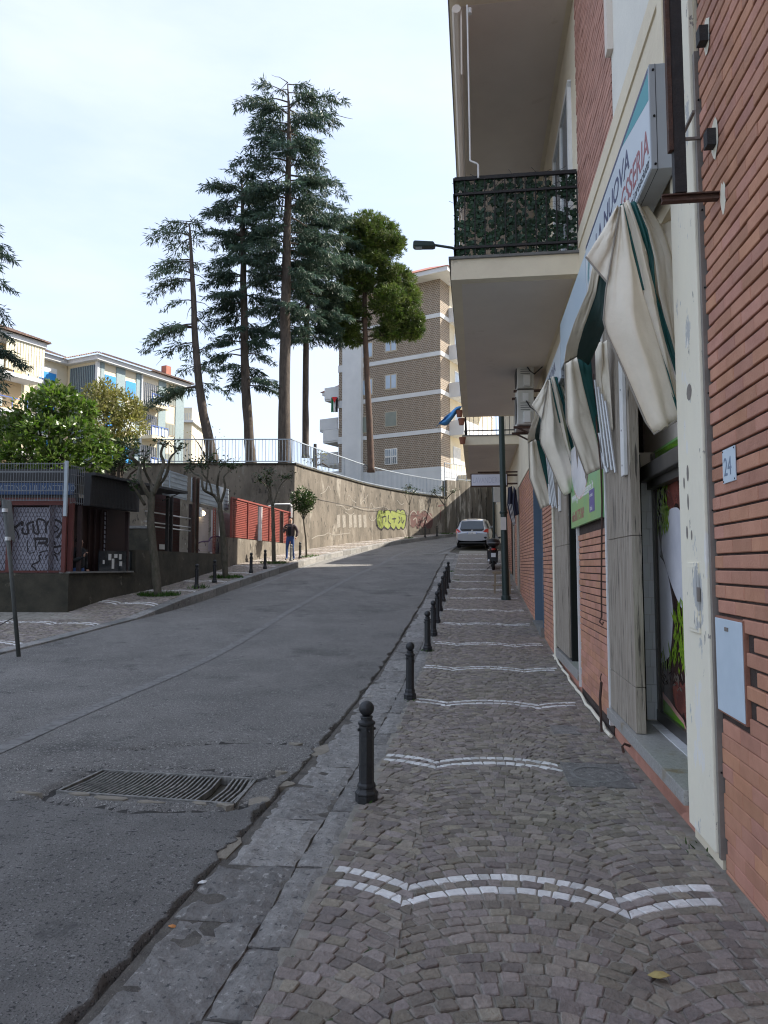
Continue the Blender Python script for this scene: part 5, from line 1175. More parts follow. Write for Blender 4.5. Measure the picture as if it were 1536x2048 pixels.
# lime bubble letters, dull red letters, pale ones, thin white throw-ups
blob = lambda cx, cy, rx, ry, w=.12, n=14, s=0: [(cx + rx * cos(k * 2 * pi / n) * (1 + w * sin(3 * k + s)), cy + ry * sin(k * 2 * pi / n) * (1 + w * cos(2 * k + s))) for k in range(n)]
for cx, rx in ((761, 8), (774, 8), (786, 7), (797, 7), (805, 6)):
    wpaint([blob(cx, 1039 + rng.uniform(-1, 1), rx + 2.2, 21, .06, 14, cx)], m_graf_k, 'graffiti_outline', .008 + rng.uniform(0, .003))
for cx, rx in ((761, 8), (774, 8), (786, 7), (797, 7), (805, 6)):
    wpaint([blob(cx, 1039 + rng.uniform(-1, 1), rx, 19, .08, 14, cx)], m_graf_g, 'graffiti_fill', .014 + rng.uniform(0, .003))
for pts in ([(764, 1035), (764, 1046)], [(764, 1035), (771, 1033), (771, 1044)], [(777, 1030), (776, 1042), (781, 1048)], [(788, 1035), (788, 1046)], [(784, 1038), (792, 1037)], [(797, 1033), (800, 1040), (796, 1047)], [(803, 1034), (804, 1046), (808, 1040)]): wstroke(pts, .09, m_graf_k, .020)
for cx in (825, 836, 847, 858):
    wpaint([blob(cx, 1040 + rng.uniform(-2, 2), 8, 17, .1, 12, cx)], m_graf_r, 'graffiti_fill', .009 + rng.uniform(0, .004))
for pts in ([(820, 1050), (820, 1030), (828, 1022), (836, 1032)], [(838, 1040), (840, 1024), (850, 1020), (858, 1028), (864, 1036)], [(826, 1040), (832, 1036), (834, 1048)], [(846, 1046), (848, 1034), (854, 1046)]): wstroke(pts, .08, m_graf_w, .016)
for pts in ([(640, 988), (650, 982), (656, 972), (660, 980)], [(694, 1000), (697, 990), (704, 1000), (712, 1006)], [(671, 1010), (684, 1012), (694, 1020), (708, 1014), (722, 1018), (738, 1020), (752, 1016), (768, 1014), (778, 1020)], [(722, 975), (728, 998), (736, 988)], [(738, 1018), (742, 1006), (748, 1018), (752, 1034), (744, 1042), (737, 1032), (738, 1018)],
            [(623, 1078), (634, 1072), (648, 1070), (656, 1066), (668, 1070), (684, 1068), (700, 1066)], [(794, 1000), (802, 1009), (808, 1006)], [(720, 1008), (728, 1001), (733, 1014)], [(690, 1024), (700, 1030), (708, 1026)]): wstroke(pts, .05, m_graf_w, .009)
for x in (673, 684, 697, 706, 716, 726): wpaint([[(x, 1030), (x + 6, 1029), (x + 7, 1054), (x + 1, 1056)]], m_graf_w, 'faded_letter', .009)
for pts in ([(877, 1012), (890, 1010), (905, 1012)], [(910, 1016), (914, 1034)], [(880, 1040), (882, 1020)]): wstroke(pts, .10, m_graf_r, .010)
g = G()
for x, y, l in ((865, 985, 12), (872, 1000, 14), (760, 985, 10), (780, 978, 12), (845, 978, 8), (690, 975, 9), (668, 980, 9), (884, 1044, 10), (860, 1048, 9)):
    q = wpt(x, y); q2 = wpt(x + 2, y + l); g.tube([(q[0] + .0, q[1], q[2]), (q2[0], q2[1], q2[2])], .018, 4)
g.build('paint_drip', m_graf_w, rw)
def cable(pts, o=.012): g = G(); g.tube([(lambda v: (v[0] + o, v[1] - o * .6, v[2]))(wpt(*p)) for p in pts], .010, 5); g.build('cable', m_plast, rw)
cable([(600, 985), (640, 1000), (700, 1012), (780, 1020), (840, 1032), (900, 1040)])
# railing along the top, every bar its own part
rail = thing('railing', 'long pale galvanised railing of upright bars on top of the tall concrete wall', 'railing', (-4.4, 35.3, 6.66))
def railing(P, z0, z1, step, base):
    d = [0]
    for a, b in zip(P, P[1:]): d.append(d[-1] + math.dist(a, b))
    def pt(v):
        for i in range(len(P) - 1):
            if v <= d[i + 1] or i == len(P) - 2: f = (v - d[i]) / (d[i + 1] - d[i]); return P[i][0] + (P[i + 1][0] - P[i][0]) * f, P[i][1] + (P[i + 1][1] - P[i][1]) * f
    for z, h in ((z1, .05), (z0 + .12, .04)):
        for a, b in zip(P, P[1:]): g = G(); g.obox((*a, z), (*b, z), .05, h); g.build('rail', m_galv, base)
    n = int(d[-1] / step)
    for i in range(n + 1):
        p = pt(d[-1] * i / n); post = i % 13 == 0; g = G(); w = .05 if post else .022
        g.obox((*p, z0 - (.1 if post else -.12)), (*p, z1 - .02), w, w); g.build('post' if post else 'bar', m_galv, base)
rp = smooth_path(RP, 3)
railing([(-11.2, 35.45), (-4.55, 35.42)], 6.66, 7.88, .165, rail); railing([(p[0] - .16, p[1] + .1) for p in rp], 6.66, 7.86, .168, rail)
r2 = thing('iron_railing', 'dark railing with upright bars above the streaked wall beyond the silver car', 'railing', (6, 54, 7.9))
m_galv_s = m_galv; 
P = smooth_path(RP2, 2)[:6]
railing([(p[0] - .15, p[1] + .15) for p in P], 8.0, 9.2, .2, r2)
# ------------------------------------------------------------ brown apartment building up the hill
def brickmat(name, c1, c2, mortar, w, h, ms):
    m = pmat(name, c1, c2, rough=.85); N, K = m.node_tree.nodes, m.node_tree.links; p = N['Principled BSDF']
    tc = N.new('ShaderNodeTexCoord'); sx = N.new('ShaderNodeSeparateXYZ'); K.new(tc.outputs['Object'], sx.inputs[0])
    ad = N.new('ShaderNodeMath'); K.new(sx.outputs['X'], ad.inputs[0]); K.new(sx.outputs['Y'], ad.inputs[1]); cb = N.new('ShaderNodeCombineXYZ'); K.new(ad.outputs[0], cb.inputs['X']); K.new(sx.outputs['Z'], cb.inputs['Y'])
    b = N.new('ShaderNodeTexBrick'); b.inputs['Scale'].default_value = 1; b.inputs['Brick Width'].default_value = w; b.inputs['Row Height'].default_value = h; b.inputs['Mortar Size'].default_value = ms; b.inputs['Mortar Smooth'].default_value = .3
    b.inputs['Mortar'].default_value = (*mortar, 1); b.inputs['Color2'].default_value = (*[c * .75 for c in c1], 1); K.new(p.inputs['Base Color'].links[0].from_socket, b.inputs['Color1']); K.new(cb.outputs[0], b.inputs['Vector']); K.new(b.outputs['Color'], p.inputs['Base Color'])
    bp = N.new('ShaderNodeBump'); bp.inputs['Distance'].default_value = .02; K.new(b.outputs['Fac'], bp.inputs['Height']); bp.invert = False; K.new(bp.outputs[0], p.inputs['Normal']); return m
m_bb = brickmat('brown_facing_brick', (.20, .145, .10), (.24, .175, .125), (.38, .33, .27), .21, .15, .026)
DX = Vector((-.863, .505)); C0 = Vector((4.47, 56.0))
bw = thing('apartment_block', 'brown tiled five storey apartment block with white floor bands and red roof behind the pine', 'building', (C0.x, C0.y, 5.5), atan2(DX.y, DX.x))
BM = MW[bw]
def BL_(k, d, z): v = C0 + DX * k + Vector((DX.y, -DX.x)) * d; return (v.x, v.y, z)     # k along the front to the left, d back
def BG(): return G(BL_)
def kx(x): A, B = C0, C0 + DX; p = Vector(on(x, A, B)); return (p - C0).dot(DX)
ZB = [21.55, 18.45, 15.35, 12.25, 9.2]
g = BG(); g.box(0, 7.2, 0, 11, 9.3, 24.5); g.build('wall', m_bb, bw)
g = BG(); g.box(-.05, 9.6, -.05, 11.05, 5, 9.25); g.build('base', m_bwhite, bw)
for z in ZB: g = BG(); g.box(-.06, 7.2, -.06, 11.06, z - .17, z + .17); g.build('floor_band', m_bwhite, bw)
g = BG(); g.box(7.2, 9.1, -.35, 9, 5.2, 23.2); g.build('stair_tower', m_bwhite, bw)
g = BG(); g.box(9.1, 9.62, -.1, 10, 9.2, 23.0); g.build('wall', m_bb, bw)
for z in ZB: g = BG(); g.box(9.1, 9.66, -.15, 10, z - .3, z + .3); g.build('floor_band', m_bwhite, bw)
# roof with deep white eaves
g = BG(); g.box(-1.25, 10.6, -1.25, 12, 24.5, 24.85); g.build('eave', m_bwhite, bw)
g = BG(); i = g.pts([(-1.35, -1.35, 24.86), (10.7, -1.35, 24.86), (10.7, 12.1, 24.86), (-1.35, 12.1, 24.86), (1.8, 1.8, 26.5), (8.5, 1.8, 26.5), (8.5, 9, 26.5), (1.8, 9, 26.5)])
g.faces([(0, 1, 5, 4), (1, 2, 6, 5), (2, 3, 7, 6), (3, 0, 4, 7), (4, 5, 6, 7), (3, 2, 1, 0)], i); g.build('roof', m_roof, bw)
def win(k0, k1, z0, z1, kind, d=-.0):
    g = BG(); g.box(k0, k1, -.05, .03, z0, z1); f = g.build('window', m_woodf if kind != 'grid' else m_whitep, bw)
    if kind == 'pair':
        for a, b in ((k0 + .10, (k0 + k1) / 2 - .06), ((k0 + k1) / 2 + .06, k1 - .10)): g = BG(); g.box(a, b, -.065, -.04, z0 + .12, z1 - .1); g.build('pane', m_winl, f)
    elif kind == 'blind':
        g = BG(); g.box(k0 + .07, k1 - .07, -.065, -.04, z0 + .07, z1 - .07); g.build('blind', m_shg, f)
    else:
        for a in (0, 1):
            for c in (0, 1):
                w, h = (k1 - k0) / 2, (z1 - z0) / 2; g = BG(); g.box(k0 + a * w + .06, k0 + (a + 1) * w - .06, -.065, -.04, z0 + c * h + .06, z0 + (c + 1) * h - .06); g.build('pane', m_win if c else m_glass, f)
        for q in range(7): g = BG(); g.box(k0 + .06 + q * (k1 - k0 - .12) / 6 - .012, k0 + .06 + q * (k1 - k0 - .12) / 6 + .012, -.09, -.07, z0 + .05, z1 - .05); g.build('window_bar', m_whitep, f)
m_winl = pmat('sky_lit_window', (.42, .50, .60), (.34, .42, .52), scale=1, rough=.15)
ka, kb = kx(795), kx(770); kc, kd = kx(746), kx(722)
win(ka, kb, 19.2, 20.6, 'pair'); win(ka, kb, 16.05, 17.35, 'pair'); win(ka, kb, 12.95, 14.25, 'blind'); win(ka, kb, 9.85, 11.15, 'grid')
win(kc, kd, 19.0, 20.35, 'pair'); win(kc, kd, 15.8, 17.25, 'pair'); win(kc, kd, 12.65, 14.1, 'blind')
# right hand face in the sun: cream strip, balconies, windows
g = BG(); g.box(-.03, -.0, 1.7, 10.8, 9.3, 24.5); g.build('render_strip', m_bcream, bw)
for z in (21.55, 18.45, 15.35, 12.25):
    g = BG(); g.box(-1.3, -.03, 1.5, 8.5, z - .2, z - .0); sl = g.build('balcony_slab', m_bwhite, bw)
    g = BG(); g.box(-1.32, -1.2, 1.5, 8.5, z, z + 1.0); g.box(-1.2, -.03, 1.5, 1.6, z, z + 1.0); g.build('parapet', m_bwhite, sl)
    g = BG(); g.box(-.06, -.028, 2.6, 3.8, z + .1, z + 2.3); f = g.build('window', m_whitep, bw); g = BG(); g.box(-.07, -.055, 2.7, 3.7, z + .2, z + 2.2); g.build('pane', m_winl, f)
g = BG(); g.box(-.07, -.028, 2.2, 3.6, 9.9, 11.3); f = g.build('window', m_whitep, bw)
for q in range(8): g = BG(); g.box(-.10, -.08, 2.25 + q * .18, 2.28 + q * .18, 9.95, 11.25); g.build('window_bar', m_whitep, f)
g = BG(); g.box(-3.5, -.06, 3.0, 12, 5, 9.0); g.build('side_wing', m_bcream, bw)
for q in range(16): g = BG(); g.box(-3.5, -3.46, 3.0 + q * .22, 3.03 + q * .22, 9.0, 10.3); g.build('grille_bar', m_galv, bw)
# left rear wing with stacked balconies
g = BG(); g.box(9.65, 11.6, 3.5, 12, 5, 17.2); g.build('rear_wing', m_bb, bw)
g = BG(); g.box(9.7, 13.4, 2.8, 12.5, 17.2, 17.5); g.build('eave', m_bwhite, bw)
g = BG(); i = g.pts([(9.7, 2.7, 17.51), (13.6, 2.7, 17.51), (13.6, 12.6, 17.51), (9.7, 12.6, 17.51), (9.7, 5, 18.9), (11.8, 5, 18.9), (11.8, 11, 18.9), (9.7, 11, 18.9)]); g.faces([(0, 1, 5, 4), (1, 2, 6, 5), (2, 3, 7, 6), (3, 0, 4, 7), (4, 5, 6, 7)], i); g.build('roof', m_roof, bw)
for z, k0, k1, d in ((16.0, 9.62, 11.5, .5), (13.7, 11.2, 13.2, 2.2), (12.3, 9.64, 11.7, .6), (10.6, 11.2, 13.2, 2.2), (8.6, 9.64, 11.7, .6), (7.2, 11.2, 13.0, 2.2)):
    g = BG(); g.box(k0, k1, d, d + 2.5, z, z + .14); sl = g.build('balcony_slab', m_bwhite, bw)
    g = BG(); g.box(k0 + .02, k1 - .02, d - .06, d + .03, z + .14, z + 1.15); g.box(k1 - .06, k1 + .02, d + .03, d + 2.5, z + .14, z + 1.15); g.build('parapet', m_bwhite, sl)
fl = thing('flag', 'green white and black flag with red triangle hung from a far balcony', 'flag', BL_(10.2, .4, 12.4))
a, b = px(664, 800, C0.y + 5.5), px(677, 829, C0.y + 5.5); w_, h_ = b[0] - a[0], a[2] - b[2]
for i, m in enumerate((m_fg, m_fw, m_fb)):
    g = G(); g.grid([[(a[0] + w_ * (i / 3 + q / 12), C0.y + 4.55 + .06 * sin(q * 1.9 + i + z), a[2] - h_ * z / 6) for q in range(5)] for z in range(7)]); g.build('stripe', m, fl, solid=.01)
g = G(); g.prism([(a[0] + .1 * w_, C0.y + 4.44, a[2] + .02), (a[0] + .95 * w_, C0.y + 4.44, a[2] + .02), (a[0] + .5 * w_, C0.y + 4.44, a[2] - .38 * h_)], (0, .015, 0)); g.build('triangle', m_fr, fl)

# ------------------------------------------------------------ ochre and teal apartment building, far left
DA = Vector((.453, .891)); PA = Vector((-22.9, 72.0))
def kA(x): p = Vector(on(x, PA, PA + DA)); return (p - PA).dot(DA)
kL, kR = kA(184), kA(362)
OA = PA + DA * kL
ap = thing('corner_apartments', 'ochre and grey teal apartments with blue blinds and brown tiled roof behind bushy trees', 'building', (OA.x, OA.y, 3), atan2(DA.y, DA.x))
def AL(k, d, z): v = OA + DA * k + Vector((DA.y, -DA.x)) * d; return (v.x, v.y, z)      # k along the facade away, d outwards to the right
def AG(): return G(AL)
def za(x, y, k): v = AL(k, 0, 0); return px(x, y, v[1])[2]
KR = kR - kL
ZE = 20.45
def part(name, m, k0, k1, d0, d1, z0, z1, par=None): g = AG(); g.box(k0, k1, d0, d1, z0, z1); return g.build(name, m, par or ap)
part('wall', m_bcream, 0, KR, -7, 0, 2, ZE)
part('ribbed_end_wall', m_ribp, -.06, -.0, -3.6, -.25, 2, ZE - .3)
for q in range(14): part('rib', m_tealp, -.13, -.06, -3.5 + q * .235, -3.44 + q * .235, 2, ZE - .3)
part('corner_strip', m_bwhite, -.08, .35, -.24, .08, 2, ZE)
def kk_(x): return kA(x) - kL
def panel(x0, x1, z0=2, z1=ZE - .02): return part('teal_panel', m_tealp, kk_(x0), kk_(x1), 0, .08, z0, z1)
for x0, x1 in ((187, 197), (222, 240), (263, 272), (309, 324), (344, 361)): panel(x0, x1)
part('white_strip', m_bwhite, kk_(272), kk_(274.5), 0, .2, 2, ZE)
FH = 3.15
for fl_ in range(5):
    zt = ZE - 1.0 - fl_ * FH
    for x0, x1 in ((197.5, 221.5), (240.5, 262.5)):
        wv = part('window', m_whitep, kk_(x0), kk_(x1), .01, .05, zt - 1.75, zt)
        part('blind', m_blueb if (fl_ % 2 == 0 or x0 < 200) else m_pblind, kk_(x0 + .8), kk_(x1 - .8), .05, .09, zt - 1.7, zt - .05, wv)
    wv = part('window', m_woodf, kk_(325), kk_(343.5), .01, .05, zt - 1.3, zt)
    for a, b in ((326, 332), (333, 338), (339, 343)): part('pane', m_shg, kk_(a), kk_(b), .05, .07, zt - 1.2, zt - .1, wv)
    part('loggia', m_glass, kk_(276), kk_(307), .0, .03, zt - 1.9, zt + .35)
    for q in range(7): part('grille_bar', m_bwhite, kk_(278 + q * 4), kk_(278.5 + q * 4), .04, .08, zt - 1.9, zt + .3)
    sl = part('balcony_slab', m_bcream, kk_(275), kk_(309), 0, 1.5, zt - 2.25, zt - 1.95)
    part('railing', m_bluer, kk_(275), kk_(309), 1.42, 1.48, zt - 1.05, zt - .98, sl); part('railing_glass', m_pblind, kk_(276), kk_(308), 1.43, 1.46, zt - 1.9, zt - 1.2, sl)
    for q in range(6): k_ = kk_(275.5 + q * 6.6); part('post', m_bluer, k_ - .03, k_ + .03, 1.4, 1.48, zt - 1.95, zt - 1.0, sl)
part('cornice', m_bwhite, -.5, KR + .4, -4.4, .55, ZE, ZE + .45)
g = AG(); i = g.pts([(-.8, .85, ZE + .46), (KR + .7, .85, ZE + .46), (KR + .7, -7, ZE + .46), (-.8, -4.6, ZE + .46), (2.2, -2.4, ZE + 1.75), (KR - 2.0, -2.4, ZE + 1.75), (KR - 2.0, -7, ZE + 1.75), (2.2, -4.6, ZE + 1.75)])
g.faces([(0, 1, 5, 4), (1, 2, 6, 5), (3, 0, 4, 7)], i); rf = g.build('roof', m_roof2, ap)
def tiles(Q, rows, cols, par):           # rows of pan tiles laid on a roof plane
    a, b, c, d = [Vector(q) for q in Q]; g = AG(); nrm = (b - a).cross(d - a).normalized()
    if nrm.z < 0: nrm = -nrm
    for i in range(rows):
        for j in range(cols):
            g.rv = rng.random(); f0, f1, e0, e1 = j / cols, (j + .62) / cols, i / rows, (i + 1.06) / rows
            P = lambda f, e: (a.lerp(b, f)).lerp(d.lerp(c, f), min(1, e)); i0 = g.pts([P(f0, e0) + nrm * .01, (P((f0 + f1) / 2, e0)) + nrm * .11, P(f1, e0) + nrm * .01, P(f1, e1) + nrm * .0, P((f0 + f1) / 2, e1) + nrm * .07, P(f0, e1)])
            g.faces([(0, 1, 4, 5), (1, 2, 3, 4), (0, 2, 1)], i0)
    return tag(g.build('roof_tiles', m_roof2, par), kind='stuff')
tiles([(-.8, .85, ZE + .47), (KR + .7, .85, ZE + .47), (KR - 2.0, -2.4, ZE + 1.76), (2.2, -2.4, ZE + 1.76)], 9, 52, rf)
tiles([(-.8, -4.6, ZE + .47), (-.8, .85, ZE + .47), (2.2, -2.4, ZE + 1.76), (2.2, -4.6, ZE + 1.76)], 9, 18, rf)
part('chimney', m_roof, KR - 2.2, KR - 1.5, -1.2, -.5, ZE + .6, ZE + 2.0, rf)
# link with blue blinds and the near ochre wing with long balconies
part('wall', m_bcream, -7.4, -.06, -9, -4.0, 2, ZE)
for fl_ in range(5):
    zt = ZE - .6 - fl_ * FH; wv = part('window', m_whitep, -3.2, -1.2, -3.99, -3.94, zt - 2.3, zt); part('blind', m_blueb, -3.1, -1.3, -3.94, -3.9, zt - 1.2, zt - .5, wv); part('pane', m_win, -3.1, -1.3, -3.945, -3.92, zt - 2.2, zt - 1.25, wv); part('teal_panel', m_tealp, -3.2, -1.2, -3.99, -3.93, zt - 3.1, zt - 2.35)
part('cornice', m_bwhite, -7.4, -.52, -5.2, -3.4, ZE, ZE + .45)
g = AG(); i = g.pts([(-7.5, -3.1, ZE + .46), (-.8, -3.1, ZE + .46), (-.8, -6, ZE + 1.6), (-7.5, -6, ZE + 1.6)]); g.faces([(0, 1, 2, 3)], i); rf3 = g.build('roof', m_roof2, ap)
tiles([(-7.5, -3.1, ZE + .47), (-.8, -3.1, ZE + .47), (-.8, -6, ZE + 1.61), (-7.5, -6, ZE + 1.61)], 8, 24, rf3)
W0, W1 = -26.0, -5.3
part('wall', m_ochre, W0, W1, -9, -2.9, 2, ZE)
part('end_wall', m_bcream, W1 - .3, W1 + .02, -9, -2.88, 2, ZE)
for fl_ in range(5):
    zf = ZE - 2.75 - fl_ * FH
    sl = part('balcony_slab', m_bwhite, W0, W1 + .5, -2.9, -1.1, zf - .35, zf - .02)
    part('railing', m_bluer, W0, W1 + .5, -1.2, -1.13, zf + .95, zf + 1.02, sl); part('railing_panel', m_pblind, W0, W1 - 3.2, -1.18, -1.15, zf + .12, zf + .85, sl)
    for q in range(16): k_ = W0 + .2 + q * 1.4; part('post', m_bluer, k_ - .03, k_ + .03, -1.2, -1.12, zf, zf + .98, sl)
    for k0 in (-24, -18.5, -14.6, -9.6):
        wv = part('window', m_whitep, k0, k0 + 2.1, -2.9, -2.86, zf + .2, zf + 2.35); part('blind', m_pblind, k0 + .08, k0 + 2.02, -2.86, -2.83, zf + 1.6, zf + 2.3, wv); part('pane', m_glass, k0 + .08, k0 + 2.02, -2.86, -2.84, zf + .25, zf + 1.55, wv)
    for k0 in (-16, -11.3): g = AG(); g.lathe([(.02, -.25), (.2, -.15), (.26, 0), (.2, .15), (.02, .25)], (0, 0, 0), 10); g.v = [(AL(k0, -2.8, zf + 1.9)[0] + a[0] - AL(0, 0, 0)[0], AL(k0, -2.8, zf + 1.9)[1] + a[1] - AL(0, 0, 0)[1], zf + 1.9 + a[2]) for a in [(v[0], v[1], v[2]) for v in g.v]]; g.tf = None; g.build('wall_dish', m_bcream, ap)
st = AG()
for q in range(14): st.box(W1 - 3.1 + q * .26, W1 - 3.1 + q * .26 + .2, -1.08, -1.03, ZE - 2.6, ZE - .02)
tag(st.build('balcony_awning', m_stripe, ap), kind='stuff')
part('cornice', m_bwhite, W0, W1 + .6, -3.4, -.9, ZE, ZE + .45)
g = AG(); i = g.pts([(W0, -.6, ZE + .46), (W1 + .9, -.6, ZE + .46), (W1 - 1.6, -4.4, ZE + 2.0), (W0, -4.4, ZE + 2.0), (W1 + .9, -8, ZE + .46), (W1 - 1.6, -8, ZE + 2.0)]); g.faces([(0, 1, 2, 3), (1, 4, 5, 2)], i); rf2 = g.build('roof', m_roof2, ap)
tiles([(W0, -.6, ZE + .47), (W1 + .9, -.6, ZE + .47), (W1 - 1.6, -4.4, ZE + 2.01), (W0, -4.4, ZE + 2.01)], 10, 70, rf2)
tiles([(W1 + .9, -8, ZE + .47), (W1 + .9, -.6, ZE + .47), (W1 - 1.6, -4.4, ZE + 2.01), (W1 - 1.6, -8, ZE + 2.01)], 10, 22, rf2)
# far pale building seen between the first cedar and the teal block
fb = thing('distant_house', 'small pale distant building with a railed roof terrace right of the teal block', 'building', px(375, 860, 100)[:2] + (4,))
a, b = px(358, 815, 100), px(382, 930, 100)
g = G(); g.box(a[0], b[0], 100, 108, 2, a[2]); g.build('wall', m_bcream, fb); g = G(); g.box(a[0] - .6, b[0] + .4, 99.4, 109, a[2] - 2.2, a[2] - 1.9); g.build('balcony_slab', m_bwhite, fb)
for q in range(9): g = G(); X = a[0] + (b[0] - a[0]) * q / 8; g.box(X - .03, X + .03, 99.5, 99.56, a[2] - 1.9, a[2] - .9); g.build('post', m_galv, fb)
# neighbour on the right beyond the gap, mostly unseen, massed to shade the upper street
nb_ = thing('next_building', 'pale apartment building farther up the street behind the lamppost and shop signs', 'building', L(33.3, -.3, gz(33)), pi / 2 - TH)
g = LG(); g.box(33.3, 85, -14, -.3, 0, 9.6); g.build('wall', m_bcream, nb_)
g = LG(); g.box(31.85, 33.29, -14, -.5, 0, 7.7); g.build('shade_link', m_white_pl, nb_)  # low block added in the gap to cut off the sun strip
for k in range(7):
    g = LG(); g.box(35 + k * 3.2, 36.2 + k * 3.2, -.31, -.27, 6.2, 7.6); wn2 = g.build('window', m_whitep, nb_); g = LG(); g.box(35.1 + k * 3.2, 36.1 + k * 3.2, -.275, -.262, 6.3, 7.5); g.build('pane', m_win, wn2)
# ------------------------------------------------------------ vegetation
def P3(x, y, Y): return Vector(px(x, y, Y))
def leafquad(g, p, d, l, w, up=None):
    d = d.normalized(); s = d.cross(up or Vector((rng.gauss(0, 1), rng.gauss(0, 1), rng.gauss(0, 1)))).normalized() * w / 2
    g.poly([p - s * .3, p + d * l * .5 - s, p + d * l, p + d * l * .5 + s])
def cedar(trunk, radii, prof, Y, label, mat, lo, hi, dens=1.0, droop=.35, light=None, steps=.62, twist=0, spray=(.26, .46), name='cedar_tree', extra=(), gap=-.30, nsg=5, front=.7):
    """trunk, prof in photo points at distance Y: prof rows are (y, reach left, reach right) in photo pixels"""
    T = [P3(x, y, Y) for x, y in trunk]; base = T[0]; mpp = Y / FPX
    root = thing(name, label, 'tree', tuple(base), 0, 'tall cedars on the terrace')
    zs = [t.z for t in T]
    def tr(z):
        for a, b, r0, r1 in zip(T, T[1:], radii, radii[1:]):
            if z <= b.z or b is T[-1]: f = (z - a.z) / (b.z - a.z); return a.lerp(b, f), r0 + (r1 - r0) * f
    n = 16; pts = [T[0] - Vector((0, 0, .3))]; rs = [radii[0] * 1.25]
    for i in range(n + 1):
        z = T[0].z + (T[-1].z - T[0].z) * i / n; p, r = tr(z); pts.append(p + Vector((.05 * noise.noise((z, 1, Y)), .05 * noise.noise((z, 5, Y)), 0))); rs.append(max(.02, r * (1 + .12 * noise.noise((z * 1.3, 2, 3)))))
    g = G(); g.tube(pts, rs, 10); g.build('trunk', m_bark, root, smooth=True)
    pz = [(P3(0, y, Y).z, l * mpp, r * mpp) for y, l, r in prof][::-1]
    br, nd = G(), G()
    z = P3(0, lo, Y).z; ztop = P3(0, hi, Y).z; k = 0
    lst = []
    while z < ztop:
        for q in range(rng.choice((4, 4, 5))):
            lst.append((z + rng.uniform(-.3, .3), k * 2.4 + q * 1.57 + rng.uniform(-.45, .45) + twist, 1.0))
        k += 1; z += steps * rng.uniform(.8, 1.25)
    for y, az, m in extra: lst.append((P3(0, y, Y).z, az, m))
    for z, az, mul in lst:
        if sin(az) < -.72 and rng.random() < front: continue
        z = max(T[0].z + .5, min(T[-1].z + .1, z)); l = interp(pz, 0, z, 1); r = interp(pz, 0, z, 2); c = cos(az)
        reach = (r if c > 0 else l) * (abs(c) ** .6) + (l + r) * .42 * (1 - abs(c) ** .6); reach *= rng.uniform(.66, 1.14) * mul
        if reach < .25: reach = .25
        p0, r0 = tr(z); d = Vector((c, sin(az), 0)); top = (z - pz[0][0]) / max(1, pz[-1][0] - pz[0][0])
        rise = .12 + .40 * top ** 3; m = max(4, int(reach / .22)); P = []
        for i in range(m + 1):
            f = i / m; P.append(p0 + d * reach * f + Vector((.10 * noise.noise((f * 3, az, z)), .10 * noise.noise((f * 3, az, z + 9)), reach * (rise * f - droop * f * f) + .05 * noise.noise((f * 5, z, 3)))))
        br.tube(P, [max(.008, min(.075, .018 + reach * .014) * (1 - .85 * i / m)) for i in range(m + 1)], 4, cap=False)
        side = Vector((-d.y, d.x, 0)); shade = rng.random()
        for i in range(1, m + 1):
            f = i / m
            if f < .16: continue
            for sgn in (1, -1, 1, -1)[:nsg]:
                if noise.noise((P[i].x * .55, P[i].y * .55, P[i].z * .55)) * 1.0 < gap: continue
                tl = reach * .40 * (1.15 - f) * rng.uniform(.5, 1.1) + .16; td = (d * rng.uniform(.45, .9) + side * sgn * rng.uniform(.5, 1) + Vector((0, 0, rng.uniform(-.30, .10)))).normalized()
                q = P[i] + d * rng.uniform(-.1, .1); ns = max(2, int(tl / .075 * dens))
                for j in range(ns):
                    pp = q + td * tl * (j + rng.random()) / ns + Vector((0, 0, -.10 * ((j + 1) / ns) ** 2 * tl))
                    nd.rv = min(1, max(0, shade * .5 + rng.random() * .5))
                    leafquad(nd, pp, td * .7 + Vector((rng.uniform(-.5, .5), rng.uniform(-.5, .5), rng.uniform(-.95, .15))), rng.uniform(*spray), rng.uniform(.036, .072))
                    if rng.random() < .8: leafquad(nd, pp, Vector((rng.uniform(-.5, .5), rng.uniform(-.5, .5), -rng.uniform(.3, 1))), rng.uniform(*spray) * .8, rng.uniform(.032, .062))
    tag(br.build('branches', m_bark, root), kind='stuff'); nd.build('crown', mat, root); return root
cedar([(426, 918), (415, 868), (400, 790), (391, 690), (386, 580), (381, 480), (379, 447)], [.30, .27, .22, .18, .14, .08, .04],
      [(415, 26, 24), (440, 58, 30), (475, 105, 30), (520, 95, 35), (560, 105, 40), (620, 60, 40), (660, 120, 42), (700, 105, 45), (740, 60, 55), (775, 125, 60), (800, 60, 40)], 38.0,
      'leftmost slender cedar with pale sparse drooping branches and leaning trunk', m_cedb, 768, 418, .62, .6, steps=1.0, spray=(.24, .42), extra=[(775, pi, 1.05), (772, 2.9, 1.0), (470, pi, 1.0), (655, 3.0, 1.0), (560, 3.3, 1.0), (520, 3.0, .9)])
cedar([(502, 922), (494, 830), (489, 700), (487, 560), (486, 440), (483, 352)], [.30, .27, .23, .19, .13, .04],
      [(335, 26, 26), (360, 50, 45), (390, 80, 50), (430, 90, 60), (480, 92, 75), (560, 85, 80), (640, 82, 78), (700, 78, 75), (760, 62, 80), (775, 40, 60)], 39.5,
      'second dark dense cedar from the left, its boughs starting above the railing', m_ceda, 762, 345, 1.15, .42, steps=.60, gap=-.40, front=.35)
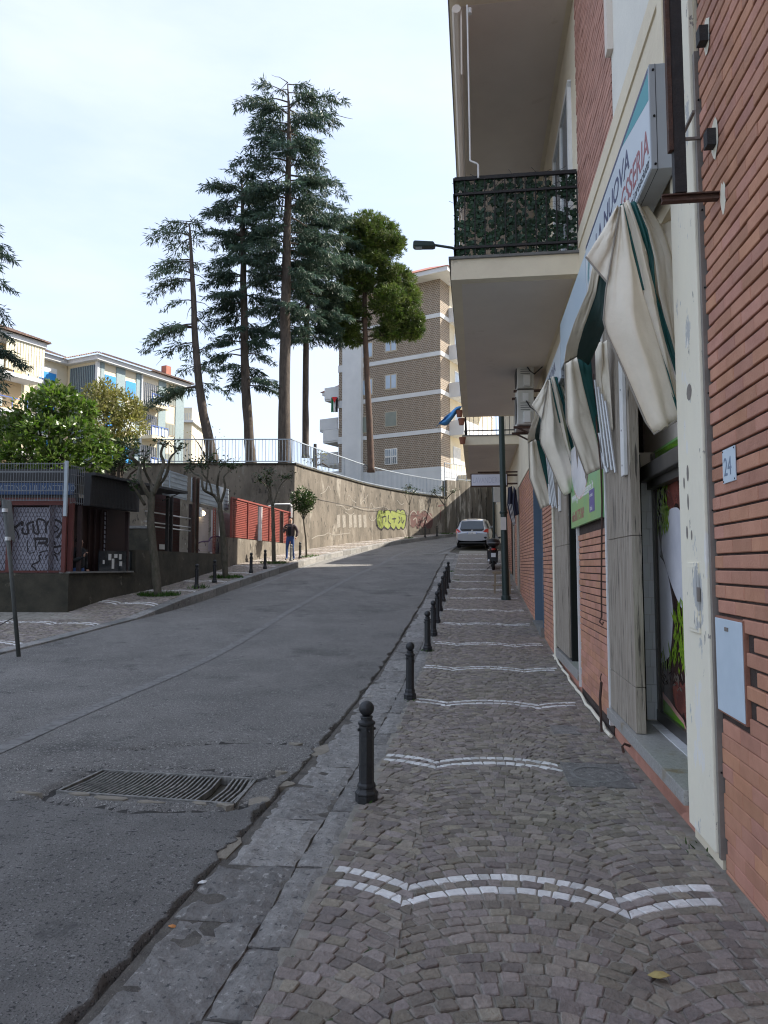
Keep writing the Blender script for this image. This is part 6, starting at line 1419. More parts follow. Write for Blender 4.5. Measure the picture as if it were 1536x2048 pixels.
cedar([(569, 924), (569, 800), (570, 650), (574, 480), (577, 330), (579, 240), (575, 168)], [.36, .32, .28, .22, .15, .10, .03],
      [(150, 10, 12), (175, 60, 60), (205, 95, 95), (225, 118, 128), (255, 95, 122), (300, 75, 85), (335, 112, 118), (380, 95, 120), (420, 90, 112), (470, 80, 100), (540, 85, 95), (600, 75, 90), (650, 70, 70), (670, 50, 50)], 38.5,
      'tallest cedar with a bare straight lower trunk, standing highest of the group', m_ceda, 655, 160, 1.1, .40, steps=.60, gap=-.33, front=.6)
cedar([(611, 905), (611, 800), (612, 690), (616, 580), (622, 480), (626, 400)], [.20, .19, .17, .14, .09, .03],
      [(395, 25, 40), (430, 50, 70), (480, 62, 98), (540, 66, 105), (600, 60, 112), (650, 55, 85), (685, 45, 60)], 42.0,
      'dark cedar with a thin bare trunk just right of the tallest cedar', m_ceda, 676, 405, 1.2, .32, steps=.5, gap=-.45, front=.2)
# cedar beyond the left edge of the frame
cedar([(-62, 905), (-60, 700), (-58, 500), (-57, 380)], [.30, .26, .16, .04], [(380, 20, 20), (450, 55, 60), (500, 70, 84), (560, 80, 100), (620, 85, 118), (690, 80, 92), (740, 70, 76), (800, 40, 60)], 33.0,
      'cedar at the left edge whose drooping branch tips reach in front of the ochre building', m_ceda, 790, 390, 1.0, .45, steps=.9)

def pine(trunk, radii, clumps, Y, label):
    T = [P3(x, y, Y) for x, y in trunk]; root = thing('pine_tree', label, 'tree', tuple(T[0]))
    g = G(); g.tube([T[0] - Vector((0, 0, .3))] + T, [radii[0] * 1.15] + radii, 10); g.build('trunk', pmat('reddish_bark', (.12, .075, .055), (.06, .042, .034), scale=9, rough=1, bump=1, bscale=20, stretch=(1, 1, .35)), root, smooth=True)
    nd, br = G(), G(); mpp = Y / FPX
    for x, y, r, dy in clumps:
        r *= 1.16; c = P3(x, y, Y); c.y += dy; R = r * mpp; zt = max(T[2].z, min(T[-1].z, c.z - R * .6)); near_ = min(T, key=lambda t: abs(t.z - zt)); br.tube([Vector((near_.x, near_.y, zt)), (Vector((near_.x, near_.y, zt)) + c) / 2 - Vector((0, 0, .1)), c], [.06, .045, .02], 5)
        sh = rng.uniform(0, .5)
        for _ in range(int(620 * R * R + 120)):
            v = Vector((rng.gauss(0, 1), rng.gauss(0, 1), rng.gauss(0, 1))).normalized(); rad = rng.uniform(.45, 1.05); p = c + Vector((v.x * R, v.y * R, v.z * R * .72)) * rad
            if noise.noise(p * 1.15) < -.26: continue
            dd = (v + Vector((0, 0, .55))).normalized(); nd.rv = min(1, sh + rng.random() * .5)
            for q in range(8): leafquad(nd, p, dd + Vector((rng.gauss(0, .5), rng.gauss(0, .5), rng.gauss(0, .5))), rng.uniform(.18, .32), .03 + .025 * rng.random())
    tag(br.build('branches', m_bark, root), kind='stuff'); nd.build('crown', m_pine, root)
cl = [(735, 455, 34, 0), (705, 460, 26, .5), (765, 462, 30, .3), (775, 500, 30, -.5), (745, 500, 36, 0), (705, 510, 34, .4), (690, 550, 36, .8), (720, 560, 36, -.6), (760, 555, 34, .5), (790, 560, 34, 0), (805, 595, 32, .2), (780, 610, 36, -.6), (815, 640, 30, .3), (790, 655, 30, 0), (770, 670, 20, -.4),
      (680, 600, 40, .6), (700, 640, 34, 0), (680, 660, 26, .4), (705, 675, 18, .2), (665, 625, 26, .9), (745, 540, 30, -.8), (825, 660, 20, .2), (720, 480, 32, -.7), (790, 485, 18, .2)]
pine([(742, 935), (739, 850), (734, 750), (730, 660), (729, 580), (732, 520), (735, 465)], [.22, .20, .18, .16, .14, .10, .04], cl, 44.5, 'umbrella pine with bushy bright green crown and bare trunk before the brown block')

def bush(name, label, clumps, Y, mat, lsz, n, stemx, basey, group=None, zflat=.85, hole=-.22, ydepth=1.0):
    mpp = Y / FPX; b = P3(stemx, basey, Y); root = thing(name, label, 'tree', (b.x, b.y, b.z), 0, group); nd, br = G(), G()
    for x, y, r, dy in clumps:
        c = P3(x, y, Y); c.y += dy; R = r * mpp; br.tube([b, (b + c) / 2 + Vector((0, 0, .2)), c], [.07, .045, .015], 6); sh = rng.uniform(0, .45)
        for _ in range(int(n * R * R)):
            v = Vector((rng.gauss(0, 1), rng.gauss(0, 1), rng.gauss(0, 1))).normalized(); p = c + Vector((v.x, v.y * ydepth, v.z * zflat)) * R * rng.uniform(.55, 1.08)
            if noise.noise(p * 1.6) + .4 * noise.noise(p * 4.5) < hole: continue
            nd.rv = min(1, sh + rng.random() * .55); leafquad(nd, p, (v * .8 + Vector((rng.gauss(0, .6), rng.gauss(0, .6), rng.gauss(0, .5) + .2))), rng.uniform(*lsz), rng.uniform(*lsz) * .42)
    g = G(); g.tube([b - Vector((0, 0, .6)), b + Vector((0, 0, 1.2))], [.14, .09], 8); g.build('trunk', m_bark, root)
    tag(br.build('branches', m_bark, root), kind='stuff'); nd.build('crown', mat, root); return root
bush('citrus_tree', 'broad glossy green citrus tree behind the newspaper kiosk', [(x_, y_ + 26, r_ * .82, d_) for x_, y_, r_, d_ in [(60, 800, 42, 0), (110, 780, 44, 0), (150, 800, 40, .3), (85, 760, 26, .4), (35, 840, 46, -.3), (100, 850, 56, -.6), (160, 850, 46, -.4), (60, 890, 56, -.6), (130, 900, 54, -.7), (190, 895, 40, -.3), (15, 890, 46, -.2), (190, 850, 30, .2), (15, 825, 34, .6), (60, 765, 18, .2), (125, 757, 20, .3), (100, 742, 12, .2), (40, 790, 20, .1), (172, 785, 18, .2), (140, 765, 16, .2), (215, 880, 26, .1)]],
     26.0, m_laur, (.16, .30), 1500, 100, 985, hole=-.26)
bush('olive_tree', 'pale yellow green feathery tree between the citrus tree and the teal building', [(205, 800, 40, 0), (240, 810, 38, .3), (260, 850, 34, 0), (215, 840, 42, -.5), (185, 830, 34, .4), (250, 890, 30, -.3), (220, 890, 34, -.2), (205, 775, 22, .2), (175, 800, 26, .5), (265, 820, 22, .2)],
     31.0, m_oliv, (.12, .22), 1500, 222, 990, hole=-.40)
bush('dark_shrub', 'dark green shrub low behind the kiosk roof under the pale olive tree', [(235, 905, 28, 0), (215, 920, 26, .2), (255, 890, 20, .1), (250, 925, 20, 0), (285, 930, 12, 0)], 29.0, m_stl, (.12, .2), 1400, 238, 985, hole=-.4)
bush('terrace_shrub', 'small leafy shrub behind the railing where the concrete wall turns', [(628, 905, 14, 0), (640, 915, 14, .2), (618, 918, 12, 0), (660, 935, 10, .3)], 38.6, m_oliv, (.10, .17), 300, 630, 932)
bush('bare_shrub', 'thin half bare shrub behind the railing beside the leftmost cedar', [(405, 850, 22, 0), (430, 870, 26, .3), (385, 870, 22, -.2), (440, 895, 22, 0), (400, 895, 24, .2)], 48.0, m_oliv, (.10, .16), 34, 415, 925, hole=-.05)

# pollarded street trees
def street_tree(base, limbs, r0, Y, label, nleaf=60, lr=.22, mat=None):
    b = P3(*base, Y); root = thing('street_tree', label, 'tree', tuple(b), 0, 'pollarded trees along the left pavement'); tr_ = G(); lv = G(); first = True
    for i, (pts, ra, rb) in enumerate(limbs):
        P = [P3(x, y, Y) + Vector((0, rng.uniform(-.25, .25) * (k > 0 and i > 0), 0)) for k, (x, y) in enumerate(pts)]; P = [Vector(q) for q in smooth_path([tuple(p) for p in P], 4)] if len(P) > 2 else P
        R = [(ra + (rb - ra) * k / (len(P) - 1)) * (1 + .2 * noise.noise((k * .9, i, Y))) for k in range(len(P))]
        gg = G(); gg.tube(P, R, 9)
        if i == 0: gg.build('trunk', m_bark2, root, smooth=True)
        else:
            gg.build('limb', m_bark2, root, smooth=True); e = P[-1]
            tw = G()
            for _ in range(7):
                d = Vector((rng.gauss(0, .6), rng.gauss(0, .6), rng.uniform(.1, 1))).normalized(); l = rng.uniform(.12, .38); tw.tube([e, e + d * l * .6 + Vector((0, 0, .02)), e + d * l], [.014, .010, .006], 4)
                for q in range(int(nleaf / 7)):
                    p = e + d * l * rng.uniform(.3, 1.1) + Vector((rng.gauss(0, lr * .3), rng.gauss(0, lr * .3), rng.gauss(0, lr * .3))); lv.rv = rng.random(); leafquad(lv, p, Vector((rng.gauss(0, 1), rng.gauss(0, 1), rng.gauss(0, .7))), rng.uniform(.09, .15), rng.uniform(.04, .06))
            tag(tw.build('twigs', m_bark2, root), kind='stuff')
    lv.build('crown', mat or m_stl, root); return root
street_tree((318, 1199), [([(318, 1203), (314, 1170), (308, 1110), (302, 1050), (303, 1000), (303, 985)], .115, .085), ([(303, 1000), (285, 960), (278, 930), (266, 915), (262, 905)], .065, .03), ([(303, 985), (296, 965), (290, 945), (292, 925)], .05, .025), ([(305, 990), (318, 955), (322, 925), (316, 905), (322, 888)], .07, .03), ([(306, 985), (326, 950), (340, 918), (352, 905)], .05, .02), ([(290, 1010), (278, 985), (272, 975)], .04, .02)],
            .1, 18.85, 'nearest pollarded street tree with bare knobbly branches before the kiosk', 46)
street_tree((452, 1160), [([(452, 1163), (448, 1110), (445, 1060), (441, 1020), (440, 1005)], .10, .075), ([(440, 1010), (425, 990), (410, 980), (404, 955), (385, 945), (378, 935)], .055, .025), ([(424, 988), (418, 965), (408, 950), (400, 935)], .035, .02), ([(440, 1005), (432, 975), (440, 950), (446, 930)], .05, .025), ([(442, 1005), (452, 975), (450, 955), (462, 935)], .045, .022), ([(412, 980), (416, 950), (420, 925)], .03, .015)],
            .1, 23.2, 'second pollarded street tree with leafy tufts before the roller shutters', 70)
street_tree((548, 1131), [([(548, 1134), (547, 1080), (546, 1030), (545, 1012)], .085, .06), ([(545, 1014), (535, 985), (528, 968), (520, 962)], .04, .02), ([(545, 1012), (541, 985), (540, 970)], .045, .03), ([(546, 1012), (553, 990), (560, 968), (572, 958)], .035, .015), ([(541, 990), (530, 960), (538, 950)], .03, .012)],
            .1, 27.9, 'third pollarded street tree with thin pale branches before the red enclosure', 80)
street_tree((818, 1078), [([(818, 1079), (818, 1040), (819, 1010)], .04, .03), ([(819, 1012), (812, 995), (810, 985)], .02, .01), ([(819, 1010), (824, 992), (828, 984)], .02, .01), ([(819, 1010), (818, 990), (818, 978)], .02, .01)], .05, 46.5, 'very thin street tree in front of the dull red graffiti', 70, .35)
street_tree((892, 1070), [([(892, 1071), (892, 1040), (890, 1010)], .10, .07), ([(890, 1012), (878, 995), (868, 985)], .05, .02), ([(890, 1010), (896, 994), (906, 985)], .05, .02), ([(890, 1010), (888, 992), (884, 980)], .04, .02)], .08, 51.0, 'dark forked street tree by the far end of the concrete wall', 80, .4)
street_tree((957, 1062), [([(957, 1064), (957, 1020), (957, 990)], .07, .05), ([(957, 992), (948, 978), (942, 968)], .04, .02), ([(957, 990), (964, 975), (972, 965)], .04, .02), ([(957, 990), (957, 972), (955, 962)], .04, .02)], .08, 57.0, 'slim street tree standing behind the silver car', 70, .4)
# round clipped crown
Y = 30.9; b = P3(613, 1118, Y); rt = thing('round_crown_tree', 'small street tree with a clipped round green crown on a thin stem', 'tree', tuple(b))
g = G(); g.tube([b - Vector((0, 0, .1)), P3(612, 1080, Y), P3(608, 1048, Y), P3(606, 1028, Y)], [.045, .04, .034, .03], 8); g.build('trunk', m_bark2, rt, smooth=True)
br = G()
for dx in (-14, -6, 6, 14): br.tube([P3(607, 1040, Y), P3(607 + dx, 1012, Y)], [.02, .008], 5)
tag(br.build('branches', m_bark2, rt), kind='stuff'); nd = G()
for cx, cy, r in ((606, 1002, 20), (594, 996, 13), (618, 998, 13), (606, 988, 14), (598, 1010, 13), (614, 1012, 13), (607, 1018, 10)):
    c = P3(cx, cy, Y); R = r * Y / FPX
    for _ in range(int(900 * R)):
        v = Vector((rng.gauss(0, 1), rng.gauss(0, 1), rng.gauss(0, 1))).normalized(); nd.rv = rng.random(); leafquad(nd, c + v * R * rng.uniform(.6, 1.1), v + Vector((rng.gauss(0, .6), rng.gauss(0, .6), rng.gauss(0, .6))), rng.uniform(.08, .14), .05)
nd.build('crown', m_ball, rt)
# tufts of grass round the stems and along joints
gr_ = G()
def tuft(cx, cy, rx, ry, n, h, zf):
    for _ in range(n):
        a, q = rng.uniform(0, 2 * pi), sqrt(rng.random()); x, y = cx + rx * q * cos(a), cy + ry * q * sin(a); gr_.rv = rng.random()
        p = Vector((x, y, zf(y))); leafquad(gr_, p, Vector((rng.gauss(0, .45), rng.gauss(0, .45), 1)), h * rng.uniform(.5, 1.2), .012 + h * .07)
zL = lambda y: gz(y) + kh(y) - .01
for x, y, Y, n in ((318, 1199, 18.85, 520), (452, 1162, 23.2, 420), (549, 1133, 27.9, 360), (613, 1119, 30.9, 60), (625, 1117, 31.5, 80), (398, 1184, 20.5, 70), (892, 1072, 51, 200), (818, 1080, 46.5, 90)):
    q = px(x, y, Y); tuft(q[0], q[1], .55 if n > 150 else .3, .30, n, .13, zL)
zR = lambda y: gz(y) - .01
for s, t, n in ((12.3, 2.13, 50), (8.6, 2.1, 12), (24.3, 1.9, 60), (4.9, 2.1, 10), (27, 2.2, 90), (4.3, .02, 16)):
    q = L(s, t, 0); tuft(q[0], q[1], .12, .12, n, .05, zR)
rj = random.Random(5)
for _ in range(900):
    s, t = rj.uniform(2, 9), rj.uniform(.2, 2.1)
    if noise.noise((s * 1.4, t * 1.4, 4)) < .25: continue
    q = L(s, t, 0); gr_.rv = rj.random(); leafquad(gr_, Vector((q[0], q[1], gz(q[1]) - .008)), Vector((rj.gauss(0, .7), rj.gauss(0, .7), .5)), .016, .007)
tag(gr_.build('grass_tufts', m_grass), 'short green grass tufts around the street trees and in the cobble joints', None, kind='stuff')
# ------------------------------------------------------------ people
def skin_mesh(nodes, edges, sub=2):
    """one continuous surface grown over a skeleton; nodes {name: (x, y, z, radius)}"""
    names = list(nodes); me = bpy.data.meshes.new('body'); me.from_pydata([nodes[n][:3] for n in names], [(names.index(a), names.index(b)) for a, b in edges], [])
    o = bpy.data.objects.new('tmp_body', me); C.objects.link(o); md = o.modifiers.new('skin', 'SKIN'); md.use_smooth_shade = True
    for i, n in enumerate(names):
        r = nodes[n][3]; v = me.skin_vertices[0].data[i]; v.radius = (r, r) if not isinstance(r, tuple) else r; v.use_root = (i == 0)
    s = o.modifiers.new('sub', 'SUBSURF'); s.levels = s.render_levels = sub
    dg = bpy.context.evaluated_depsgraph_get(); out = bpy.data.meshes.new_from_object(o.evaluated_get(dg)); bpy.data.objects.remove(o); return out
def put(me, name, parent, mats, pick=None):
    me.name = name; me.materials.clear()
    for m in mats: me.materials.append(m)
    for p in me.polygons:
        p.use_smooth = True
        p.material_index = pick(p.center) if pick else 0
    o = bpy.data.objects.new(name, me); C.objects.link(o); o.parent = parent; return o
def limb(pts, r, name, parent, mat, sub=1, mats=None, pick=None):
    N = {str(i): (*p, r[i]) for i, p in enumerate(pts)}; return put(skin_mesh(N, [(str(i), str(i + 1)) for i in range(len(pts) - 1)], sub), name, parent, mats or [mat], pick)
def person(loc, rz, label, jkt, walk=True, scale=1.0, stoop=0.0):
    """front faces -y; right hand raised in front with a phone, left arm at the pocket"""
    r = thing('person', label, 'person', loc, rz); r.scale = (scale,) * 3; MW[r] = MW[r] @ Matrix.Scale(scale, 4)
    f = .16 if walk else .0
    B = {'pelvis': (0, 0, .92, (.15, .11)), 'waist': (0, -.0, 1.08, (.145, .10)), 'chest': (0, -.01, 1.30, (.17, .115)), 'sho': (0, 0, 1.43, (.12, .085)), 'neck': (0, -.012, 1.50, .055), 'chin': (0, -.035, 1.565, .06), 'head': (0, -.022, 1.65, (.075, .092)), 'crown': (0, -.01, 1.715, .066),
         'sr': (-.19, .0, 1.415, .062), 'er': (-.26, -.06, 1.16, .048), 'wr': (-.12, -.27, 1.26, .032), 'sl': (.19, .0, 1.415, .062), 'el': (.285, .06, 1.16, .048), 'wl': (.25, -.05, .95, .034),
         'hr': (-.095, .0, .87, .092), 'kr': (-.10, -.05 - f * .4, .49, .062), 'ar': (-.10, .02 - f, .09, .042), 'tr': (-.11, -.14 - f, .035, .035), 'hl': (.095, .0, .87, .092), 'kl': (.10, -.0 + f * .1, .49, .062), 'al': (.10, .06 + f, .10, .042), 'tl': (.115, -.10 + f, .035, .035)}
    E = [('pelvis', 'waist'), ('waist', 'chest'), ('chest', 'sho'), ('sho', 'neck'), ('neck', 'chin'), ('chin', 'head'), ('head', 'crown'), ('sho', 'sr'), ('sr', 'er'), ('er', 'wr'), ('sho', 'sl'), ('sl', 'el'), ('el', 'wl'), ('pelvis', 'hr'), ('hr', 'kr'), ('kr', 'ar'), ('ar', 'tr'), ('pelvis', 'hl'), ('hl', 'kl'), ('kl', 'al'), ('al', 'tl')]
    def pick(c): return 3 if c.z < .085 else 1 if c.z < .98 and abs(c.x) < .22 and not (c.x > .2 and c.z > .88) else 0 if c.z > 1.49 else 2
    body = put(skin_mesh(B, E), 'body', r, [m_skin, m_jeans, m_blkc, m_shoe], pick)
    # face
    for sx in (-1, 1):
        g = G(); g.lathe([(.001, -.007), (.009, -.004), (.011, 0), (.009, .004), (.001, .007)], (0, 0, 0), 8); g.v = [(sx * .031 + v[0], -.102 + v[1] * .5, 1.652 + v[2]) for v in g.v]; o = g.build('eye', m_black, None); o.parent = body
        limb([(sx * .078, -.012, 1.665), (sx * .083, -.004, 1.645), (sx * .077, -.008, 1.622)], [.010, .014, .009], 'ear', body, m_skin)
    limb([(0, -.105, 1.655), (0, -.124, 1.625), (0, -.108, 1.615)], [.010, .015, .010], 'nose', body, m_skin)
    g = G(); g.box(-.022, .022, -.098, -.088, 1.585, 1.592); o = g.build('mouth', m_graf_r, None); o.parent = body
    limb([(0, -.07, 1.722), (0, .0, 1.745), (0, .06, 1.70), (0, .068, 1.62)], [.056, .080, .072, .045], 'hair', r, m_hair, 2)
    # jacket: open front, collar, sleeves
    J = {'a': (0, .01, .92, (.20, .145)), 'b': (0, .01, 1.10, (.195, .14)), 'c': (0, .01, 1.32, (.205, .145)), 'd': (0, .02, 1.44, (.135, .10)), 'sr': (-.20, .01, 1.41, .078), 'er': (-.27, -.05, 1.15, .066), 'wr': (-.15, -.23, 1.235, .046), 'sl': (.20, .01, 1.41, .078), 'el': (.295, .06, 1.15, .066), 'wl': (.262, -.03, .985, .048)}
    put(skin_mesh(J, [('a', 'b'), ('b', 'c'), ('c', 'd'), ('d', 'sr'), ('sr', 'er'), ('er', 'wr'), ('d', 'sl'), ('sl', 'el'), ('el', 'wl')]), 'jacket', r, [jkt])
    limb([(-.085, -.04, 1.475), (0, .06, 1.505), (.085, -.04, 1.475)], [.038, .045, .038], 'collar', r, m_blkc)
    limb([(0, -.105, 1.40), (.005, -.125, 1.2), (.0, -.115, 1.0)], [(.075, .03), (.085, .03), (.085, .03)], 'pullover', r, m_blkc)
    # hands with five fingers
    def hand(w, d, up, side, hold):
        w, d, up = Vector(w), Vector(d).normalized(), Vector(up).normalized(); x = d.cross(up) * side
        p = w + d * .045; hd = limb([w, p, p + d * .035], [.026, (.042, .022), (.040, .018)], 'hand', body, m_skin)
        for k, l in enumerate((.068, .078, .072, .056)):
            q = p + d * .035 + x * (.028 - .019 * k); c = -up if hold else -up * .5
            limb([q - d * .01, q + d * l * .5, q + d * l * .75 + c * l * .35, q + d * l * .7 + c * l * .7], [.010, .0095, .0085, .007], 'finger', body, m_skin)
        q = w + d * .02 + x * .03; limb([q, q + x * .025 + d * .02, q + x * .03 + d * .055 - up * .02], [.012, .011, .009], 'thumb', body, m_skin)
    hand((-.12, -.27, 1.26), (.35, -.25, .85), (-.2, .9, .3), 1, True); hand((.25, -.05, .95), (-.05, -.25, -.95), (.9, 0, 0), 1, False)
    ph = G(); ph.box(-.118, -.048, -.325, -.314, 1.30, 1.445); o = ph.build('phone', m_plast, None, bevel=.004); o.name = 'phone'; o.parent = r
    return r
q = px(580, 1124, 29.3)
person((q[0], q[1], gz(q[1]) + kh(q[1]) - .005), radians(-8), 'man in dark jacket and blue jeans walking on the left pavement looking at his phone', m_jkt)
q = px(158, 1150, 17.55); 
person((q[0] - .02, 17.55, .62), radians(70), 'person in dark clothes standing in the shaded kiosk corner looking at a phone', m_blkc, False, .95)
# ------------------------------------------------------------ silver car seen from behind
car = thing('parked_car', 'silver hatchback parked half on the cobbles at the top of the right pavement', 'car', (5.05, 41.6, 0), radians(-20))
pc = Vector((5.05, 39.7)); CZ = gz(41.6) + .02
car.location = (5.28, 41.6, CZ); slope = math.atan((gz(43) - gz(40)) / 3); car.rotation_euler = (slope, 0, radians(-12)); MW[car] = Matrix.Identity(4)
def carsec(y, w, wt, zb, zm, zt, n=7):
    """half section outline of the shell at length y: bottom, shoulder and roof widths"""
    return [(w * .93, y, zb), (w * .99, y, zb + .12), (w, y, (zb + zm) / 2), (w * .985, y, zm), (wt + (w - wt) * .35, y, zm + (zt - zm) * .5), (wt, y, zt - .07), (wt * .86, y, zt - .015), (wt * .45, y, zt), (0, y, zt + .01)]
SEC = [(-2.12, .80, .78, .42, .80, .86), (-2.09, .86, .82, .36, .92, .98), (-2.0, .885, .80, .30, .98, 1.10), (-1.86, .90, .70, .28, 1.0, 1.42), (-1.72, .905, .66, .27, 1.0, 1.56), (-1.3, .905, .66, .26, .99, 1.61), (-.5, .905, .66, .25, .97, 1.63), (.3, .905, .65, .25, .95, 1.60), (.8, .905, .62, .25, .93, 1.45), (1.3, .90, .66, .25, .92, 1.10), (1.75, .87, .70, .28, .85, .93), (2.05, .78, .62, .34, .68, .74), (2.14, .62, .5, .42, .58, .62)]
g = G(); rows = []
for s_ in SEC:
    h = carsec(*s_); rows.append([(-x, y, z) for x, y, z in h] + [(x, y, z) for x, y, z in h[:-1]][::-1])
g.grid(rows); g.poly(rows[0][::-1]); g.poly(rows[-1]); g.faces([[i * 17 for i in range(len(SEC))][::-1] + [i * 17 + 16 for i in range(len(SEC))]])
g.f = g.f[:-1]; g.m = g.m[:-1]; g.r = g.r[:-1]
body = g.build('body', m_car, car, smooth=True, auto=50); sb = body.modifiers.new('sub', 'SUBSURF'); sb.levels = sb.render_levels = 2
def cp(name, mat, P, th, par=car, sub=0, bev=0):
    g = G(); n = len(P); nv = (Vector(P[1]) - Vector(P[0])).cross(Vector(P[-1]) - Vector(P[0])).normalized() * th; g.prism(P, nv); return g.build(name, mat, par, bevel=bev)
cp('rear_window', m_cglass, [(-.66, -2.055, 1.08), (.66, -2.055, 1.08), (.575, -1.845, 1.50), (-.575, -1.845, 1.50)], .012, bev=.004)
cp('tailgate_trim', m_plast, [(-.55, -2.105, .965), (.55, -2.105, .965), (.66, -2.06, 1.08), (-.66, -2.06, 1.08)], .012, bev=.004)
g = G(); g.obox((-.42, -2.115, 1.05), (.02, -2.10, 1.04), .02, .025); g.build('wiper', m_plast, car)
g = G(); g.box(-.30, .30, -1.90, -1.72, 1.585, 1.61); g.build('spoiler', m_car, car, bevel=.01)
for sx in (-1, 1):
    cp('tail_lamp', m_lamp_r, [(sx * .60, -2.135, .94), (sx * .88, -2.06, .85), (sx * .895, -1.95, .96), (sx * .875, -1.96, 1.10), (sx * .74, -2.07, 1.07)][::(1 if sx > 0 else -1)], .02, bev=.01)
    cp('side_window', m_cglass, [(sx * .915, -1.55, 1.04), (sx * .915, .25, 1.0), (sx * .725, -.05, 1.50), (sx * .73, -1.35, 1.52)][::(1 if sx > 0 else -1)], .012, bev=.004)
    for y in (-1.28, 1.32):
        g = G(); prof = [(.20, -.09), (.30, -.10), (.315, -.07), (.315, .07), (.30, .10), (.20, .09)]; g.lathe([(.20, -.095), (.29, -.105), (.318, -.08), (.318, .08), (.29, .105), (.20, .095)], (0, 0, 0), 24)
        g.v = [(sx * .80 + v[2], y + v[0], .318 + v[1]) for v in g.v]; w_ = g.build('wheel', m_tyre, car, smooth=True, auto=40)
        g = G(); g.lathe([(.20, -.02), (.20, .02), (.05, .03)], (0, 0, 0), 18); g.v = [(sx * .87 + sx * v[2], y + v[0], .318 + v[1]) for v in g.v]; g.build('rim', m_alus, w_)
    g = G(); g.box(sx * .92 - .02, sx * .92 + .10 * sx, .55, .66, 1.02, 1.14) if sx > 0 else g.box(-1.02, -.90, .55, .66, 1.02, 1.14); g.build('mirror', m_car, car, bevel=.02)
cp('licence_plate', m_pw, [(-.26, -2.152, .80), (.26, -2.152, .80), (.26, -2.142, .91), (-.26, -2.142, .91)], .008)
for x in (-.245, .215): g = G(); g.box(x, x + .03, -2.165, -2.155, .805, .905); g.build('plate_band', m_pb, car)
text('EA 342EJ', .085, m_blk_print, None, (-.19, -2.165, .825), (1, 0, 0), (0, 0, 1), .001, sx=.82, name='plate_lettering').parent = car
g = G(); g.lathe([(.05, 0), (.05, .01)], (0, 0, 0), 14); g.v = [(v[0], -2.125 - v[2], 1.0 + v[1]) for v in g.v]; g.build('badge', m_alus, car)
g = G(); g.box(-.72, .72, -2.125, -2.02, .27, .36); g.build('bumper', m_plast, car, bevel=.03)
g = G(); g.box(-.78, .78, -1.95, 2.0, .16, .30); g.build('underbody', m_black, car)
g = G(); g.box(-.62, .62, -2.115, -2.10, .70, .72); g.build('bumper_seam', m_trim, car)

# ------------------------------------------------------------ scooter behind the lamppost
sc = thing('parked_scooter', 'dark scooter with round top case parked by the wall behind the green lamppost', 'scooter', L(27.6, .62, gl(27.6, .62)), -TH)
o0 = Vector(sc.location)
def sp_(name, mat, fn, smooth=False, par=sc, **k):
    g = G(); fn(g); g.v = [(v[0], v[1], v[2]) for v in g.v]; o = g.build(name, mat, None, smooth=smooth, **k); o.parent = par; return o
def ellip(cx, cy, cz, rx, ry, rz, n=16, m=9): return lambda g: g.grid([[(cx + rx * sin(pi * i / m) * cos(2 * pi * k / n), cy + ry * sin(pi * i / m) * sin(2 * pi * k / n), cz - rz * cos(pi * i / m)) for k in range(n + 1)] for i in range(m + 1)])
sp_('top_case', m_plast, ellip(0, .0, 1.05, .25, .22, .17), True)
sp_('case_rim', m_alus, lambda g: g.lathe([(.245, 0), (.252, .008), (.245, .016)], (0, 0, 1.03), 20))
sp_('tail', m_redd, ellip(0, .12, .78, .15, .3, .11), True)
sp_('tail_lamp', m_lamp_r, ellip(0, -.16, .80, .09, .03, .04), True)
sp_('seat', m_plast, ellip(0, .45, .85, .14, .38, .08), True)
w1 = sp_('wheel', m_tyre, lambda g: (g.lathe([(.16, -.05), (.24, -.055), (.26, -.03), (.26, .03), (.24, .055), (.16, .05)], (0, 0, 0), 20), setattr(g, 'v', [(v[2], v[0] + .15, v[1] + .26) for v in g.v])), True)
sp_('wheel', m_tyre, lambda g: (g.lathe([(.16, -.05), (.24, -.055), (.26, -.03), (.26, .03), (.24, .055), (.16, .05)], (0, 0, 0), 20), setattr(g, 'v', [(v[2], v[0] + 1.40, v[1] + .26) for v in g.v])), True)
sp_('mudguard', m_plast, lambda g: g.obox((0, -.06, .62), (0, -.12, .36), .16, .03))
sp_('licence_plate', m_pw, lambda g: g.obox((0, -.125, .66), (0, -.15, .50), .17, .008, (0, 1, 0)))
sp_('exhaust', m_alus, lambda g: g.tube([(.02, .35, .3), (-.15, .1, .33), (-.17, -.15, .38)], [.03, .055, .05], 10), True)
sp_('leg_shield', m_plast, lambda g: g.prism([(-.2, 1.05, .3), (.2, 1.05, .3), (.22, 1.15, .8), (.1, 1.2, 1.0), (-.1, 1.2, 1.0), (-.22, 1.15, .8)], (0, .05, 0)))
sp_('floorboard', m_plast, lambda g: g.box(-.14, .14, .5, 1.1, .24, .32))
sp_('handlebar', m_plast, lambda g: g.tube([(-.34, .98, 1.02), (-.1, 1.12, 1.06), (.1, 1.12, 1.06), (.34, .98, 1.02)], .018, 6))
for sx in (-1, 1):
    sp_('mirror', m_plast, lambda g: (g.tube([(sx * .22, 1.05, 1.06), (sx * .27, 1.05, 1.26)], .008, 5), ellip(sx * .28, 1.05, 1.29, .06, .02, .04)(g)))
    sp_('indicator', m_woodf, ellip(sx * .17, -.1, .78, .035, .03, .025), True)
sp_('kickstand', m_plast, lambda g: g.tube([(-.05, .4, .22), (-.28, .3, .0)], .014, 5))

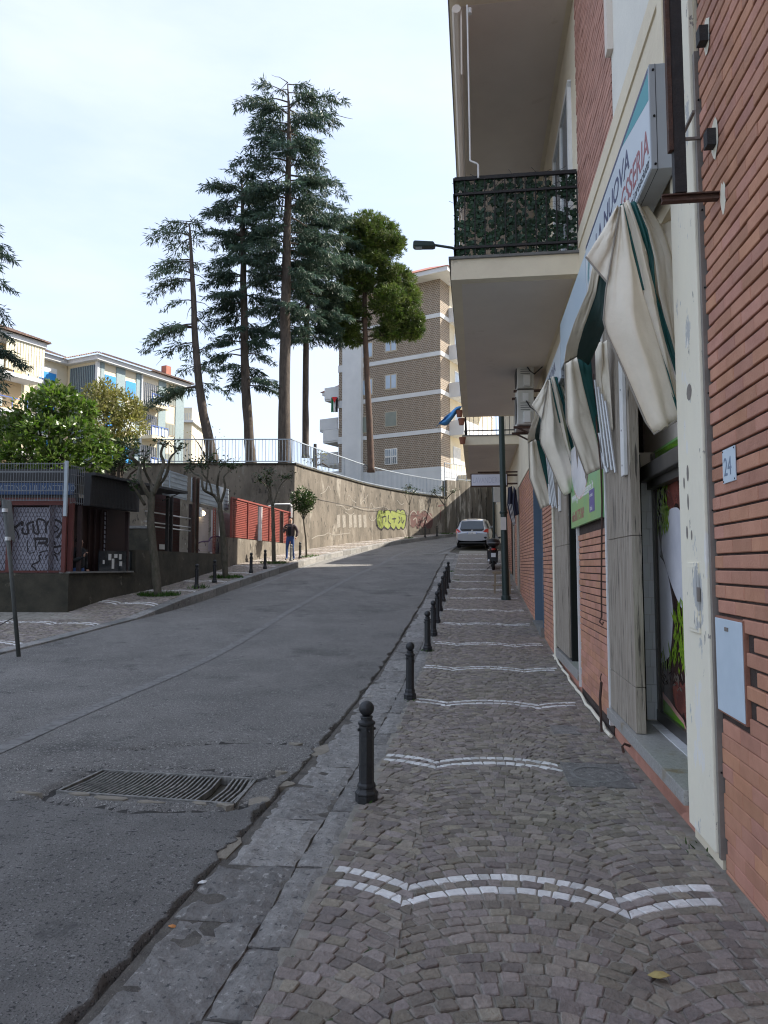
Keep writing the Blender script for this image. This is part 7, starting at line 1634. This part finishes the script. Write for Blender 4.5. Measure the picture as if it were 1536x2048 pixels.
# leaning traffic sign seen from behind, and other small things
sn = thing('street_sign', 'leaning grey pole carrying a rectangular traffic sign seen from behind', 'street sign', (-5.88, 11.7, gz(11.7)))
Y = 11.7; t0, t1 = Vector(px(38, 1301, Y)), Vector(px(8, 1000, Y)); g = G(); g.tube([t0 - Vector((0, 0, .1)), t0.lerp(t1, .5), t1], .033, 10); g.build('pole', pmat('dull_grey_pole', (.085, .09, .085), (.06, .065, .06), scale=8, rough=.6), sn, smooth=True)
g = G(); a = Vector(px(3, 996, Y + .04)); b = Vector(px(25, 1084, Y + .04)); g.prism([a, Vector(px(23, 1003, Y + .5)), Vector(px(31, 1084, Y + .5)), Vector(px(14, 1072, Y + .04))], (-.012, -.02, 0)); pl2 = g.build('sign_panel', pmat('grey_sign_back', (.105, .12, .125), (.085, .095, .10), scale=5, rough=.5), sn)
for f in (.93, .74): c = t0.lerp(t1, f); g = G(); g.lathe([(.045, -.03), (.045, .03)], tuple(c), 10); g.build('clamp', m_alus, sn)
g = G(); g.tube([Vector(px(27, 1235, Y)), Vector(px(0, 1250, Y - .6)), Vector(px(-30, 1262, Y - 1))], .008, 5); g.build('wire', m_plast, sn)
# left bollards
GL_ = 'black bollards along the left kerb'
bl0 = make_bollard('bollard', 'leftmost black bollard on the left kerb, near the first street tree', GL_)
for i, (x, yb, Y) in enumerate(((393, 1183, 20.5), (429, 1171, 21.9), (502, 1151, 24.6), (530, 1143, 25.9), (600, 1120, 30.3), (850, 1075, 47.6), (874, 1071, 49.0))):
    o = bl0 if i == 0 else copy_tree(bl0); q = px(x, yb, Y); o.location = (q[0], q[1], gz(q[1]) + kh(q[1]) - .01); o.scale = (1, 1, 1.02)
    if i: o['label'] = ['second black bollard from the left on the left kerb', 'third black bollard from the left, midway between the second and third street trees', 'black bollard just left of the third street tree', 'black bollard between the walking man and the round crown tree', 'nearer black bollard of two by the dull red graffiti', 'farther black bollard of two by the dull red graffiti'][i - 1]
q = px(582, 1126, 29.0); gb_ = make_bollard('bollard', 'worn pale grey bollard just in front of the walking man', GL_, m_iron2); gb_.location = (q[0], q[1], gz(q[1]) + kh(q[1]) - .01)
# blue cloth and flower pots on the second balcony, air of the far pole
cl_ = G(); rows = []
for i in range(9):
    f = i / 8; c = Vector(px(918, 817, 20.9)).lerp(Vector(px(872, 851, 20.9)), f); w = .10 + .20 * sin(pi * min(1, f * 1.15)) ; rows.append([(c.x + .02 * j, c.y + .12 * sin(j * 1.3 + f * 4), c.z + w * (j / 5 - .5) * 1.3 + .03 * sin(f * 9)) for j in range(6)])
cl_.grid(rows); solo(cl_, 'blue_cloth', m_flagcl, 'light blue cloth blowing from the second balcony', 'cloth', smooth=True, solid=.006)
for i, (x, y, l) in enumerate(((915, 826, 'terracotta planter hooked on the second balcony, the upper one'), (919, 842, 'terracotta planter under the blue cloth on the second balcony, the middle one'), (921, 880, 'terracotta planter low at the second balcony slab corner'))):
    q = px(x + 4, y + 8, 20.85); g = G(); g.lathe([(.07, 0), (.10, .17), (.11, .17), (.11, .19), (.09, .19)], (q[0], q[1], q[2]), 12); o = solo(g, 'flower_pot', m_tc, l, 'flower pot', 'planters on the second balcony')
tp = thing('tall_pole', 'thin dark pole with a small box standing just left of the green lamppost', 'pole', L(27.5, 1.0, gl(27.5)))
q0 = px(988, 1085, 30.5); g = G(); g.tube([(q0[0], 30.5, gz(30.5)), (q0[0], 30.5, px(988, 955, 30.5)[2])], .05, 8); g.build('pole', m_green, tp)
q1 = px(993, 1000, 30.4); g = G(); g.box(q1[0] - .12, q1[0] + .16, 30.3, 30.5, px(0, 1004, 30.4)[2], px(0, 966, 30.4)[2]); g.build('box', m_alus, tp)
wt = thing('wooden_trestle', 'small weathered wooden trestle leaning behind the green lamppost', 'trestle', L(21.2, .55, gl(21.2)))
for a, b in (((21.1, .75, 0), (21.15, .72, .62)), ((21.1, .30, 0), (21.15, .33, .62)), ((21.5, .75, 0), (21.45, .72, .62)), ((21.5, .30, 0), (21.45, .33, .62))):
    g = G(); g.obox(L(a[0], a[1], gl(a[0]) + a[2]), L(b[0], b[1], gl(a[0]) + b[2]), .04, .04); g.build('leg', m_wood, wt)
for z, s in ((.60, 21.15), (.60, 21.45), (.25, 21.12)): g = G(); g.obox(L(s, .25, gl(s) + z), L(s, .80, gl(s) + z), .06, .04); g.build('rail', m_wood, wt)
# litter
def litter(x, y, w, h, mat, name, label, z=.012):
    c = gp(x, y); g = G(); n = 7; P = [(c[0] + w * cos(k * 2 * pi / n) * rng.uniform(.6, 1.1), c[1] + h * sin(k * 2 * pi / n) * rng.uniform(.5, 1.2), gz(c[1]) + z + rng.uniform(0, .01)) for k in range(n)]; i = g.pts(P + [(c[0], c[1], gz(c[1]) + z + .012)]); g.faces([(i + k, i + (k + 1) % n, i + n) for k in range(n)]); solo(g, name, mat, label, 'litter', solid=.002)
litter(1320, 1972, .045, .025, pmat('dry_leaf', (.42, .34, .13), (.32, .25, .09), scale=40, rough=.8), 'fallen_leaf', 'pale yellow dry leaf lying on the near cobbles', .018)
litter(405, 1768, .03, .02, m_paper, 'paper_scrap', 'white paper scrap in the gutter beside the slabs', -.01)
litter(346, 1850, .022, .01, pmat('orange_filter', (.55, .24, .08), rough=.8), 'cigarette_end', 'orange cigarette end lying in the gutter grit', -.012)
litter(775, 1586, .02, .012, m_paper, 'paper_scrap', 'tiny white scrap beside the nearest bollard foot', .016)
